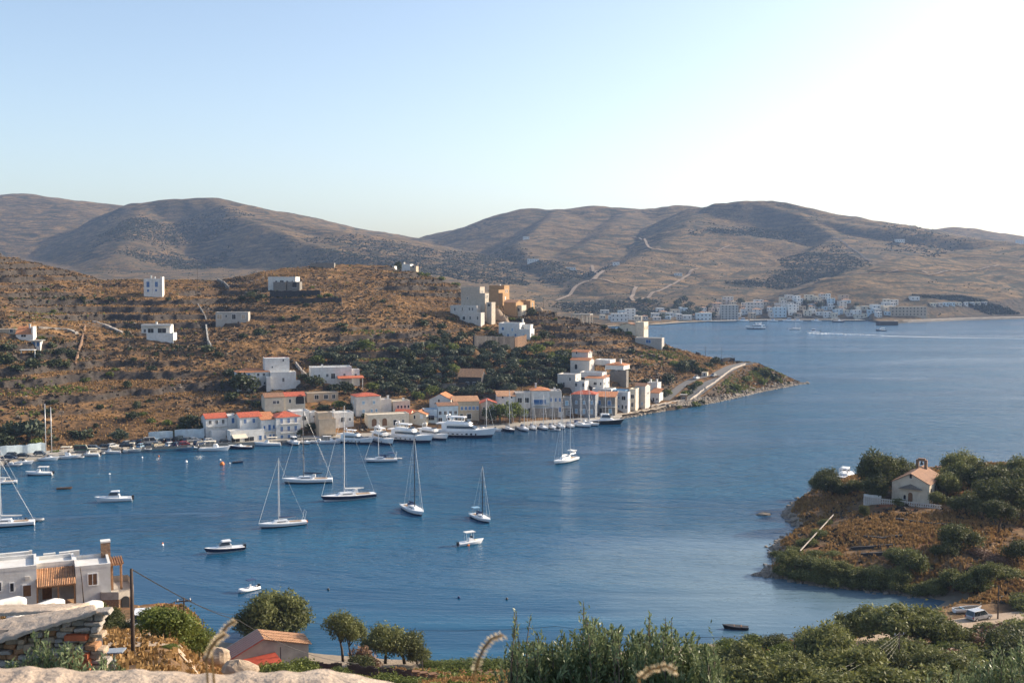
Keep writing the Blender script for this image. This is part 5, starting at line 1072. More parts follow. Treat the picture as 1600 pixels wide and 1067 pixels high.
# ================================================================ GROWTH ON THE HARBOUR HILL
FOOT = []
for o in list(bpy.data.objects):
    if o.type == 'EMPTY' and o.parent is None and o.get('category') in ('house', 'barn', 'shelter'): FOOT.append((o.location[0] , o.location[1] + 3))
FOOT = np.array(FOOT)
def hill_points(n, seed, dens=None, umin=-300, umax=1250, keep_foot=6.5):
    rng = np.random.default_rng(seed); q = (rng.uniform(umin, umax, n) - 800) / F; rr = pen_rows(q)
    a, b = rr[4][0] + 1, rr[6][0] + 12; nat = (q * F + 800) > 975; a = np.where(nat, rr[1][0] + 2, a)
    t = rng.uniform(0, 1, n); Y = a + (b - a) * t; x = q * Y; z = pen_z(x, Y)
    u, v = proj(x, Y, z); ok = np.ones(n, bool)
    if dens is not None: ok &= rng.uniform(0, 1, n) < dens(x, Y, z, u, v)
    for P, hw in ROADS:
        d = np.min(np.hypot(x[:, None] - P[None, :, 0], Y[:, None] - P[None, :, 1]), 1); ok &= d > hw + 1.2
    d = np.min(np.hypot(x[:, None] - FOOT[None, :, 0], Y[:, None] - FOOT[None, :, 1]), 1); ok &= d > keep_foot
    return np.stack([x, Y, z], 1)[ok], u[ok], v[ok], rng
def dn(x, Y, z, u, v): return np.clip(0.30 + fbm(x * .32, Y, 11, 3, 203) * 1.5 + fbm(x, Y, 40, 4, 200) * 1.3 + 1.6 * RISER - .06, 0, 1) * np.clip((1300 - u) / 350, .35, 1)
P, u, v, rng = hill_points(34000, 1, dn); s = rng.uniform(.45, 1.2, len(P)) ** 1.3
scatter_stuff('scrub', 'scrubdark', P, s, 7, 11, .7)
P, u, v, rng = hill_points(26000, 2, lambda x, Y, z, u, v: np.clip(.35 + fbm(x * .4, Y, 10, 4, 210) * 1.6, 0, 1)); scatter_stuff('scrub', 'scrubbrown', P, rng.uniform(.4, 1.1, len(P)), 6, 12, .7)
P, u, v, rng = hill_points(90000, 3, lambda x, Y, z, u, v: np.clip(.5 - fbm(x * .32, Y, 11, 3, 203) * 1.6 - 2 * RISER, 0, 1)); scatter_stuff('dry_grass', 'straw', P, rng.uniform(.35, .8, len(P)), 3, 13, upright=True)
def ell(u, v, cu, cv, ru, rv): return ((u - cu) / ru) ** 2 + ((v - cv) / rv) ** 2 < 1
def gd(x, Y, z, u, v):
    m = ell(u, v, 40, 605, 110, 14) | ell(u, v, 60, 645, 70, 8) | ell(u, v, 575, 566, 62, 12) | ell(u, v, 60, 495, 50, 8) | ell(u, v, 520, 545, 90, 4) | ell(u, v, 580, 520, 40, 4) | ell(u, v, 1150, 600, 34, 16) | ell(u, v, 1200, 585, 30, 10) | ell(u, v, 1030, 560, 46, 12) | ell(u, v, 885, 560, 30, 14)
    return m * np.clip(.55 + fbm(x, Y, 12, 3, 220) * 1.6, 0, 1) + .012
P, u, v, rng = hill_points(60000, 4, gd); scatter_stuff('green_ground_cover', 'green', P, rng.uniform(.5, 1.2, len(P)), 8, 14, .6)
P, u, v, rng = hill_points(26000, 44, lambda x, Y, z, u, v: (ell(u, v, 60, 552, 72, 26) | ell(u, v, 40, 690, 50, 22) | ell(u, v, 440, 468, 90, 7) | ell(u, v, 300, 676, 50, 9)| ell(u, v, 380, 600, 34, 26) | ell(u, v, 200, 516, 30, 12) | ell(u, v, 270, 548, 80, 9) | ell(u, v, 120, 470, 90, 8)) * .8); scatter_stuff('garden_thicket', 'bush', P, rng.uniform(.6, 1.6, len(P)), 8, 17, .6)
rb = random.Random(77); lst_ = [(rb.uniform(10, 860), rb.uniform(450, 680)) for _ in range(70)]; RB = [(u, v, rb.uniform(8, 16), rb.choice(['bush', 'bush', 'greenbush', 'darktree'])) for u, v in lst_ if v < 690 - .05 * u and not (480 < u and v > 540) and v > 450 + (u > 600) * 30]
# loose rocks on the hill and the shore of the headland
def rock_stuff(name, P, s, mat, seed, flat=.6):
    rng = np.random.default_rng(seed); base = np.array([(1, 0, 0), (0, 1, 0), (-1, 0, 0), (0, -1, 0), (.5, .5, .8), (-.5, .4, .75), (-.3, -.5, .7), (.5, -.4, .65)]); fc = np.array([(0, 1, 4), (1, 2, 5), (2, 3, 6), (3, 0, 7), (4, 5, 6), (4, 6, 7), (1, 5, 4), (2, 6, 5), (3, 7, 6), (0, 4, 7)])
    n = len(P); a = rng.uniform(0, 6.28, n); V = base[None] * rng.uniform(.6, 1.3, (n, 8, 3)) * s[:, None, None]; V[..., 2] *= flat
    ca, sa = np.cos(a)[:, None], np.sin(a)[:, None]; X = V[..., 0] * ca - V[..., 1] * sa; Yy = V[..., 0] * sa + V[..., 1] * ca
    V = np.stack([X, Yy, V[..., 2] - .15 * s[:, None]], -1) + P[:, None, :]
    Q = (fc[None] + (np.arange(n) * 8)[:, None, None]).reshape(-1, 3)
    o = link(name, np_mesh(name, V.reshape(-1, 3), Q, M[mat], False)); o['kind'] = 'stuff'; return o
P, u, v, rng = hill_points(5000, 5, lambda x, Y, z, u, v: np.clip(fbm(x, Y, 30, 3, 230) * 3 - .2, 0, 1)); rock_stuff('rocks', P, rng.uniform(.3, 1.1, len(P)), 'rock', 15)
rng = np.random.default_rng(6); us_ = rng.uniform(970, 1264, 1500); S_ = shore_xy(us_); off = rng.exponential(1.6, 1500) - .6; Pq = np.stack([S_[:, 0] * (1 + off / S_[:, 1]), S_[:, 1] + off], 1); zz_ = pen_z(Pq[:, 0], Pq[:, 1])
rock_stuff('shore_rocks', np.stack([Pq[:, 0], Pq[:, 1], np.maximum(zz_, -.1)], 1), rng.uniform(.4, 1.5, 1500), 'rock', 16, .8)
# countable shrubs and trees, placed where the photograph shows them: (u, v foot, width px, kind)
def shrub_at(lst, grp):
    D = {'bush': ('dark round bush', 'bush'), 'greenbush': ('bright green bush', 'bush'), 'olive': ('grey-green olive tree', 'tree'), 'greentree': ('bright green tree', 'tree'), 'darktree': ('dark leafy tree', 'tree')}
    for u, v, wpx, k in lst:
        P = at(u, v); r_ = wpx * P[1] / F / 2; nm = {'bush': 'bush', 'greenbush': 'bush', 'olive': 'olive_tree'}.get(k, 'tree'); o = plant(k, P, r_, random.uniform(.8, 1.0), nm, lift=.75)
        reg(o, u, v, D[k][0], D[k][1], grp)
shrub_at([(197, 522, 15, 'bush'), (200, 607, 16, 'darktree'), (207, 656, 20, 'darktree'), (236, 578, 18, 'bush'), (325, 548, 24, 'bush'), (187, 693, 34, 'olive'), (128, 682, 34, 'bush'), (45, 690, 56, 'olive'), (18, 684, 36, 'darktree'), (5, 700, 34, 'darktree'), (76, 645, 20, 'bush'),
          (57, 700, 22, 'greentree'), (86, 708, 16, 'greenbush'), (365, 585, 30, 'bush'), (380, 615, 44, 'darktree'), (362, 622, 26, 'bush'), (404, 634, 24, 'bush'), (286, 668, 20, 'greenbush'), (262, 663, 20, 'greenbush'), (300, 672, 34, 'darktree'), (272, 682, 26, 'bush'), (322, 676, 26, 'darktree'), (236, 660, 16, 'greenbush'),
          (65, 530, 14, 'greenbush'), (80, 542, 18, 'bush'), (95, 555, 20, 'olive'), (8, 545, 18, 'bush'), (20, 548, 16, 'olive'), (10, 565, 30, 'bush'), (50, 572, 30, 'bush'), (60, 560, 14, 'olive'), (73, 553, 12, 'olive'), (28, 578, 22, 'bush'), (110, 560, 20, 'darktree'), (102, 572, 18, 'bush'), (85, 570, 22, 'bush')], 'bushes and trees on the left hillside')
shrub_at([(378, 468, 14, 'bush'), (392, 466, 16, 'darktree'), (408, 466, 18, 'bush'), (400, 456, 12, 'bush'), (487, 450, 9, 'greenbush'), (478, 461, 12, 'bush'), (496, 461, 12, 'bush'), (513, 462, 12, 'greenbush'), (523, 466, 10, 'bush'), (622, 419, 16, 'darktree'), (655, 424, 12, 'greenbush'), (665, 428, 14, 'greenbush'), (690, 436, 12, 'greenbush'), (712, 440, 14, 'greenbush'),
          (565, 503, 14, 'bush'), (405, 522, 26, 'bush'), (380, 527, 16, 'bush'), (440, 500, 12, 'bush'), (610, 480, 10, 'bush'), (535, 510, 18, 'bush'), (660, 507, 22, 'bush'), (690, 512, 20, 'bush'), (705, 500, 14, 'bush')], 'bushes round the ridge houses')
shrub_at([(830, 494, 17, 'darktree'), (838, 530, 16, 'greenbush'), (850, 530, 18, 'darktree'), (862, 528, 14, 'bush'), (858, 538, 14, 'greenbush'), (817, 540, 8, 'bush'), (826, 548, 16, 'greenbush'), (770, 526, 12, 'darktree'), (778, 527, 14, 'bush'), (760, 515, 12, 'greenbush'), (745, 517, 14, 'bush'), (735, 524, 16, 'bush'), (722, 530, 16, 'darktree'), (812, 500, 10, 'bush'), (800, 500, 12, 'greenbush'), (790, 497, 10, 'bush'), (868, 500, 8, 'greenbush'),
          (970, 516, 16, 'bush'), (960, 520, 16, 'bush'), (982, 522, 12, 'greenbush'), (945, 512, 12, 'bush'), (1040, 546, 14, 'bush'), (1052, 548, 12, 'bush'), (986, 552, 18, 'bush'), (1000, 532, 8, 'greenbush'), (978, 596, 14, 'bush'), (972, 585, 22, 'darktree'), (1008, 598, 14, 'bush'), (1022, 608, 16, 'darktree'), (1045, 600, 22, 'darktree'), (1034, 622, 18, 'darktree'), (1045, 618, 14, 'greentree'),
          (1068, 582, 26, 'darktree'), (1082, 580, 26, 'darktree'), (1095, 582, 22, 'bush'), (1118, 570, 16, 'darktree'), (1105, 572, 18, 'bush'), (1126, 569, 12, 'bush'), (1058, 572, 22, 'greenbush'), (1070, 616, 16, 'greenbush'), (1080, 608, 18, 'bush'), (1090, 601, 16, 'greenbush'), (1075, 614, 14, 'bush'), (1086, 604, 14, 'bush'), (1062, 622, 9, 'bush'),
          (1180, 578, 14, 'bush'), (1195, 585, 22, 'bush'), (1208, 592, 20, 'bush'), (1190, 598, 18, 'greenbush'), (1218, 597, 16, 'greenbush'), (1165, 594, 18, 'greenbush'), (1150, 606, 20, 'greenbush'), (1085, 634, 18, 'greenbush'), (1060, 637, 12, 'greenbush'), (1096, 630, 14, 'bush'), (1228, 600, 12, 'bush')], 'bushes on the headland')
shrub_at(RB, 'lone bushes dotted over the dry hillside')
for u, v, w_, hh, d in [(776, 499, 26, 5.5, 'pale brown rock outcrop under the ochre hilltop houses'), (787, 503, 18, 3.5, 'lower rock outcrop below the red tiled ochre house'), (842, 487, 16, 2.5, 'bare tan rock knoll on the hill crest')]:
    P = at(u, v); W3 = w_ * P[1] / F / 2; a_, b_ = dome((0, 0, 0), 1, 22, 12); a_ = [(p[0] * W3 * (1 + .3 * float(fbm(np.array([p[0] * 9 + u]), np.array([p[2] * 9]), 3, 4, 3)[0])), p[1] * W3 * .7, p[2] * hh * (1 + .5 * float(fbm(np.array([p[0] * 9]), np.array([p[1] * 9 + u]), 3, 4, 4)[0]))) for p in a_]; m = MB(); m.add(a_, b_); o = m.build('rock_outcrop', M['stone_t']); o.location = P; tag(o, d, 'rock')
# the olive grove
rng = random.Random(5); grove = []; tries = 0
POLY = [(500, 556), (560, 545), (640, 556), (700, 530), (740, 546), (812, 548), (858, 560), (884, 562), (886, 600), (868, 612), (830, 606), (790, 618), (748, 622), (700, 618), (680, 622), (640, 622), (598, 618), (566, 608), (566, 582), (548, 572), (486, 572)]
def inpoly(u, v, P):
    c = False
    for i in range(len(P)):
        (a, b), (d, e) = P[i], P[(i + 1) % len(P)]
        if (b > v) != (e > v) and u < (d - a) * (v - b) / (e - b) + a: c = not c
    return c
while len(grove) < 150 and tries < 8000:
    tries += 1; u, v = rng.uniform(486, 890), rng.uniform(528, 624)
    if not inpoly(u, v, POLY) or (abs(u - 732) < 24 and 574 < v < 612) or (abs(u - 545) < 30 and v > 600) or ell(u, v, 575, 562, 56, 10): continue
    if any(((u - a) / 13) ** 2 + ((v - b) / 6.5) ** 2 < 1 for a, b, _ in grove): continue
    grove.append((u, v, rng.uniform(16, 27)))
for u, v, wd in grove:
    k = rng.choices(['olive', 'bush', 'greentree', 'darktree'], [.62, .12, .08, .18])[0]
    P = at(u, v); r_ = wd * P[1] / F / 2; o = plant(k, P, r_, .85, 'olive_tree' if k == 'olive' else 'bush' if k == 'bush' else 'tree', lift=.8)
    reg(o, u, v, {'olive': 'grey-green olive tree', 'bush': 'dark round bush', 'greentree': 'bright green tree', 'darktree': 'dark leafy tree'}[k], 'bush' if k == 'bush' else 'tree', 'trees of the olive grove above the harbour')
shrub_at([(478, 592, 26, 'bush'), (492, 606, 30, 'darktree'), (520, 608, 22, 'bush'), (540, 616, 26, 'darktree'), (505, 640, 20, 'bush'), (550, 642, 18, 'darktree'), (530, 640, 22, 'greentree'), (488, 674, 22, 'darktree'), (570, 652, 14, 'bush'), (448, 596, 10, 'darktree'), (441, 600, 8, 'greentree'), (456, 616, 10, 'bush'), (652, 626, 20, 'greentree'), (845, 612, 14, 'greentree'), (885, 574, 26, 'greentree'), (862, 566, 22, 'greentree'), (596, 632, 16, 'bush'), (730, 575, 14, 'darktree'), (760, 606, 18, 'greentree')], 'garden trees between the harbour houses')
# quayside tamarisks
for u, v, wd in [(765, 662, 26), (782, 664, 34), (798, 664, 34), (812, 662, 26), (840, 648, 12), (470, 690, 12)]:
    P = at(u, v); P[2] = 1.4; o = plant('greentree' if u in (782, 798, 812) else 'darktree', P, wd * P[1] / F / 2, 1.0, 'tree', lift=1.1); reg(o, u, v, 'quayside tamarisk tree', 'tree', 'trees on the quay')
# ================================================================ BOATS AT ANCHOR
W_ = 'white sailing yacht '
place_boat(sailboat(11.5, H=15.5, cover='bluecloth', hood=None, crane=True, stripe='navy'), 441, 822, 205, 'white sailing yacht with an orange dinghy tied at its stern', 'sailboat')
place_boat(rib(3.2, 'orangep', None, False), 470, 816, 195, 'small orange dinghy behind the white sailing yacht', 'dinghy')
place_boat(sailboat(14.5, H=20.5, mast='carbon', cover='navy', stripe='black'), 480, 754, 187, 'long white sailing yacht with black mast and dark sail cover', 'sailboat')
place_boat(sailboat(15.0, H=24, hull='navy', stripe='gel', cover='wcloth'), 544, 780, 205, 'navy-hulled sailing yacht with tall white mast and white sail cover', 'sailboat')
place_boat(sailboat(10.5, H=13, cover='bluecloth', hood='bluecloth', bimini='bluecloth', crane=True), 595, 721, 192, 'white sailing yacht with dark blue hood, anchored before the motor yachts', 'sailboat')
place_boat(rib(2.6, 'rubber', None, False), 622, 717, 190, 'tiny grey dinghy trailing the yacht before the motor yachts', 'dinghy')
place_boat(sailboat(12.5, H=19, mast='carbon', cover='bluecloth', hood='bluecloth'), 646, 800, -62, 'white sailing yacht seen bow-on with a very tall dark mast', 'sailboat')
place_boat(sailboat(9.5, H=13, mast='carbon', cover='bluecloth', hood='bluecloth', bimini='ltblue'), 752, 812, -60, 'small sailing yacht seen bow-on with light blue bimini', 'sailboat')
place_boat(sailboat(12.5, H=15.5, two=True, cover='wcloth', hood='wcloth', bimini='wcloth', stripe='navy'), 883, 722, 232, 'white two-masted ketch anchored alone off the east quay', 'sailboat')
place_boat(sailboat(13, H=15.5, cover='wcloth', hood=None, stripe='navy'), 8, 822, 198, 'white sailing yacht cut by the left edge of the view', 'sailboat')
place_boat(sailboat(9, H=11, cover='wcloth', hood='wcloth'), 0, 756, 200, 'small white sailing yacht at the left edge near the quay', 'sailboat')
place_boat(motorboat(9.5, 'gel', None, 'cabin'), 177, 783, 195, 'white cabin cruiser anchored alone left of the bay', 'motorboat')
place_boat(motorboat(8.6, 'navy', 'gel', 'cabin'), 350, 862, 208, 'dark-hulled cabin cruiser with white top', 'motorboat')
place_boat(rib(4.6, 'buoyw', 'bluecloth'), 388, 923, 225, 'small inflatable boat with navy bimini near the olive tree', 'boat')
place_boat(motorboat(6.4, 'gel', None, 'ttop'), 736, 850, 30, 'white centre-console boat with hardtop beside an orange buoy', 'motorboat')
place_boat(motorboat(8.0, 'gel', 'navy', 'kaiki'), 61, 742, 186, 'white fishing boat with small mast anchored off the car quay', 'boat')
place_boat(rowboat(4.2, 'wood', 'wood'), 101, 764, 8, 'brown wooden rowing boat afloat alone at left', 'rowing boat')
place_boat(rib(4.4, 'rubber', None, False), 55, 814, 5, 'low grey dinghy beside the yacht at the left edge', 'dinghy')
place_boat(rowboat(3.6, 'navy', 'wood'), 372, 723, 10, 'small dark blue rowing boat beside the orange buoy', 'rowing boat')
place_boat(rowboat(4.4, 'black', 'wood'), 1149, 982, 170, 'black wooden rowing boat floating close to the near shore', 'rowing boat')
def buoy(u, v, r_, mat, label):
    P = PZ(u, v); root = empty('mooring_buoy', (P[0], P[1], 0), 0, label, 'buoy'); b = MB(); b.add(*dome((0, 0, r_ * .35), r_, 12, 8)); b.build('float', M[mat], root, True); MB().tube([(0, 0, r_), (0, 0, r_ * 1.7)], r_ * .12, 5).build('ring', M['alu'], root)
buoy(347, 726, .75, 'orangep', 'large orange mooring buoy off the red-roofed harbour house'); buoy(731, 852, .4, 'orangep', 'small orange buoy against the centre-console boat'); buoy(344, 719, .35, 'buoyw', 'small white buoy just behind the large orange one')
buoy(291, 722, .45, 'buoyw', 'white mooring buoy off the parked cars'); buoy(359, 724, .25, 'buoyw', 'tiny white buoy between orange buoy and rowing boat'); buoy(171, 741, .3, 'buoyw', 'lone white buoy between car quay and cabin cruiser'); buoy(254, 852, .3, 'buoyw', 'pale buoy above the foreground power line pole'); buoy(254, 849, .2, 'orangep', 'tiny orange float touching a pale buoy')
buoy(717, 934, .28, 'bluecloth', 'dark blue buoy in open water above the leafy bush'); buoy(792, 936, .25, 'black', 'small black float left of the tall bush sprays'); buoy(513, 921, .25, 'black', 'tiny dark float above the bare-twigged tree'); buoy(222, 715, .3, 'buoyw', 'pale buoy close to the car quay'); buoy(248, 713, .28, 'orangep', 'faded pink float close to the car quay')
# ---- motor yachts stern-to at the quay
place_boat(motor_yacht(15, tiers=2, pw=5), 556, 692, -25, 'white motor yacht with dark hull windows, leftmost of the large ones', 'motor yacht', 'large motor yachts at the quay')
place_boat(motor_yacht(17, tiers=2, pw=4, hull='gel'), 599, 692, -58, 'white motor yacht pointing its flared bow at the bay', 'motor yacht', 'large motor yachts at the quay')
place_boat(motor_yacht(20, tiers=2, pw=5), 642, 689, -30, 'long white motor yacht with three upright hull windows', 'motor yacht', 'large motor yachts at the quay')
place_boat(motor_yacht(16, tiers=1, pw=3), 677, 685, -42, 'low white sport yacht tucked behind the long one', 'motor yacht', 'large motor yachts at the quay')
place_boat(motor_yacht(24, tiers=2, pw=7, low='navy'), 728, 682, -16, 'largest white motor yacht with curved dark side windows, rightmost', 'motor yacht', 'large motor yachts at the quay')
place_boat(motorboat(9.5, 'gel', 'ltblue', 'kaiki', 'canvas'), 418, 696, 184, 'pale blue tour boat with open canopy before the blue shuttered house', 'boat')
place_boat(motorboat(9.5, 'gel', 'black', 'cabin'), 460, 694, -60, 'white sport cruiser with black bottom, left one before the three-storey house', 'motorboat'); place_boat(motorboat(7.5, 'gel', 'black', 'open'), 477, 693, -50, 'small white speedboat right beside the sport cruiser', 'motorboat')
place_boat(motorboat(7, 'gel', None, 'kaiki', 'bluecloth'), 498, 692, -20, 'white boat with blue cover before the beige stone house', 'boat'); place_boat(motorboat(8, 'gel', None, 'kaiki', 'wcloth'), 517, 692, 10, 'white boat under the cream quay awning', 'boat')
place_boat(motorboat(10.5, 'gel', 'gel', 'kaiki', 'canvas'), 336, 704, 2, 'white wooden caique with cream canopy at the end of the car quay', 'boat'); place_boat(motorboat(9, 'navy', None, 'open'), 375, 701, 178, 'dark low boat before the taverna awning', 'boat')
# ---- row of yachts at the east quay
for u, v, L, hd, k, d in [(795, 673, 10, -62, 'b', 'black-hulled sailing yacht before the quay trees'), (818, 672, 11, -70, 'w', 'white sailing yacht just right of the quay trees'), (832, 670, 10, -75, 'w', 'white sailing yacht with thin mast below the balconied house'), (848, 670, 10.5, -68, 'w', 'white sailing yacht with pale hood below the balconied house'), (862, 669, 9.5, -72, 'w', 'short white sailing yacht before the stone terrace wall'),
                          (876, 668, 11, -76, 'w', 'white sailing yacht behind the ketch masts'), (890, 667, 10, -70, 'w', 'white sailing yacht right of the ketch masts'), (905, 666, 12, -40, 'w', 'white sailing yacht before the blue-grey stone house'), (918, 664, 11, -35, 'w', 'white sailing yacht beside the black motor yacht')]:
    H = L * (1.25 if u != 795 else 1.5); place_boat(sailboat(L, H=H, hull='navy' if k == 'b' else 'gel', cover='bluecloth' if int(u) % 2 else 'wcloth', hood='bluecloth' if int(u) % 3 else 'wcloth'), u, v, hd, d, 'sailboat', 'sailing yachts moored at the east quay')
place_boat(motorboat(14, 'black', None, 'cabin'), 948, 662, -12, 'black-hulled motor yacht at the east end of the quay', 'motorboat')
place_boat(sailboat(13, H=22, hull='gel', cover='wcloth', hood='wcloth'), 944, 656, -60, 'tall-masted sailing yacht behind the black motor yacht', 'sailboat'); place_boat(sailboat(10, H=12, hull='gel', cover='bluecloth'), 758, 674, -40, 'small sailing yacht at the bow of the largest motor yacht', 'sailboat')
place_boat(motorboat(7, 'gel', None, 'open'), 772, 673, -30, 'small white launch between the largest motor yacht and black-hulled yacht', 'motorboat'); place_boat(rib(4, 'rubber', None), 868, 673, -10, 'grey inflatable boat under the sterns of the moored yachts', 'dinghy')
# ---- small craft along the car quay
for u, v, L, hd, k, d in [(22, 728, 5, 15, 'r', 'small grey dinghy at the far left end of the quay'), (34, 725, 7.5, 6, 'm', 'low white boat alongside the far left quay'), (73, 719, 8, 5, 'm', 'white boat moored below the twin utility masts'), (86, 717, 4.5, 8, 'r', 'small inflatable boat moored right of the twin masts'), (107, 716, 8.5, 4, 'k', 'white motorboat with black engine moored by the grass bank'), (122, 716, 4.0, 12, 'r', 'small inflatable behind the motorboat by the grass bank'),
                          (138, 712, 8, 178, 'k', 'white boat with open cockpit below the green van'), (154, 710, 4.5, 5, 'r', 'dark inflatable boat on the quay edge'), (172, 708, 7.5, 182, 'k', 'white boat with raised console by the quay cars'), (190, 706, 5, 10, 'm', 'small white launch moored below parked cars'), (207, 705, 6.5, 4, 'k', 'white fishing boat with stern rail below parked cars'), (290, 702, 6, 3, 'w', 'blue rowing skiff before the white wall'), (303, 701, 5, 176, 'm', 'small white launch left of the cream-canopied caique'), (228, 703.5, 4, 12, 'r', 'grey dinghy at the quay step')]:
    o = rib(L, 'rubber', None, u % 2 == 0) if k == 'r' else motorboat(L, 'gel', 'navy' if u % 3 == 0 else None, 'open') if k == 'm' else rowboat(L, 'ltblue', 'wood') if k == 'w' else motorboat(L, 'gel', None, 'ttop' if u % 2 else 'kaiki', 'canvas')
    place_boat(o, u, v, hd, d, 'boat', 'small boats along the car quay')
for u, c in ((72, 'left'), (81, 'right')):
    P = at(u, 711); pole(P, 17 if u == 72 else 16, '%s one of the twin pale masts on the car quay' % c, 0, .16, 'mast', 'alu', 'mast', group='twin masts on the quay')
# ================================================================ PARKED CARS
QLM = [(60, 700, 'the twin masts'), (135, 700, 'the grass bank'), (187, 690, 'the round quayside tree'), (240, 692, 'the white wall'), (300, 690, 'the white wall end'), (1115, 587, 'the headland road')]
def park(u, v, col, st, yaw, P=None, label=None, z=None):
    P = PZ(u, v, 1.6) if P is None else P; o = car(col, st); o.location = (float(P[0]), float(P[1]), float(P[2])); o.rotation_euler = (0, 0, R(yaw))
    tag(o, label, 'van' if st == 'van' else 'truck' if st == 'pickup' else 'car', 'cars parked along the harbour quay' if label is None else None)
    if label is None: REG.append([o, u, v, {'lightblue': 'pale blue'}.get(col, col) + ' ' + CARDESC[st] + ' parked', QLM])
for i, (u, v, c, st, y) in enumerate([(14, 717, 'navy', 'saloon', 8), (36, 714.5, 'black', 'saloon', 5), (63, 711, 'grey', 'hatch', 8), (20, 713, 'grey', 'hatch', 5), (128, 705, 'green', 'van', 10), (147, 703, 'grey', 'suv', 5), (163, 700, 'black', 'saloon', 8), (176, 699, 'white', 'hatch', 60), (198, 699, 'black', 'suv', 10), (199, 694.5, 'silver', 'hatch', 70), (210, 694, 'navy', 'hatch', 75), (221, 699, 'lightblue', 'hatch', 75), (222, 692.5, 'black', 'suv', 80), (234, 698, 'grey', 'saloon', 10),
        (236, 692, 'silver', 'van', 20), (247, 697.5, 'sand', 'pickup', 60), (246, 691, 'lightblue', 'hatch', 80), (257, 691, 'black', 'hatch', 80), (266, 697, 'white', 'hatch', 70), (268, 691, 'grey', 'suv', 80), (277, 696.5, 'navy', 'hatch', 75), (280, 690, 'black', 'van', 80), (293, 690, 'grey', 'suv', 80), (288, 696, 'red', 'hatch', 20), (304, 689.5, 'silver', 'saloon', 30), (312, 695, 'navy', 'suv', 60), (327, 691, 'white', 'hatch', 40), (352, 692, 'black', 'hatch', 20)]): park(u, v, c, st, y)
park(0, 0, 'silver', 'hatch', 235, at(1115, 588), 'silver car driving down the headland road'); park(0, 0, 'white', 'pickup', 60, at(1088, 592), 'white truck parked beside the road hedge on the headland')
# ================================================================ POLES ON THE HILL
for u, v, hpx, d in [(309, 462, 50, 'lone thin pole in the upper dry field'), (849, 494, 28, 'pole on the crest beside the ochre houses'), (1102, 555, 16, 'first short pole on the headland skyline'), (1127, 562, 20, 'taller pole on the headland skyline'), (1144, 567, 12, 'short pole by the headland road end'), (1033, 546, 24, 'pole behind the grey block house on the headland'), (113, 612, 32, 'slim pole on the green terraces'), (97, 682, 40, 'slim dark pole above the grass bank'), (704, 660, 40, 'pole behind the harbour roofs'),
                     (730, 524, 20, 'thin pole near the retaining wall'), (140, 505, 14, 'small pole at the head of the curved wall'), (546, 452, 0, '')]:
    if hpx: P = at(u, v); pole(P, hpx * P[1] / F, d, 1, .11)
drywall([(1088, 553), (1094, 553.5)], 1.2, 'low stone block on the headland skyline', 'darkstone', 1.5); drywall([(1128, 566), (1140, 564), (1148, 562)], 2.0, 'dark stone wall beside the road at the tip', 'darkstone', 1.0)
# ================================================================ THE FAR TOWN
_fc = {}
def far_house(u, v, wpx, hpx, col, label, yaw=0, roofm=None, floors=None):
    P = atf(u, v); s = F / P[1]; W_, H_ = round(wpx / s * 2) / 2, round(hpx / s * 2) / 2; fl = floors or max(1, int(H_ / 3.4)); nw = max(2, int(W_ / 4.5)); key = (W_, H_, col, roofm, fl, nw)
    root = empty('house' if W_ < 18 else 'apartment_block', P, R(yaw), None, 'house' if W_ < 18 else 'building', 'houses of the far waterfront town')
    if key not in _fc:
        b = MB().box(-W_ / 2, W_ / 2, 0, 9, -6, H_); wmesh = b.mesh('wall', M[col]); rm = roofmesh('hip', -W_ / 2, W_ / 2, 0, 9, H_ + .15, .3).mesh('roof', M[roofm]) if roofm else MB().box(-W_ / 2 - .2, W_ / 2 + .2, -.2, 9.2, H_, H_ + .4).mesh('roof', M[col])
        _fc[key] = (wmesh, rm, MB().box(-.75, .75, -.06, .05, -.8, .8).mesh('window', M['dark']))
    a, b, c = _fc[key]; link('wall', a, root); link('roof', b, root)
    for f in range(fl):
        for i in range(nw): link('window', c, root, (-W_ / 2 + W_ * (i + .5) / nw, -.01, (f + .55) * H_ / fl))
    if label: root['label'] = label; del root['group']
    else: REG.append([root, u, v, {'white': 'small white', 'cream': 'cream', 'pale': 'pale grey', 'bluewall': 'pale blue', 'tan': 'tan', 'pink': 'pinkish', 'grey': 'grey'}[col] + (' tiled house' if roofm else ' flat house'), FLM])
    return root
FLM = [(960, 492, 'the white beach hotel'), (1060, 495, 'the far beach'), (1128, 488, 'the striped grey block'), (1095, 495, 'the turquoise building'), (1215, 486, 'the blue pale block'), (1270, 478, 'the town hillside centre'), (1180, 480, 'the middle town slope'), (1300, 490, 'the ferry quay'), (1350, 492, 'the far mole'), (1420, 485, 'the long arcade block'), (1500, 475, 'the clifftop terrace'), (1240, 495, 'the town waterfront')]
far_house(1140, 501, 27, 24, 'grey', 'striped grey five-storey block on the far waterfront', 0, None, 6); far_house(968, 503, 26, 13, 'white', 'long white hotel behind the far beach'); far_house(985, 500, 16, 17, 'white', 'taller white hotel wing behind the far beach')
far_house(1100, 502, 24, 12, 'bluewall', 'turquoise-tinted building right of the far beach'); far_house(1219, 496, 20, 15, 'bluewall', 'pale blue square block on the far waterfront'); far_house(1180, 487, 26, 14, 'pale', 'pale hillside block above the far town'); far_house(1138, 476, 16, 12, 'pale', 'pale block highest above the striped grey one'); far_house(1420, 494, 56, 14, 'tan', 'long tan arcade block near the far mole', 0, None, 3); far_house(1238, 490, 14, 14, 'white', 'tall white house beside the pale blue square block')
rng = random.Random(21); placed = []
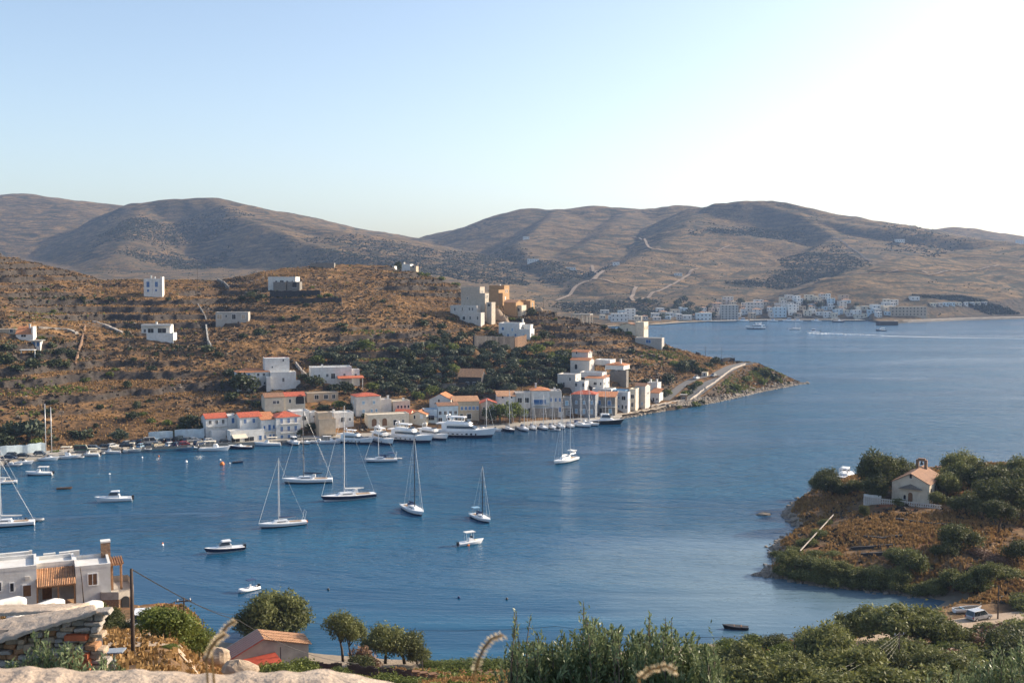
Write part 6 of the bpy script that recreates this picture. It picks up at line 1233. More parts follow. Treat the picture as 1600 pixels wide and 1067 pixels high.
def fput(u, v, w_, h_):
    if any(abs(u - a) < (w_ + c) * .42 and abs(v - b) < 3.2 for a, b, c in placed): return
    placed.append((u, v, w_)); far_house(u, v, w_, h_, rng.choices(['white', 'cream', 'pale', 'bluewall', 'tan', 'pink'], [3, 3, 3, 1.2, 1.4, .8])[0], None, rng.uniform(-14, 10), 'terra' if rng.random() < .2 else None)
for n, (ua, ub, va, vb) in {60: (1030, 1130, 486, 500), 70: (1130, 1350, 484, 498), 71: (1215, 1330, 468, 486), 40: (940, 1040, 490, 504), 30: (1120, 1200, 474, 486), 41: (1330, 1400, 484, 499), 16: (1360, 1400, 476, 486)}.items():
    for _ in range(n): fput(rng.uniform(ua, ub), rng.uniform(va, vb), rng.choice([8, 10, 12, 14]), rng.uniform(5, 9))
for i in range(9): fput(1458 + i * 10, 479 - i * .25, 9, 5)
for u, v, w_, h_ in [(833, 410, 18, 5), (892, 422, 15, 4), (963, 415, 10, 5), (1060, 431, 12, 4), (1407, 379, 14, 5), (822, 374, 10, 4), (1595, 381, 12, 6), (1430, 470, 14, 6)]:
    far_house(u, v, w_, h_, 'white', 'white house alone on the mountainside ' + {833: 'at its left end', 892: 'below a dark patch', 963: 'near the track fork', 1060: 'on the sloping spur', 1407: 'in the high saddle', 822: 'highest at left', 1595: 'on the right skyline', 1430: 'above the long arcade block'}[u])
# beach, quay, mole and tracks over there
def fline(pl, n, z=None):
    P = []
    for u, v in pl:
        p = atf(u, v) if z is None else PZ(u, v, z); P.append(p)
    return smooth_line(P, n)
def drape(P, dz): P = P.copy(); P[:, 2] = far_z(P[:, 0], P[:, 1]) + dz; return P
tag(ribbon('beach', fline([(860, 512.5), (960, 508.5), (1015, 506.5), (1060, 503), (1110, 501)], 60, .9), 9, M['sand'], 0, 3), kind='structure')
tag(ribbon('far_quay', fline([(1112, 501.2), (1200, 499.2), (1290, 499.0), (1352, 500)], 60, 1.6), 8, M['quay'], 0, 3), kind='structure')
mb = MB(); Pm = fline([(1352, 500.5), (1385, 504.5), (1440, 502.5), (1500, 500), (1600, 497.5), (1800, 492)], 90, 0)
mb.loft([[(p[0], p[1] - 9, -1), (p[0], p[1] - 8, 2.2 + .6 * math.sin(i * 2.1)), (p[0], p[1] + 8, 2.6), (p[0], p[1] + 9, -1)] for i, p in enumerate(Pm)]); tag(mb.build('mole', M['rock']), 'long low rock mole in front of the far cliff', 'breakwater')
mb = MB(); P = PZ(1388, 508); mb.box(P[0] - 13, P[0] + 10, P[1] - 5, P[1] + 6, -1, 4.6); tag(mb.build('pier_head', M['darkstone']), 'dark square pier head at the tip of the mole', 'pier')
for nm, pl, w_ in [('dirt_track', [(860, 372), (920, 374), (990, 370), (1000, 372), (1010, 380), (1016, 389), (1040, 394), (1070, 397), (1100, 392), (1140, 384)], 2.6), ('dirt_track', [(870, 470), (900, 448), (925, 438), (960, 443), (995, 449), (990, 458), (986, 466), (991, 471)], 3), ('dirt_track', [(927, 437), (938, 428), (944, 423)], 4), ('dirt_track', [(925, 415), (935, 428), (929, 437)], 3), ('dirt_track', [(1003, 469), (1030, 455), (1060, 440), (1090, 420)], 3),
                   ('stone_field_wall', [(1300, 372), (1322, 382), (1345, 398), (1360, 408)], 2), ('dirt_track', [(1360, 424), (1400, 425), (1450, 431), (1500, 425), (1560, 415)], 2.4), ('dirt_track', [(1320, 430), (1370, 428), (1440, 424), (1450, 428)], 2)]:
    P = drape(fline(pl, 160), 1.2); o = ribbon('dirt_track' if nm == 'dirt_track' else 'field_wall', P, w_, M['faint' if nm == 'dirt_track' else 'darkstone'], 0, 3)
# trees of the far town as separate dark crowns
for i in range(46):
    u, v = rng.choice([(rng.uniform(1040, 1130), rng.uniform(484, 500)), (rng.uniform(1130, 1340), rng.uniform(470, 497)), (rng.uniform(950, 1080), rng.uniform(470, 500))]); P = atf(u, v); o = plant('darktree', P, rng.uniform(3, 6.5), .9, 'tree', lift=.8); REG.append([tag(o, None, 'tree', 'trees between the far town houses'), u, v, 'dark round tree', FLM])
# scrub on the far slopes
rngn = np.random.default_rng(31); n = 5000; q = (rngn.uniform(150, 1640, n) - 800) / F; Y = rngn.uniform(1350, 2500, n); x = q * Y; z = far_z(x, Y); ok = (z > 4) & (rngn.uniform(0, 1, n) < np.clip(.3 + fbm(x, Y, 130, 3, 240) * 2.2, 0, 1)); Pn = np.stack([x, Y, z], 1)[ok]
scatter_stuff('scrub', 'bush', Pn, rngn.uniform(.9, 2.6, len(Pn)), 5, 32, .6)
regs = [(270, 385, 115, 48), (560, 405, 130, 28), (760, 418, 58, 28), (1180, 362, 115, 34), (1290, 400, 60, 18), (1240, 440, 90, 14), (900, 425, 60, 14), (1540, 480, 90, 9), (1440, 365, 60, 14), (960, 480, 80, 14)]  # ellipses of dark scrub laid over shaded slopes to deepen their shade
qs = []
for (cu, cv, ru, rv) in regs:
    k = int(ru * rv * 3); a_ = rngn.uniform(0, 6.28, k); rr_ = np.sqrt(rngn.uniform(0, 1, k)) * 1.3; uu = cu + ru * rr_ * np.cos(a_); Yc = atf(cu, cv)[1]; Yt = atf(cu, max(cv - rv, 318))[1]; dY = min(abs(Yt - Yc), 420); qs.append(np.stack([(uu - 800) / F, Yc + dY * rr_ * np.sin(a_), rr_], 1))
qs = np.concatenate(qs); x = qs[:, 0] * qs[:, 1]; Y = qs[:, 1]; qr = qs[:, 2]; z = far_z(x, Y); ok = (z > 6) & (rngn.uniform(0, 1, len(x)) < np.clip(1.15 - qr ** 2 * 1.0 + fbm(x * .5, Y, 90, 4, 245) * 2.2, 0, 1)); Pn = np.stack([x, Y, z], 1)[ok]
scatter_stuff('shade_scrub', 'shade_scrub', Pn, rngn.uniform(1.2, 4, len(Pn)), 6, 33, .35)
# ---- boats over there
place_boat(motor_yacht(22, pw=3), 1180, 514, 175, 'pale blue-grey motor yacht anchored off the far town', 'motor yacht'); place_boat(sailboat(14, H=13), 1242, 515, 10, 'small sailing boat with raised mast off the far town', 'sailboat'); place_boat(motorboat(11, 'navy', None, 'kaiki'), 1376, 517, 170, 'small dark fishing boat below the mole head', 'boat')
place_boat(motorboat(15, 'gel', None, 'cabin'), 1270, 520.5, 182, 'white speedboat racing across the far bay', 'speedboat')
P = fline([(1262, 521), (1290, 521.6), (1340, 523.2), (1400, 525.2), (1480, 527.5), (1600, 529)], 120, .06); wd = np.interp(np.arange(120), [0, 8, 30, 119], [1.5, 4.5, 2.2, .8]); o = ribbon('wake', P, wd, M['wake'], 0, 5, 'stuff')
mb = MB()
for i in range(90): t = rng.random(); p = P[int(t * 45)]; mb.obox((p[0] + rng.uniform(-1, 1), p[1] + rng.uniform(-2.5, 2.5), .3), (rng.uniform(1, 3.5), rng.uniform(.6, 1.6), rng.uniform(.4, 1.6) * (1 - t * .7)), rng.uniform(0, 3))
mb.build('spray', M['wake'])['kind'] = 'stuff'
for i, (u, d) in enumerate([(1207, 'white motorboat at the far quay below the pale blue block'), (1232, 'white cruiser at the far quay right of the pale blue block'), (1246, 'white launch at the middle of the far quay'), (1160, 'small white boat by the right end of the far beach'), (1275, 'white boat moored at the far ferry quay')]):
    place_boat(motorboat(14 + 3 * (i % 2), 'gel', None, 'cabin'), u, 502.5, 180 + i * 3, d, 'motorboat')
place_boat(motorboat(16, 'navy', None, 'kaiki'), 1311, 503.5, 0, 'dark blue fishing boat moored at the far ferry quay', 'boat')
# ================================================================ THE PROMONTORY WITH THE CHURCH
h = House(1412, 790, -33, 'cream church with brown tiled roof and small stone bell gable', 'church', 'church', P=(92.5, 250.0, 7.2))
P0 = h.root.location; r_ = h.root; s_ = h.s
vol(r_, -4.2, 4.2, 0, 13, -2, 4.6, wall='cream', roof='gy', rmat='brown', pitch=.52, wins=[(.5, 6.2, .5, .8, 'dark', 'window', 1), (.5, 1.0, 1.0, 2.2, 'wood', 'door', 1), (.35, 1.2, .5, .8, 'dark', 'window', 1)], side=[(.12, 2.4, .9, 1.8, 'dark', 'window', 1), (.45, 2.4, .9, 1.8, 'dark', 'window', 1), (.8, 2.4, .9, 1.8, 'dark', 'window', 1)], over=.25)
f = MB(); f.add([(-2.6, -.9, 3.4), (2.6, -.9, 3.4), (0, -.9, 4.5), (-2.6, -.02, 3.4), (2.6, -.02, 3.4), (0, -.02, 4.5)], [(0, 1, 2), (0, 3, 4, 1), (1, 4, 5, 2), (2, 5, 3, 0)]); f.build('porch_gable', M['stone'], r_)
f = MB()
for q in (-.95, .95): f.box(q - .32, q + .32, 10.6, 11.3, 5.4, 8.3)
f.box(-1.27, 1.27, 10.6, 11.3, 8.3, 8.6); f.box(-.8, .8, 10.62, 11.28, 8.6, 8.95); f.build('bell_gable', M['brownstone'], r_); f = MB(); f.tube([(0, 10.95, 8.3), (0, 10.95, 7.9), (0, 10.95, 7.4)], [.08, .25, .42], 8); f.build('bell', M['black'], r_)
vol(r_, 2.2, 5.2, 10.5, 13.5, -2, 4.9, wall='brownstone', roof='flat', parapet=.2)
f = MB()
for i in range(34): x_ = -9.5 + i * .5; f.box(x_, x_ + .3, -3.6, -3.5, -.6, 1.1)
f.box(-9.6, 7.6, -3.62, -3.48, .2, .35); f.box(-9.6, 7.6, -3.62, -3.48, .85, 1.0); fn = f.build('fence', M['pale']); fn.location = P0; fn.rotation_euler = r_.rotation_euler; tag(fn, 'white picket fence in front of the cream church', 'fence')
f = MB().box(-9.8, -5.8, -3.3, -2.9, -1, 1.6).build('garden_wall', M['white']); f.location = P0; f.rotation_euler = r_.rotation_euler; tag(f, 'short white garden wall at the left of the church', 'wall')
place_boat(motor_yacht(17, tiers=2, pw=3), 1322, 757, 62, 'blue and white motor yacht half hidden behind the church trees', 'motor yacht')
NLM = [(1420, 770, 'the church'), (1320, 730, 'the half hidden yacht'), (1350, 800, 'the small cypress'), (1220, 870, 'the cove jetty'), (1300, 880, 'the cove bank'), (1420, 870, 'the round dark tree'), (1530, 960, 'the grey estate car'), (1559, 930, 'the pole by the car'), (1241, 1010, 'the thin roadside pole'), (1405, 1010, 'the pole among trees'), (1560, 790, 'the right-hand pines'), (1500, 900, 'the red earth patch'), (1100, 1050, 'the big leafy bush'), (1150, 1040, 'the reeds')]
ND = {'tamarisk': ('feathery grey-green tamarisk', 'tree', 'tamarisk_tree'), 'darknear': ('dense dark green tree', 'tree', 'pine_tree'), 'nearbush': ('low grey-green shrub', 'bush', 'shrub'), 'neargreen': ('fresh green shrub', 'bush', 'shrub'), 'reddish': ('leafless reddish shrub', 'bush', 'shrub')}
def near_plants(lst, grp, lms=NLM):
    for e in lst:
        u, v, wpx, k = e[:4]; k = {0: 'darknear', 3: 'neargreen'}.get(int(u * 7 + v) % 8, k) if v > 985 and k == 'tamarisk' and u > 1100 else k; P = atn(u, v); r_ = wpx * P[1] / F / 2 * (1.45 if lms is not NLM and k != 'neargreen' else 1.34 if v > 990 else 1.02); o = plant(k, P, r_, e[4] if len(e) > 4 else random.uniform(.8, .95), ND[k][2], lift=e[5] if len(e) > 5 else .72); reg(o, u, v, ND[k][0], ND[k][1], grp, lms)
near_plants([(1372, 772, 62, 'darknear', 1.35, .8), (1398, 768, 46, 'darknear', 1.3, .9), (1418, 765, 40, 'darknear', 1.1, 1.0), (1290, 770, 40, 'darknear', 1.2, .8), (1478, 782, 40, 'tamarisk', 1.3, .8), (1290, 772, 46, 'darknear'), (1275, 764, 26, 'darknear'), (1340, 772, 36, 'darknear', .8), (1385, 775, 46, 'darknear', 1.2), (1360, 756, 36, 'darknear', 1.1), (1395, 752, 50, 'darknear', 1.0), (1372, 782, 30, 'darknear', 1.3), (1404, 788, 26, 'nearbush', .9), (1350, 806, 16, 'darknear', 1.7, .5), (1316, 774, 30, 'darknear', .7),
             (1480, 778, 44, 'tamarisk', 1.1), (1500, 770, 56, 'tamarisk', 1.1), (1530, 775, 60, 'darknear', 1.1), (1560, 782, 64, 'darknear', 1.05), (1590, 788, 60, 'darknear', 1.1), (1620, 790, 70, 'darknear', 1.2), (1545, 800, 56, 'darknear', 1.2), (1510, 806, 52, 'darknear', .9), (1575, 812, 60, 'darknear', 1.1, 1.1), (1605, 815, 50, 'tamarisk', 1.0, 1.1), (1660, 800, 80, 'darknear', 1.1), (1560, 836, 50, 'darknear', .9, 1.4), (1465, 790, 30, 'tamarisk', 1.0), (1525, 760, 46, 'tamarisk', .9), (1572, 758, 50, 'tamarisk', .9), (1470, 765, 32, 'tamarisk', .9), (1300, 776, 40, 'darknear', 1.0), (1366, 780, 40, 'darknear', 1.3), (1500, 752, 60, 'tamarisk', 1.0), (1600, 760, 60, 'tamarisk', 1.1)], 'trees round the church')
near_plants([(1215, 868, 26, 'nearbush'), (1232, 880, 40, 'tamarisk', .9, .4), (1262, 852, 34, 'nearbush'), (1280, 838, 30, 'nearbush', .9), (1292, 820, 24, 'nearbush'), (1258, 884, 46, 'nearbush', .9), (1240, 866, 34, 'nearbush', .9), (1290, 896, 52, 'tamarisk', .8, .4), (1320, 903, 50, 'tamarisk', .8, .45), (1342, 900, 36, 'nearbush', .8), (1372, 908, 46, 'tamarisk', .8, .5), (1402, 914, 50, 'tamarisk', .85, .5), (1425, 890, 60, 'tamarisk', .9, .5), (1400, 880, 40, 'tamarisk', .8), (1498, 858, 62, 'darknear', .95, .5), (1475, 866, 40, 'darknear', .8, .4),
             (1492, 925, 54, 'tamarisk', .9, .6), (1520, 930, 60, 'tamarisk', .95, .6), (1545, 920, 50, 'tamarisk', 1.0, .8), (1470, 918, 40, 'nearbush', .9), (1555, 880, 40, 'reddish', .8), (1530, 868, 40, 'reddish', .7), (1575, 900, 44, 'nearbush', .8), (1440, 925, 40, 'nearbush', .7), (1305, 868, 26, 'nearbush', .7), (1275, 868, 30, 'nearbush', .8), (1590, 880, 50, 'darknear', .9)], 'shrubs and trees round the cove')
near_plants([(1300, 1008, 44, 'tamarisk', .9, .6), (1330, 1003, 40, 'tamarisk', 1.0, .9), (1358, 1002, 44, 'tamarisk', 1.1, .9), (1400, 1012, 76, 'tamarisk', .95, .6), (1438, 1005, 72, 'tamarisk', 1.0, .6), (1462, 1012, 60, 'tamarisk', .9, .6), (1420, 1040, 66, 'tamarisk', .85, .4), (1465, 1045, 56, 'tamarisk', .8, .4), (1380, 1052, 60, 'tamarisk', .9, .4), (1290, 1040, 76, 'tamarisk', 1.0, .5), (1270, 1020, 44, 'tamarisk', .95, .6), (1330, 1062, 90, 'tamarisk', .8, .4), (1260, 1075, 80, 'nearbush', .9), (1215, 1062, 60, 'nearbush', .9), (1190, 1040, 56, 'neargreen', .8), (1225, 1025, 46, 'neargreen', .8),
             (1160, 1050, 70, 'tamarisk', .9, .3), (1140, 1035, 60, 'neargreen', .8), (1120, 1070, 80, 'nearbush', .9), (1180, 1078, 90, 'nearbush', .9), (1300, 1085, 90, 'nearbush', .8), (1390, 1085, 90, 'nearbush', .8), (1450, 1080, 80, 'nearbush', .8), (1500, 1040, 60, 'reddish', .7), (1530, 1010, 50, 'reddish', .7), (1510, 1020, 40, 'nearbush', .8), (1560, 1000, 50, 'reddish', .8), (1590, 985, 50, 'nearbush', .8), (1580, 1020, 70, 'darknear', .8, .4), (1605, 1000, 70, 'nearbush', .9), (1530, 1050, 80, 'nearbush', .8), (1600, 1050, 90, 'darknear', .8, .4), (1500, 1070, 80, 'darknear', .7, .3), (1560, 1080, 100, 'nearbush', .8), (1480, 1020, 40, 'neargreen', .7), (1255, 1040, 40, 'nearbush'), (1600, 950, 60, 'nearbush', .9), (1480, 995, 30, 'nearbush', .6), (1225, 896, 34, 'tamarisk', .8, .3), (1250, 901, 40, 'nearbush', .9), (1275, 906, 44, 'tamarisk', .8, .3), (1305, 912, 46, 'nearbush', .9), (1335, 915, 44, 'tamarisk', .8, .3), (1365, 919, 46, 'nearbush', .9), (1395, 922, 44, 'tamarisk', .9, .35), (1425, 925, 40, 'nearbush', .9), (1455, 928, 44, 'tamarisk', .9, .35), (1100, 1030, 50, 'neargreen', .7), (1140, 1012, 40, 'neargreen', .5), (1180, 1012, 50, 'neargreen', .6), (1210, 1010, 40, 'tamarisk', .7, .3), (1375, 1030, 50, 'tamarisk', .9, .4), (1240, 1060, 60, 'tamarisk', .9, .4), (1350, 1035, 40, 'nearbush', .8), (1490, 1010, 50, 'tamarisk', .8, .4), (1545, 985, 40, 'nearbush', .7)], 'shrubs and trees on the near right slope')
SLM = [(430, 970, 'the shed'), (560, 980, 'the half-bare tree'), (300, 1000, 'the hedge of young trees'), (630, 1030, 'the shore fence'), (730, 1045, 'the beach strip'), (800, 1050, 'the big leafy bush'), (180, 950, 'the villa tower')]
near_plants([(428, 1006, 78, 'darknear', .8, .75), (396, 1006, 44, 'darknear', 1.0, .9), (460, 1006, 44, 'tamarisk', 1.0, .9), (432, 1008, 60, 'tamarisk', .95, 1.2), (536, 1042, 46, 'tamarisk', 1.05, 1.5), (548, 1044, 34, 'tamarisk', 1.0, 1.9), (570, 1046, 36, 'reddish', 1.5, 1.6), (564, 1050, 40, 'darknear', .8, .3), (602, 1042, 50, 'tamarisk', 1.0, .95), (632, 1040, 46, 'darknear', .95, .95), (652, 1040, 32, 'tamarisk', .8, .8), (700, 1042, 40, 'neargreen', .35), (735, 1042, 50, 'neargreen', .35), (770, 1042, 50, 'neargreen', .4), (670, 1041, 34, 'neargreen', .35), (440, 1060, 60, 'neargreen', .8), (470, 1058, 50, 'neargreen', .9), (530, 1062, 40, 'neargreen', .7), (600, 1072, 50, 'neargreen', .7), (560, 1075, 50, 'neargreen', .6), (415, 1055, 40, 'neargreen', .7), (640, 1075, 44, 'neargreen', .6), (495, 1070, 30, 'neargreen', .7),
             (168, 972, 36, 'darknear', .8, .3), (150, 958, 30, 'nearbush', .9), (184, 985, 30, 'darknear', .8, .3), (268, 1012, 20, 'neargreen', .6)], 'trees and shrubs by the near beach', SLM)
# hedge of young trees beside the dirt track
for i, (u, v, wpx) in enumerate([(262, 1000, 62), (280, 1008, 54), (298, 1022, 48), (312, 1030, 36), (246, 985, 40)]):
    P = atn(u, v); o = plant('neargreen', P, wpx * P[1] / F / 2 * 1.35, .9, 'young_tree'); o.location[2] += .35; tm = MB().tube([(0, 0, -2.2), (0, 0, .2)], .06, 6).mesh('trunk', M['bark']); root = empty('young_tree', P, 0); reg(root, u, v, 'bright green young tree', 'tree', 'hedge of young trees by the dirt track', SLM)
    o.name = 'crown'; o.parent = root; o.location = (0, 0, o.location[2] - P[2] + .6); t_ = link('trunk', tm, root, (0, 0, 1.6))
# dry grass and ground cover on the near land
rngn = np.random.default_rng(41)
def near_scatter(n, u0, u1, y0, y1, dens, seed):
    rg_ = np.random.default_rng(seed); q = (rg_.uniform(u0, u1, n) - 800) / F; Y = np.sqrt(rg_.uniform(y0 ** 2, y1 ** 2, n)); x = q * Y; z = near_z(x, Y); ok = (z > .9) & (rg_.uniform(0, 1, n) < dens(x, Y, z))
    for P, hw in NROADS: ok &= np.min(np.hypot(x[:, None] - P[None, :, 0], Y[:, None] - P[None, :, 1]), 1) > hw + .2
    ok &= ~((np.hypot(x - 93, Y - 257) < 9)) & ~((np.abs(x + 52) < 14) & (np.abs(Y - 114) < 9)); return np.stack([x, Y, z], 1)[ok], rg_
Pn, rg_ = near_scatter(60000, 1180, 1900, 185, 305, lambda x, y, z: np.clip(.5 + fbm(x, y, 9, 4, 250) * 1.8, 0, 1), 1); scatter_stuff('dry_grass', 'straw', Pn, rg_.uniform(.3, .75, len(Pn)), 3, 42, upright=True)
Pn, rg_ = near_scatter(9000, 1180, 1900, 185, 305, lambda x, y, z: np.clip(.3 + fbm(x, y, 12, 4, 260) * 2, 0, 1), 2); scatter_stuff('scrub', 'scrubdark', Pn, rg_.uniform(.3, .9, len(Pn)), 9, 43)
Pn, rg_ = near_scatter(50000, -200, 1900, 70, 172, lambda x, y, z: np.clip(.35 + fbm(x, y, 7, 4, 270) * 1.8, 0, 1) * (z > 1.8), 3); scatter_stuff('dry_grass', 'straw', Pn, rg_.uniform(.15, .45, len(Pn)), 4, 44, upright=True)
Pn, rg_ = near_scatter(15000, 1050, 1900, 80, 172, lambda x, y, z: np.clip(.5 + fbm(x, y, 9, 4, 280) * 1.8, 0, 1), 4); scatter_stuff('undergrowth', 'tamarisk', Pn, rg_.uniform(.3, .9, len(Pn)), 9, 45)
Pn, rg_ = near_scatter(16000, 120, 470, 40, 150, lambda x, y, z: np.clip(.45 + fbm(x, y, 5, 4, 275) * 1.8, 0, 1) * ~((x / y * F + 800 > 178) & (x / y * F + 800 < 262) & (y > 92)), 9); scatter_stuff('dry_grass', 'straw', Pn, rg_.uniform(.14, .38, len(Pn)), 4, 48, upright=True)
Pn, rg_ = near_scatter(9000, 380, 1100, 90, 172, lambda x, y, z: np.clip(.2 + fbm(x, y, 9, 4, 290) * 1.8, 0, 1) * (z > 1.6), 5); scatter_stuff('undergrowth', 'green', Pn, rg_.uniform(.2, .6, len(Pn)), 8, 46)
NP = np.array([PZ(u, v)[:2] for u, v in NSH[18:36]]); k = rngn.integers(0, len(NP) - 1, 500); t = rngn.uniform(0, 1, 500)[:, None]; Pq = NP[k] * (1 - t) + NP[k + 1] * t + rngn.normal(size=(500, 2)) * .7
rock_stuff('shore_rocks', np.stack([Pq[:, 0], Pq[:, 1], np.maximum(near_z(Pq[:, 0], Pq[:, 1]), -.1)], 1), rngn.uniform(.25, 1.0, 500), 'rock', 47, .8)
for u, v, w_, d in [(1194, 804, 4.0, 'flat lone rock standing in the water off the promontory'), (1196, 899, 2.0, 'low dark rock at the tip of the cove spit')]:
    P = PZ(u, v); mb = MB(); a, b = dome((0, 0, 0), 1, 12, 6); rr_ = random.Random(u); a = [(p[0] * w_ / 2 * rr_.uniform(.8, 1.15), p[1] * w_ / 3 * rr_.uniform(.8, 1.15), p[2] * .7 * rr_.uniform(.7, 1.1)) for p in a]; mb.add(a, b); o = mb.build('rock', M['rock']); o.location = P; tag(o, d, 'rock')
for pl, d in [([(1350, 840), (1380, 842), (1410, 838)], 'upper dry-stone terrace ledge below the church'), ([(1330, 858), (1360, 856), (1395, 853)], 'middle dry-stone terrace ledge below the church'), ([(1400, 812), (1440, 818), (1490, 822)], 'dark stone wall across the grass under the church'), ([(1345, 868), (1375, 866), (1400, 863)], 'lowest dry-stone terrace ledge above the cove')]: drywall(pl, .45, d, 'darkstone', .6, fn=atn)
P1, P2 = atn(1302, 812), atn(1250, 868); mb = MB().tube([P1 + np.array([0, 0, 1.2]), P2 + np.array([0, 0, 1.0])], .14, 6); tag(mb.build('pipe', M['palerock']), 'long pale pipe slanting down to the cove', 'pipe')
P = PZ(1212, 889, 0); mb = MB(); mb.box(-3.6, 2.6, -1, 1, .5, .75)
for q in (-3.2, -1, 1.4):
    mb.box(q, q + .25, -.9, -.6, -1, .5)
o = mb.build('jetty', M['palerock']); o.location = (P[0] + 1.5, P[1], 0); tag(o, 'small pale stone jetty at the cove spit', 'jetty')
# grey estate car, the beached boat, poles and wires
P = march(near_z, 1529, 968, 150, 230); park(0, 0, 'silver', 'suv', 28, P + np.array([0, 0, .08]), 'silver-grey estate car parked on the dirt track by the cove')
P = atn(1512, 956); o = rowboat(5.2, 'gel', 'ltblue'); o.location = P + np.array([0, 0, .15]); o.rotation_euler = (0, 0, R(12)); tag(o, 'pale rowing boat beached under the trees behind the estate car', 'rowing boat')
PO = {}
for nm, u, v, vt, d, arms, r_ in [('a', 208, 1020, 884, 'tall dark wooden pole right of the villa', 0, .13), ('b', 288, 974, 932, 'wooden pole with crossarm behind the young tree hedge', 1, .12), ('c', 1559, 968, 912, 'dark pole behind the silver estate car', 0, .14), ('d', 1241, 1040, 988, 'thin dark roadside pole near the cove', 0, .10), ('e', 1404, 1045, 985, 'pole with insulators among the right trees', 1, .12), ('f', 318, 1003, 965, 'short thin pole behind the shed', 0, .07), ('g', 660, 1056, 1030, 'short wooden post at the beach fence', 0, .08), ('h', 438, 1012, 1008, '', 0, .1)]:
    if not d: continue
    P = atn(u, v); hh = (v - vt) * P[1] / F; pole(P, hh, d, arms, r_); PO[nm] = (P[0], P[1], P[2] + hh)
def topx(u, v, Y): return PY(u, v, Y)
wire(PO['a'], topx(372, 968, 135), .4, 'thick black wire running from the villa pole toward the shed', .035); wire(topx(372, 968, 135), topx(560, 1036, 150), 1.2, 'black wire passing over the shed toward the half-bare tree', .03)
wire(PO['b'], topx(372, 960, 160), .5, 'thin wire from the crossarm pole toward the big dark tree', .025); wire(topx(215, 951, 115), PO['b'], .3, 'thin wire from the villa to the crossarm pole', .022); wire(topx(480, 972, 165), topx(870, 978, 165), 1.0, 'thin wire crossing the water above the beach', .028); wire(topx(870, 978, 165), PO['d'], 1.0, 'thin wire reaching the roadside pole near the cove', .022)
for i in range(5): wire(PO['e'] + np.array([0, 0, -.2 - .25 * i]) if 0 else (PO['e'][0], PO['e'][1], PO['e'][2] - .1 - .3 * i), topx(1235 + 26 * i, 1078, 62), .5, 'pale cable fanning down from the insulator pole, number %s from top' % ORD[i + 1] if i else 'topmost pale cable fanning down from the insulator pole', .007, 'wirelt')
# ================================================================ THE VILLA AT LOWER LEFT
YV = 106.0; VO = PY(120, 930, YV); VZ = VO[2]; vr = empty('villa', VO, R(24), 'white flat-roofed villa with tiled porch and round stone chimney', 'house')
SV = F / YV; cV = math.cos(R(24)) - VO[0] / VO[1] * math.sin(R(24))
def vx(u): return (u - 120) / SV / cV
def vz(v): return (930 - v) / SV
# facade planes step along the house; right block, middle recess with porch, left block
vol(vr, vx(119), vx(175), 0, 4.6, -1.0, 2.55, wall='white', parapet=.35, wins=[(.48, 1.45, .75, 1.05, 'wood', 'window')])
vol(vr, vx(58), vx(118.9), 2.6, 5.6, -1.0, 2.6, wall='white', parapet=.35, wins=[(.26, .35, .9, 2.2, 'wood', 'door')])
vol(vr, vx(-70), vx(57.9), .4, 5.2, -1.0, 3.0, wall='white', parapet=.35, wins=[(.88, .9, .7, 1.1, 'wood', 'window'), (.70, 1.4, .32, .85, 'dark', 'window'), (.55, 1.6, .32, .8, 'dark', 'window')])
g = MB(); g.box(vx(40), vx(47), .22, .38, 2.0, 2.35); g.build('air_conditioner', M['pale'], vr)
# tiled porch roof with its tile rows as courses
rf = MB(); x0, x1 = vx(57), vx(118); n = 22
for i in range(n):
    xa, xb = x0 + (x1 - x0) * i / n, x0 + (x1 - x0) * (i + 1) / n; m_ = (xa + xb) / 2
    rf.loft([[(xa, y, z), (m_, y, z + .07), (xb, y, z), (xb, y, z - .08), (xa, y, z - .08)] for y, z in ((-1.2, 1.55), (2.5, 2.4))])
rf.build('porch_roof', M['terra'], vr)
MB().box(x0, x1, -1.25, -1.1, 1.42, 1.55).build('porch_beam', M['wood'], vr)
for q in (.02, .55, .97): MB().box(x0 + (x1 - x0) * q - .08, x0 + (x1 - x0) * q + .08, -1.25, -1.09, -1.2, 1.41).build('post', M['wood'], vr)
ch = MB(); cx = vx(172); ch.box(cx - .45, cx + .45, 3.9, 4.9, -1, 4.1); ch.build('chimney', M['brownstone'], vr); MB().box(cx - .48, cx + .48, 3.87, 4.93, 4.1, 4.25).build('chimney_cap', M['white'], vr)
for i, (a, b, y, z) in enumerate([(-10, 50, 6.6, 3.3), (70, 90, 6.3, 2.95), (96, 112, 6.3, 2.95), (112, 130, 6.4, 2.95)]): MB().box(vx(a), vx(b), y, y + .4, 2.4, z).build('roof_parapet', M['white'], vr)
MB().box(vx(-60), vx(52), 5.4, 8, -1, 2.8).build('rear_wing', M['white'], vr); MB().box(vx(47), vx(52), 5.9, 6.4, 2.8, 3.5).build('chimney', M['pale'], vr)
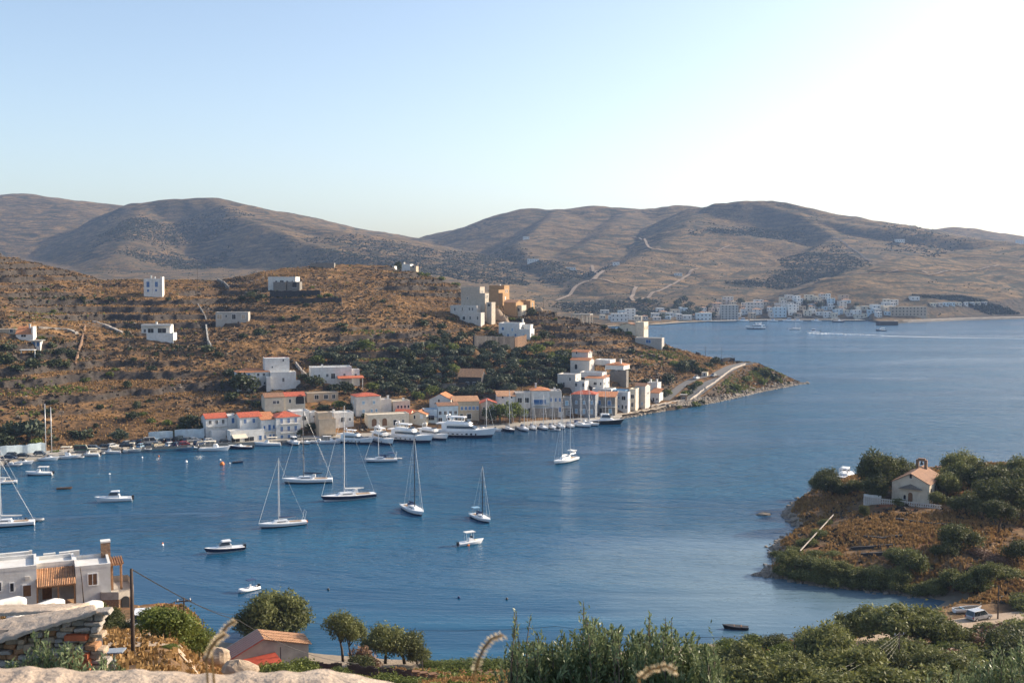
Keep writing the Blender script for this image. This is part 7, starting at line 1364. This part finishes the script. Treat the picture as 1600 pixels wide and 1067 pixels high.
# pergola and stone base on the seaward side
pg = MB(); pg.box(vx(177), vx(198), 2.2, 5.0, 2.05, 2.2)
for i in range(6): pg.box(vx(177) + i * .24, vx(177) + i * .24 + .12, 2.0, 5.2, 2.21, 2.31)
pg.build('pergola_roof', M['terra'], vr)
for a in (180, 195): MB().tube([(vx(a), 2.4, -.6), (vx(a), 2.4, 2.05)], .12, 8).build('post', M['wood'], vr)
def arcwall(cx, cy, r0, r1, z0, z1, a0, a1, n=20):
    m = MB(); m.loft([[(cx + r * math.cos(t), cy + r * math.sin(t), z) for r, z in ((r1, z0), (r1, z1), (r0, z1), (r0, z0))] for t in [a0 + (a1 - a0) * i / n for i in range(n + 1)]]); return m
tb = MB(); 
pts = [(vx(158), -.6), (vx(186), -1.2), (vx(206), -.6), (vx(214), 1.2), (vx(215), 3.5), (vx(210), 5.5), (vx(178), 5.6), (vx(158), 5.2)]
tb.loft([[(p[0], p[1], z) for p in pts] for z in (-5.2, -.55)]); tb.build('stone_base', M['brownstone'], vr)
cr = MB(); cr.loft([[(p[0] * 1.0, p[1] - .02, -.54) for p in pts], [(p[0], p[1] - .02, .12) for p in pts]], cap=False); cr.loft([[(p[0] + (vx(188) - p[0]) * .05, p[1] + (4 - p[1]) * .07, -.53) for p in pts], [(p[0] + (vx(188) - p[0]) * .05, p[1] + (4 - p[1]) * .07, .12) for p in pts]], cap=False)
cr.build('terrace_parapet', M['palerock'], vr); MB().loft([[(p[0], p[1], z) for p in pts] for z in (-.56, -.5)]).build('terrace_floor', M['palerock'], vr)
opening(vr, vx(197), -.98 + .02, -1.25, .8, 1.25, 'dark', R(14), 'window', True)
# white slanting parapets stepping down in front
for i, (u0, v0, u1, v1, yy) in enumerate([(-40, 946, 39, 929, 98), (14, 958, 97, 931, 96), (72, 962, 157, 934, 94)]):
    A, B = PZ(u0, v0, 29.7), PZ(u1, v1, 29.7)
    d = B - A; d[2] = 0; L = np.linalg.norm(d); d /= L; nx = np.array([-d[1], d[0], 0]) * .38; m = MB()
    rings = []
    for t in np.linspace(0, 1, 9):
        c = A + (B - A) * t; top = c[2] - (.25 if t in (0, 1) else 0); rings.append([tuple(c - nx) [:2] + (c[2] - 1.3,), tuple(c - nx)[:2] + (top - .12,), tuple(c - nx * .5)[:2] + (top,), tuple(c + nx * .5)[:2] + (top,), tuple(c + nx)[:2] + (top - .12,), tuple(c + nx)[:2] + (c[2] - 1.3,)])
    m.loft(rings); o = m.build('terrace_wall', M['white'], None, True); tag(o, ['leftmost white rounded terrace wall below the villa', 'middle white rounded terrace wall below the villa', 'rightmost white rounded terrace wall below the villa'][i], 'wall', 'white terrace walls below the villa')
P = PY(131, 930, 92); pole((P[0], P[1], P[2]), 2.4, 'thin leaning stake before the villa facade', 0, .05, 'stake', 'pole', 'stake', (-.25, 0))
# white car on the dirt yard
P = march(near_z, 223, 979, 80, 160); park(0, 0, 'white', 'hatch', 100, P + np.array([0, 0, .08]), 'white car half hidden behind the young trees beside the villa')
# gable shed with striped red roof
YS = 150.0; SO = PY(424, 1032, YS); sr = empty('shed', SO, R(24), 'grey gabled shed with striped red roof and red lean-to', 'shed'); ss = F / YS
def sx(u): return (u - 424) / ss
b = MB(); X0, X1, Xm = sx(359), sx(484), sx(412); DP = 4.2
b = MB(); b.add([(X0, 0.01, -3), (X1, 0.01, -3), (X1, .01, 1.7), (Xm, .01, 3.2), (X0, .01, .9), (X0, DP, -3), (X1, DP, -3), (X1, DP, 1.7), (Xm, DP, 3.2), (X0, DP, .9)], [(0, 1, 2, 3, 4), (5, 9, 8, 7, 6), (0, 5, 6, 1), (1, 6, 7, 2), (4, 3, 8, 9), (0, 4, 9, 5), (2, 7, 8, 3)]); b.build('gable_wall', M['concrete'], sr)
def strips(xa, za, xb, zb, y0, y1, n, m1, m2, nm):
    for i in range(n):
        ya, yb = y0 + (y1 - y0) * i / n, y0 + (y1 - y0) * (i + 1) / n - .02; g = MB(); up = .05 if i % 2 else 0
        g.add([(xa, ya, za + up), (xb, ya, zb + up), (xb, yb, zb + up), (xa, yb, za + up), (xa, ya, za + up - .08), (xb, ya, zb + up - .08), (xb, yb, zb + up - .08), (xa, yb, za + up - .08)], [(0, 1, 2, 3), (4, 7, 6, 5), (0, 4, 5, 1), (1, 5, 6, 2), (2, 6, 7, 3), (3, 7, 4, 0)]); g.build(nm, M[m1 if i % 2 else m2], sr)
strips(X0 - .4, .85, Xm, 3.36, -.3, DP + .3, 14, 'palerock', 'redpaint', 'roof_panel'); strips(Xm + .005, 3.36, X1 + .4, 1.75, -.3, DP + .3, 7, 'terra', 'terra', 'roof_panel')
g = MB(); g.add([(sx(372), -3.0, .1), (sx(438), -3.0, .3), (sx(430), -.02, 1.2), (sx(366), -.02, .7), (sx(372), -3.0, 0), (sx(438), -3.0, .2), (sx(430), -.02, 1.1), (sx(366), -.02, .6)], [(0, 1, 2, 3), (4, 7, 6, 5), (0, 4, 5, 1), (1, 5, 6, 2), (2, 6, 7, 3), (3, 7, 4, 0)]); g.build('lean_to_roof', M['redpaint'], sr)
MB().box(sx(370), sx(434), -2.9, -.02, -3, -.05).build('lean_to_wall', M['pale'], sr); MB().tube([(sx(436), -1.2, -2), (sx(436), -1.2, 2.2)], .08, 6).build('flue', M['carbon'], sr)
# shore fence: dark boards, each one its own piece
fr = empty('beach_fence', (0, 0, 0), 0, 'dark wooden board fence along the near beach', 'fence'); bm_ = MB().box(-.28, .28, -.03, .03, -.4, 1.5).mesh('board', M['fencewood'])
FP = smooth_line([atn(u, v) for u, v in [(472, 1050), (520, 1052), (575, 1058), (640, 1066)]], 42)
for i, p in enumerate(FP):
    if i in (11, 12, 24, 25, 36): continue
    o = link('board', bm_, fr, p, 0.05 * math.sin(i * 3)); o.scale[2] = 1 + .1 * math.sin(i * 5.1)
for i, (u, v) in enumerate([(650, 1058), (662, 1060), (676, 1062)]):
    P = atn(u, v); r_ = empty('crate_stack', P, R(10 * i), ['left', 'middle', 'right'][i] + ' dark heap of pallets by the beach post', 'pallet stack'); 
    for k in range(4): MB().box(-.5, .5, -.4, .4, k * .25, k * .25 + .12).build('pallet', M['wood'], r_)
# blue-grey metal canopy under the wall at left
P = PY(176, 1036, 46); r_ = empty('metal_canopy', P, R(8), 'small blue-grey metal canopy on two posts below the dry slope', 'canopy'); MB().obox((0, 0, .55), (1.0, .9, .05), 0, 0, R(-6)).build('roof_sheet', M['steel'], r_)
for q in (-.1, .12): MB().box(q - .04, q + .04, -.3, -.22, -1.4, .5).build('post', M['steel'], r_)
MB().box(-.12, .14, -.2, -.1, -1.2, .2).build('panel', M['steel'], r_)
# ================================================================ DRY-STONE WALL, LOWER LEFT
YW = 14.0; wr = empty('dry_stone_wall', PY(80, 1067, YW), 0, 'rough dry-stone wall with flat slab top in the lower left corner', 'wall'); W0 = wr.location
rngw = random.Random(9); sw = F / YW
def stone(w_, h_, d_, seed):
    r2 = random.Random(seed); v_ = []
    for sx_ in (-1, 1):
        for sy in (-1, 1):
            for sz in (-1, 1): v_.append((sx_ * w_ / 2 * r2.uniform(.72, 1.05), sy * d_ / 2 * r2.uniform(.7, 1.1), sz * h_ / 2 * r2.uniform(.7, 1.1)))
    m = MB(); m.add(v_, [(0, 1, 3, 2), (4, 6, 7, 5), (0, 4, 5, 1), (2, 3, 7, 6), (0, 2, 6, 4), (1, 5, 7, 3)])
    import bmesh
    bm = bmesh.new(); me = m.mesh('stone', M['palerock']); bm.from_mesh(me); bmesh.ops.bevel(bm, geom=bm.edges[:], offset=min(w_, h_) * .16, segments=1, affect='EDGES'); bm.to_mesh(me); bm.free(); return me
M['stone_a'] = sandy('wall_stone_tan', (0.34, 0.25, 0.17), (0.55, 0.43, 0.31), sc_=4); M['stone_b'] = sandy('wall_stone_grey', (0.28, 0.25, 0.22), (0.48, 0.43, 0.38), sc_=4); M['stone_c'] = sandy('wall_stone_rust', (0.36, 0.18, 0.09), (0.50, 0.27, 0.14), sc_=4)
SM = []
for i in range(14):
    me = stone(rngw.uniform(.09, .26), rngw.uniform(.05, .10), .22, i); me.materials[0] = M[['stone_a', 'stone_b', 'stone_a', 'stone_b', 'stone_c'][i % 5]]; SM.append(me)
def wtop(x):
    return 60 - (float(np.interp(80 + x * sw, [-60, 0, 60, 100, 150], [1022, 1003, 989, 976, 957])) - 430) / F * YW * 1.0 - W0.z
MB().box(-1.1, .5, .14, .5, -.8, .55).build('core', M['darkstone'], wr)
z = -.35; nst = 0
while z < .98:
    h_ = rngw.uniform(.065, .10); x = -.95 + rngw.uniform(-.05, .05); top = .98 - (0.0)
    while x < .60:
        me = rngw.choice(SM); bb = [v.co.x for v in me.vertices]; w_ = max(bb) - min(bb)
        if z + h_ > wtop(x + w_ / 2): x += w_; continue
        o = link('stone', me, wr, (x + w_ / 2, rngw.uniform(-.05, .06), z + h_ / 2), rngw.uniform(-.12, .12)); o.rotation_euler[1] = rngw.uniform(-.12, .12); x += w_ * .97 + .005; nst += 1
    z += h_ * .95
for x_, z_, w_, h_ in [(.40, .66, .28, .10), (.46, .34, .24, .24)]:
    n_ = 3 if h_ > .15 else 1
    for k in range(n_): MB().obox((x_, -.13, z_ + (k - n_ / 2 + .5) * .075), (w_ * (1 - .1 * k), .10, .068), 0, 0).build('brick', M['redbrick'], wr)
# slab roof on the wall
def slab_rock(name, pts_top, th, mat, label, cat, seed, nx=60, ny=16, amp=.03, rough=.02):
    """pts_top: four corners front-left, front-right, back-right, back-left in world space"""
    A, B, Cc, D = [np.array(p) for p in pts_top]; s = np.linspace(0, 1, nx)[:, None]; t = np.linspace(0, 1, ny)[None, :]
    P = (A[None, None] * ((1 - s) * (1 - t))[..., None] + B * (s * (1 - t))[..., None] + Cc * (s * t)[..., None] + D * ((1 - s) * t)[..., None])
    Z = P[..., 2] + fbm(P[..., 0], P[..., 1], .6, 4, seed) * amp + fbm(P[..., 0], P[..., 1], .08, 3, seed + 5) * rough; e = np.minimum(np.minimum(s, 1 - s) * nx / 3, np.minimum(t, 1 - t) * ny / 3); Z -= np.clip(1 - e, 0, 1) ** 2 * th * .35
    top = np.stack([P[..., 0], P[..., 1], Z], -1).reshape(-1, 3); bot = top.copy(); bot[:, 2] -= th
    idx = np.arange(nx * ny).reshape(nx, ny); q = [np.stack([idx[:-1, :-1], idx[1:, :-1], idx[1:, 1:], idx[:-1, 1:]], -1).reshape(-1, 4)]; n = nx * ny
    for a in (idx[:, 0], idx[-1, :], idx[::-1, -1], idx[0, ::-1]): q.append(np.stack([a[:-1] + n, a[1:] + n, a[1:], a[:-1]], -1))
    o = link(name, np_mesh(name, np.concatenate([top, bot]), np.concatenate(q), M[mat], True)); return tag(o, label, cat)
a, b, c, d = PY(-30, 985, 13.2), PY(90, 962, 13.6), PY(152, 948, 15.2), PY(150, 938, 16.6)
slab_rock('slab', [PY(-60, 1016, 13.75), PY(152, 953, 13.75), PY(148, 944, 16.0), PY(-60, 975, 16.0)], .04, 'ledge', 'flat pale concrete slab crowning the dry-stone wall', 'slab', 301, amp=.02)
slab_rock('slab', [PY(-60, 957, 17.0), PY(86, 953, 17.0), PY(140, 941, 20.0), PY(-60, 944, 20.0)], .05, 'ledge', 'upper slab behind the stone wall with dark gap below', 'slab', 311, amp=.02)
# smooth rock ledge right under the camera
us_ = np.linspace(-80, 640, 120); vt = np.interp(us_, [-80, 0, 60, 110, 160, 200, 260, 320, 380, 420, 450, 490, 520, 560, 620, 640], [1050, 1050, 1050, 1054, 1057, 1054, 1056, 1058, 1060, 1060, 1057, 1057, 1056, 1062, 1076, 1092]) + 1.2 * np.sin(us_ * .11) + 1.5 * fbm(us_, us_ * 0, 22, 3, 7)
rows_ = []
for k, (Y_, dz_, df) in enumerate([(3.5, -.55, 40), (3.46, -.2, 12), (3.38, -.03, 3), (3.25, 0.0, 0), (3.05, .01, 0), (2.8, .0, 0), (2.5, -.01, 0), (2.2, -.03, 0), (1.9, -.1, 0), (1.6, -.7, 0)]):
    r_ = []
    for u_, v_ in zip(us_, vt):
        p = PY(u_, v_, 3.25); x_ = p[0] * (Y_ / 3.25) if k < 4 else p[0]; r_.append((x_, Y_, p[2] + dz_ + .012 * float(fbm(np.array([x_]), np.array([Y_]), .12, 4, 9)[0])))
    rows_.append(r_)
G_a = np.array(rows_).transpose(1, 0, 2); o = link('rock_ledge', grid_mesh('rock_ledge', G_a[..., 0], G_a[..., 1], G_a[..., 2], M['ledge'])); tag(o, 'smooth pale rock ledge along the bottom left of the view', 'rock')
us_ = None
# pale boulders behind the ledge
for u, v, w_, d in [(340, 1026, 48, 'weathered pale boulder with dry grass left of the shed'), (375, 1046, 54, 'lower pale boulder touching the rock ledge')]:
    P = PY(u, v, 60 if w_ == 48 else 45); r = w_ * P[1] / F / 2; m = MB(); a_, b_ = dome((0, 0, 0), 1, 16, 10); a_ = [(p[0] * r, p[1] * r * .8, p[2] * r * .55) for p in a_]; a_ = [(p[0] * (1 + .35 * float(fbm(np.array([p[0] + u]), np.array([p[2]]), r * .6, 3, 3)[0])), p[1], p[2] * (1 + .6 * float(fbm(np.array([p[0]]), np.array([p[1] + u]), r * .5, 3, 4)[0]))) for p in a_]; m.add(a_, b_); o = m.build('boulder', M['stone_a'], None, False); o.location = P; tag(o, d, 'boulder')
# ================================================================ LEAFY BUSHES CLOSE BY
def lance_leaves(stems, rng, per, ln, wd, spread=.55):
    V = []; 
    for S in stems:
        S = np.array(S); n = per; t = rng.uniform(.12, 1.0, n); k = t * (len(S) - 1); i = np.minimum(k.astype(int), len(S) - 2); f = (k - i)[:, None]; P = S[i] * (1 - f) + S[i + 1] * f; T = S[i + 1] - S[i]; T /= np.linalg.norm(T, axis=1)[:, None] + 1e-9
        d = T + rng.normal(size=(n, 3)) * spread; d /= np.linalg.norm(d, axis=1)[:, None]; side = np.cross(d, rng.normal(size=(n, 3))); side /= np.linalg.norm(side, axis=1)[:, None]; L = (ln * rng.uniform(.6, 1.2, n) * (1.15 - .4 * t))[:, None]; w_ = (wd * rng.uniform(.7, 1.2, n))[:, None]
        V.append(np.stack([P, P + d * L * .45 + side * w_, P + d * L, P + d * L * .45 - side * w_], 1))
    return np.concatenate(V)
M['lance'] = leafmat('narrow_grey_leaves', (0.05, 0.075, 0.028), (0.30, 0.35, 0.18), .35, .4, 3.0)
M['lancedark'] = leafmat('narrow_dark_leaves', (0.03, 0.05, 0.02), (0.17, 0.22, 0.10), .15, .5, 3.0)
def leafy(name, Y, blobs, nst, per, ln, wd, label, cat='bush', mat='lance', seed=1, hgt=.9, depth=.7):
    """blobs: (u, v_top, width px): stems rise to these tops from a common root"""
    rng = np.random.default_rng(seed); stems = []; base = PY(np.mean([b[0] for b in blobs]), 1120, Y); root = empty(name, base, 0, label, cat)
    tot = sum(b[2] for b in blobs)
    for u, vt_, wpx in blobs:
        for _ in range(max(3, int(nst * wpx / tot))):
            uu = u + rng.normal() * wpx * .30; yy = Y + rng.uniform(-1, 1) * depth; top = PY(uu, vt_ + abs(rng.normal()) * 26 + ((uu - u) / wpx) ** 2 * 40 + abs(yy - Y) * 8, yy); bot = PY(uu + (u - uu) * .4 + rng.normal() * 12, 1120, yy * .99); bot[2] = min(bot[2], top[2] - .35)
            mid = (bot + top) / 2 + rng.normal(size=3) * .04; q = (mid + top) / 2 + rng.normal(size=3) * .02; stems.append(np.array([bot, mid, q, top]) - base)
    V = lance_leaves(stems, rng, per, ln, wd); link('leaves', np_mesh('leaves', V.reshape(-1, 3), np.arange(len(V) * 4).reshape(-1, 4), M[mat], False), root)['kind'] = 'stuff'
    m = MB()
    for S in stems[::2]: m.tube([tuple(p) for p in S], [.012, .009, .006, .003], 4, cap=False)
    m.build('stems', M['bark'], root, fix=False)
    return root
leafy('leafy_bush', 12.5, [(812, 1000, 60), (850, 995, 60), (890, 985, 60), (925, 962, 50), (960, 975, 70), (1000, 980, 60), (1030, 972, 60), (1065, 985, 60), (1100, 1005, 50), (840, 1030, 90), (900, 1020, 90), (960, 1015, 90), (1020, 1015, 90), (1080, 1030, 90), (870, 1050, 120), (960, 1050, 140), (1060, 1055, 120)], 900, 56, .095, .0115, 'big silvery-green leafy bush at the bottom centre', seed=3)
leafy('leafy_shoot', 12.3, [(805, 936, 9)], 7, 30, .08, .009, 'tallest lone leafy shoot at the left of the big bush', 'shoot', seed=4, depth=.1); leafy('leafy_shoot', 12.3, [(915, 936, 14), (922, 946, 14)], 9, 30, .08, .009, 'leafy shoot rising highest from the middle of the bush', 'shoot', seed=5, depth=.1)
leafy('leafy_shoot', 12.3, [(832, 955, 10), (843, 975, 12)], 7, 26, .08, .009, 'thin leafy shoot beside the tallest one at left', 'shoot', seed=6, depth=.1); leafy('leafy_shoot', 12.3, [(1015, 953, 14), (1043, 950, 14)], 10, 28, .08, .009, 'pair of leafy shoots at the right of the bush', 'shoot', seed=7, depth=.1); leafy('leafy_shoot', 12.3, [(1113, 968, 9)], 5, 22, .07, .008, 'single small shoot against the water at far right of the bush', 'shoot', seed=8, depth=.05)
leafy('oleander_clump', 12.9, [(15, 1035, 30), (30, 1020, 22), (52, 985, 20), (64, 1000, 20), (72, 975, 12)], 60, 26, .11, .012, 'green oleander clump against the wall, left part', 'plant', 'lance', 9, depth=.12); leafy('oleander_clump', 12.9, [(92, 1005, 28), (105, 1000, 24), (118, 1005, 22), (85, 1030, 30)], 66, 26, .11, .012, 'green oleander clump against the middle of the wall', 'plant', 'lance', 10, depth=.12)
leafy('oleander_clump', 12.9, [(135, 1030, 20), (160, 1015, 14), (155, 1040, 24)], 40, 24, .11, .012, 'green oleander clump at the right end of the wall', 'plant', 'lance', 11, depth=.12)
leafy('leafy_bush', 16, [(1560, 1010, 60), (1600, 1000, 70), (1530, 1030, 60), (1580, 1040, 90), (1500, 1050, 60)], 190, 30, .11, .013, 'pale leafy bush in the bottom right corner', 'bush', 'lance', 12); leafy('leafy_shoot', 14, [(1448, 1045, 12), (1478, 1035, 14)], 12, 26, .09, .01, 'narrow leafy shoots left of the corner bush', 'shoot', 'lance', 13, depth=.2)
leafy('green_clump', 26, [(170, 1020, 30), (190, 1040, 36)], 60, 26, .14, .02, 'bright green clump behind the metal canopy', 'plant', 'lancedark', 14, depth=.3)
# blurred grass ears close to the lens
M['ear'] = leafmat('ripe_grass_ear', (0.55, 0.42, 0.26), (0.85, 0.72, 0.50), .4, .7, 30)
def ear(pl, Y, r, label, seed):
    rng = np.random.default_rng(seed); P = np.array([PY(u, v, Y + .02 * i) for i, (u, v) in enumerate(pl)]); base = P[-1].copy(); root = empty('grass_ear', base, 0, label, 'grass ear'); P = P - base
    st = P[-1] + np.array([.03, 0, -.5]); MB().tube([tuple(P[0])] + [tuple(p) for p in P[1:]] + [tuple(st)], .0022, 5).build('stalk', M['straw'], root)
    V = []; L = np.linalg.norm(np.diff(P, axis=0), axis=1).sum(); n = 26; s = np.concatenate([[0], np.cumsum(np.linalg.norm(np.diff(P, axis=0), axis=1))]); s /= s[-1]
    for i in range(n):
        t = i / n; c = np.array([np.interp(t, s, P[:, k]) for k in range(3)]); c2 = np.array([np.interp(min(1, t + .05), s, P[:, k]) for k in range(3)]); d = (c - c2); d /= np.linalg.norm(d) + 1e-9; side = np.cross(d, [0, 1, 0]) * (1 if i % 2 else -1)
        for _ in range(3):
            dd = d * .35 + side * 1.0 + rng.normal(size=3) * .12; dd /= np.linalg.norm(dd); w_ = np.cross(dd, rng.normal(size=3)); w_ /= np.linalg.norm(w_); ll = r * rng.uniform(.9, 1.4); V.append([c, c + dd * ll * .5 + w_ * r * .22, c + dd * ll, c + dd * ll * .5 - w_ * r * .22])
    V = np.array(V); link('spikelets', np_mesh('spikelets', V.reshape(-1, 3), np.arange(len(V) * 4).reshape(-1, 4), M['ear'], False), root)
ear([(785, 992), (768, 997), (756, 1012), (748, 1030), (742, 1050)], 1.6, .0075, 'blurred golden grass ear before the beach', 1); ear([(1056, 1048), (1040, 1040), (1015, 1046), (998, 1060)], 1.6, .0075, 'blurred golden grass ear bending over the big bush', 2)
ear([(367, 970), (356, 976), (345, 990), (330, 1006)], 1.8, .006, 'pale blurred grass ear against the water by the shed', 3); ear([(352, 990), (338, 1000), (328, 1014), (322, 1030)], 1.8, .007, 'lower blurred grass ear left of the shed', 4)
finish_labels()
labs = {}
for o in bpy.data.objects:
    if o.parent is None and 'label' in o: labs.setdefault(o['label'], []).append(o.name)
print('DUP', [(k, len(v)) for k, v in labs.items() if len(v) > 1]); print('LONG', [k for k in labs if len(k.split()) > 16 or len(k.split()) < 4][:20])
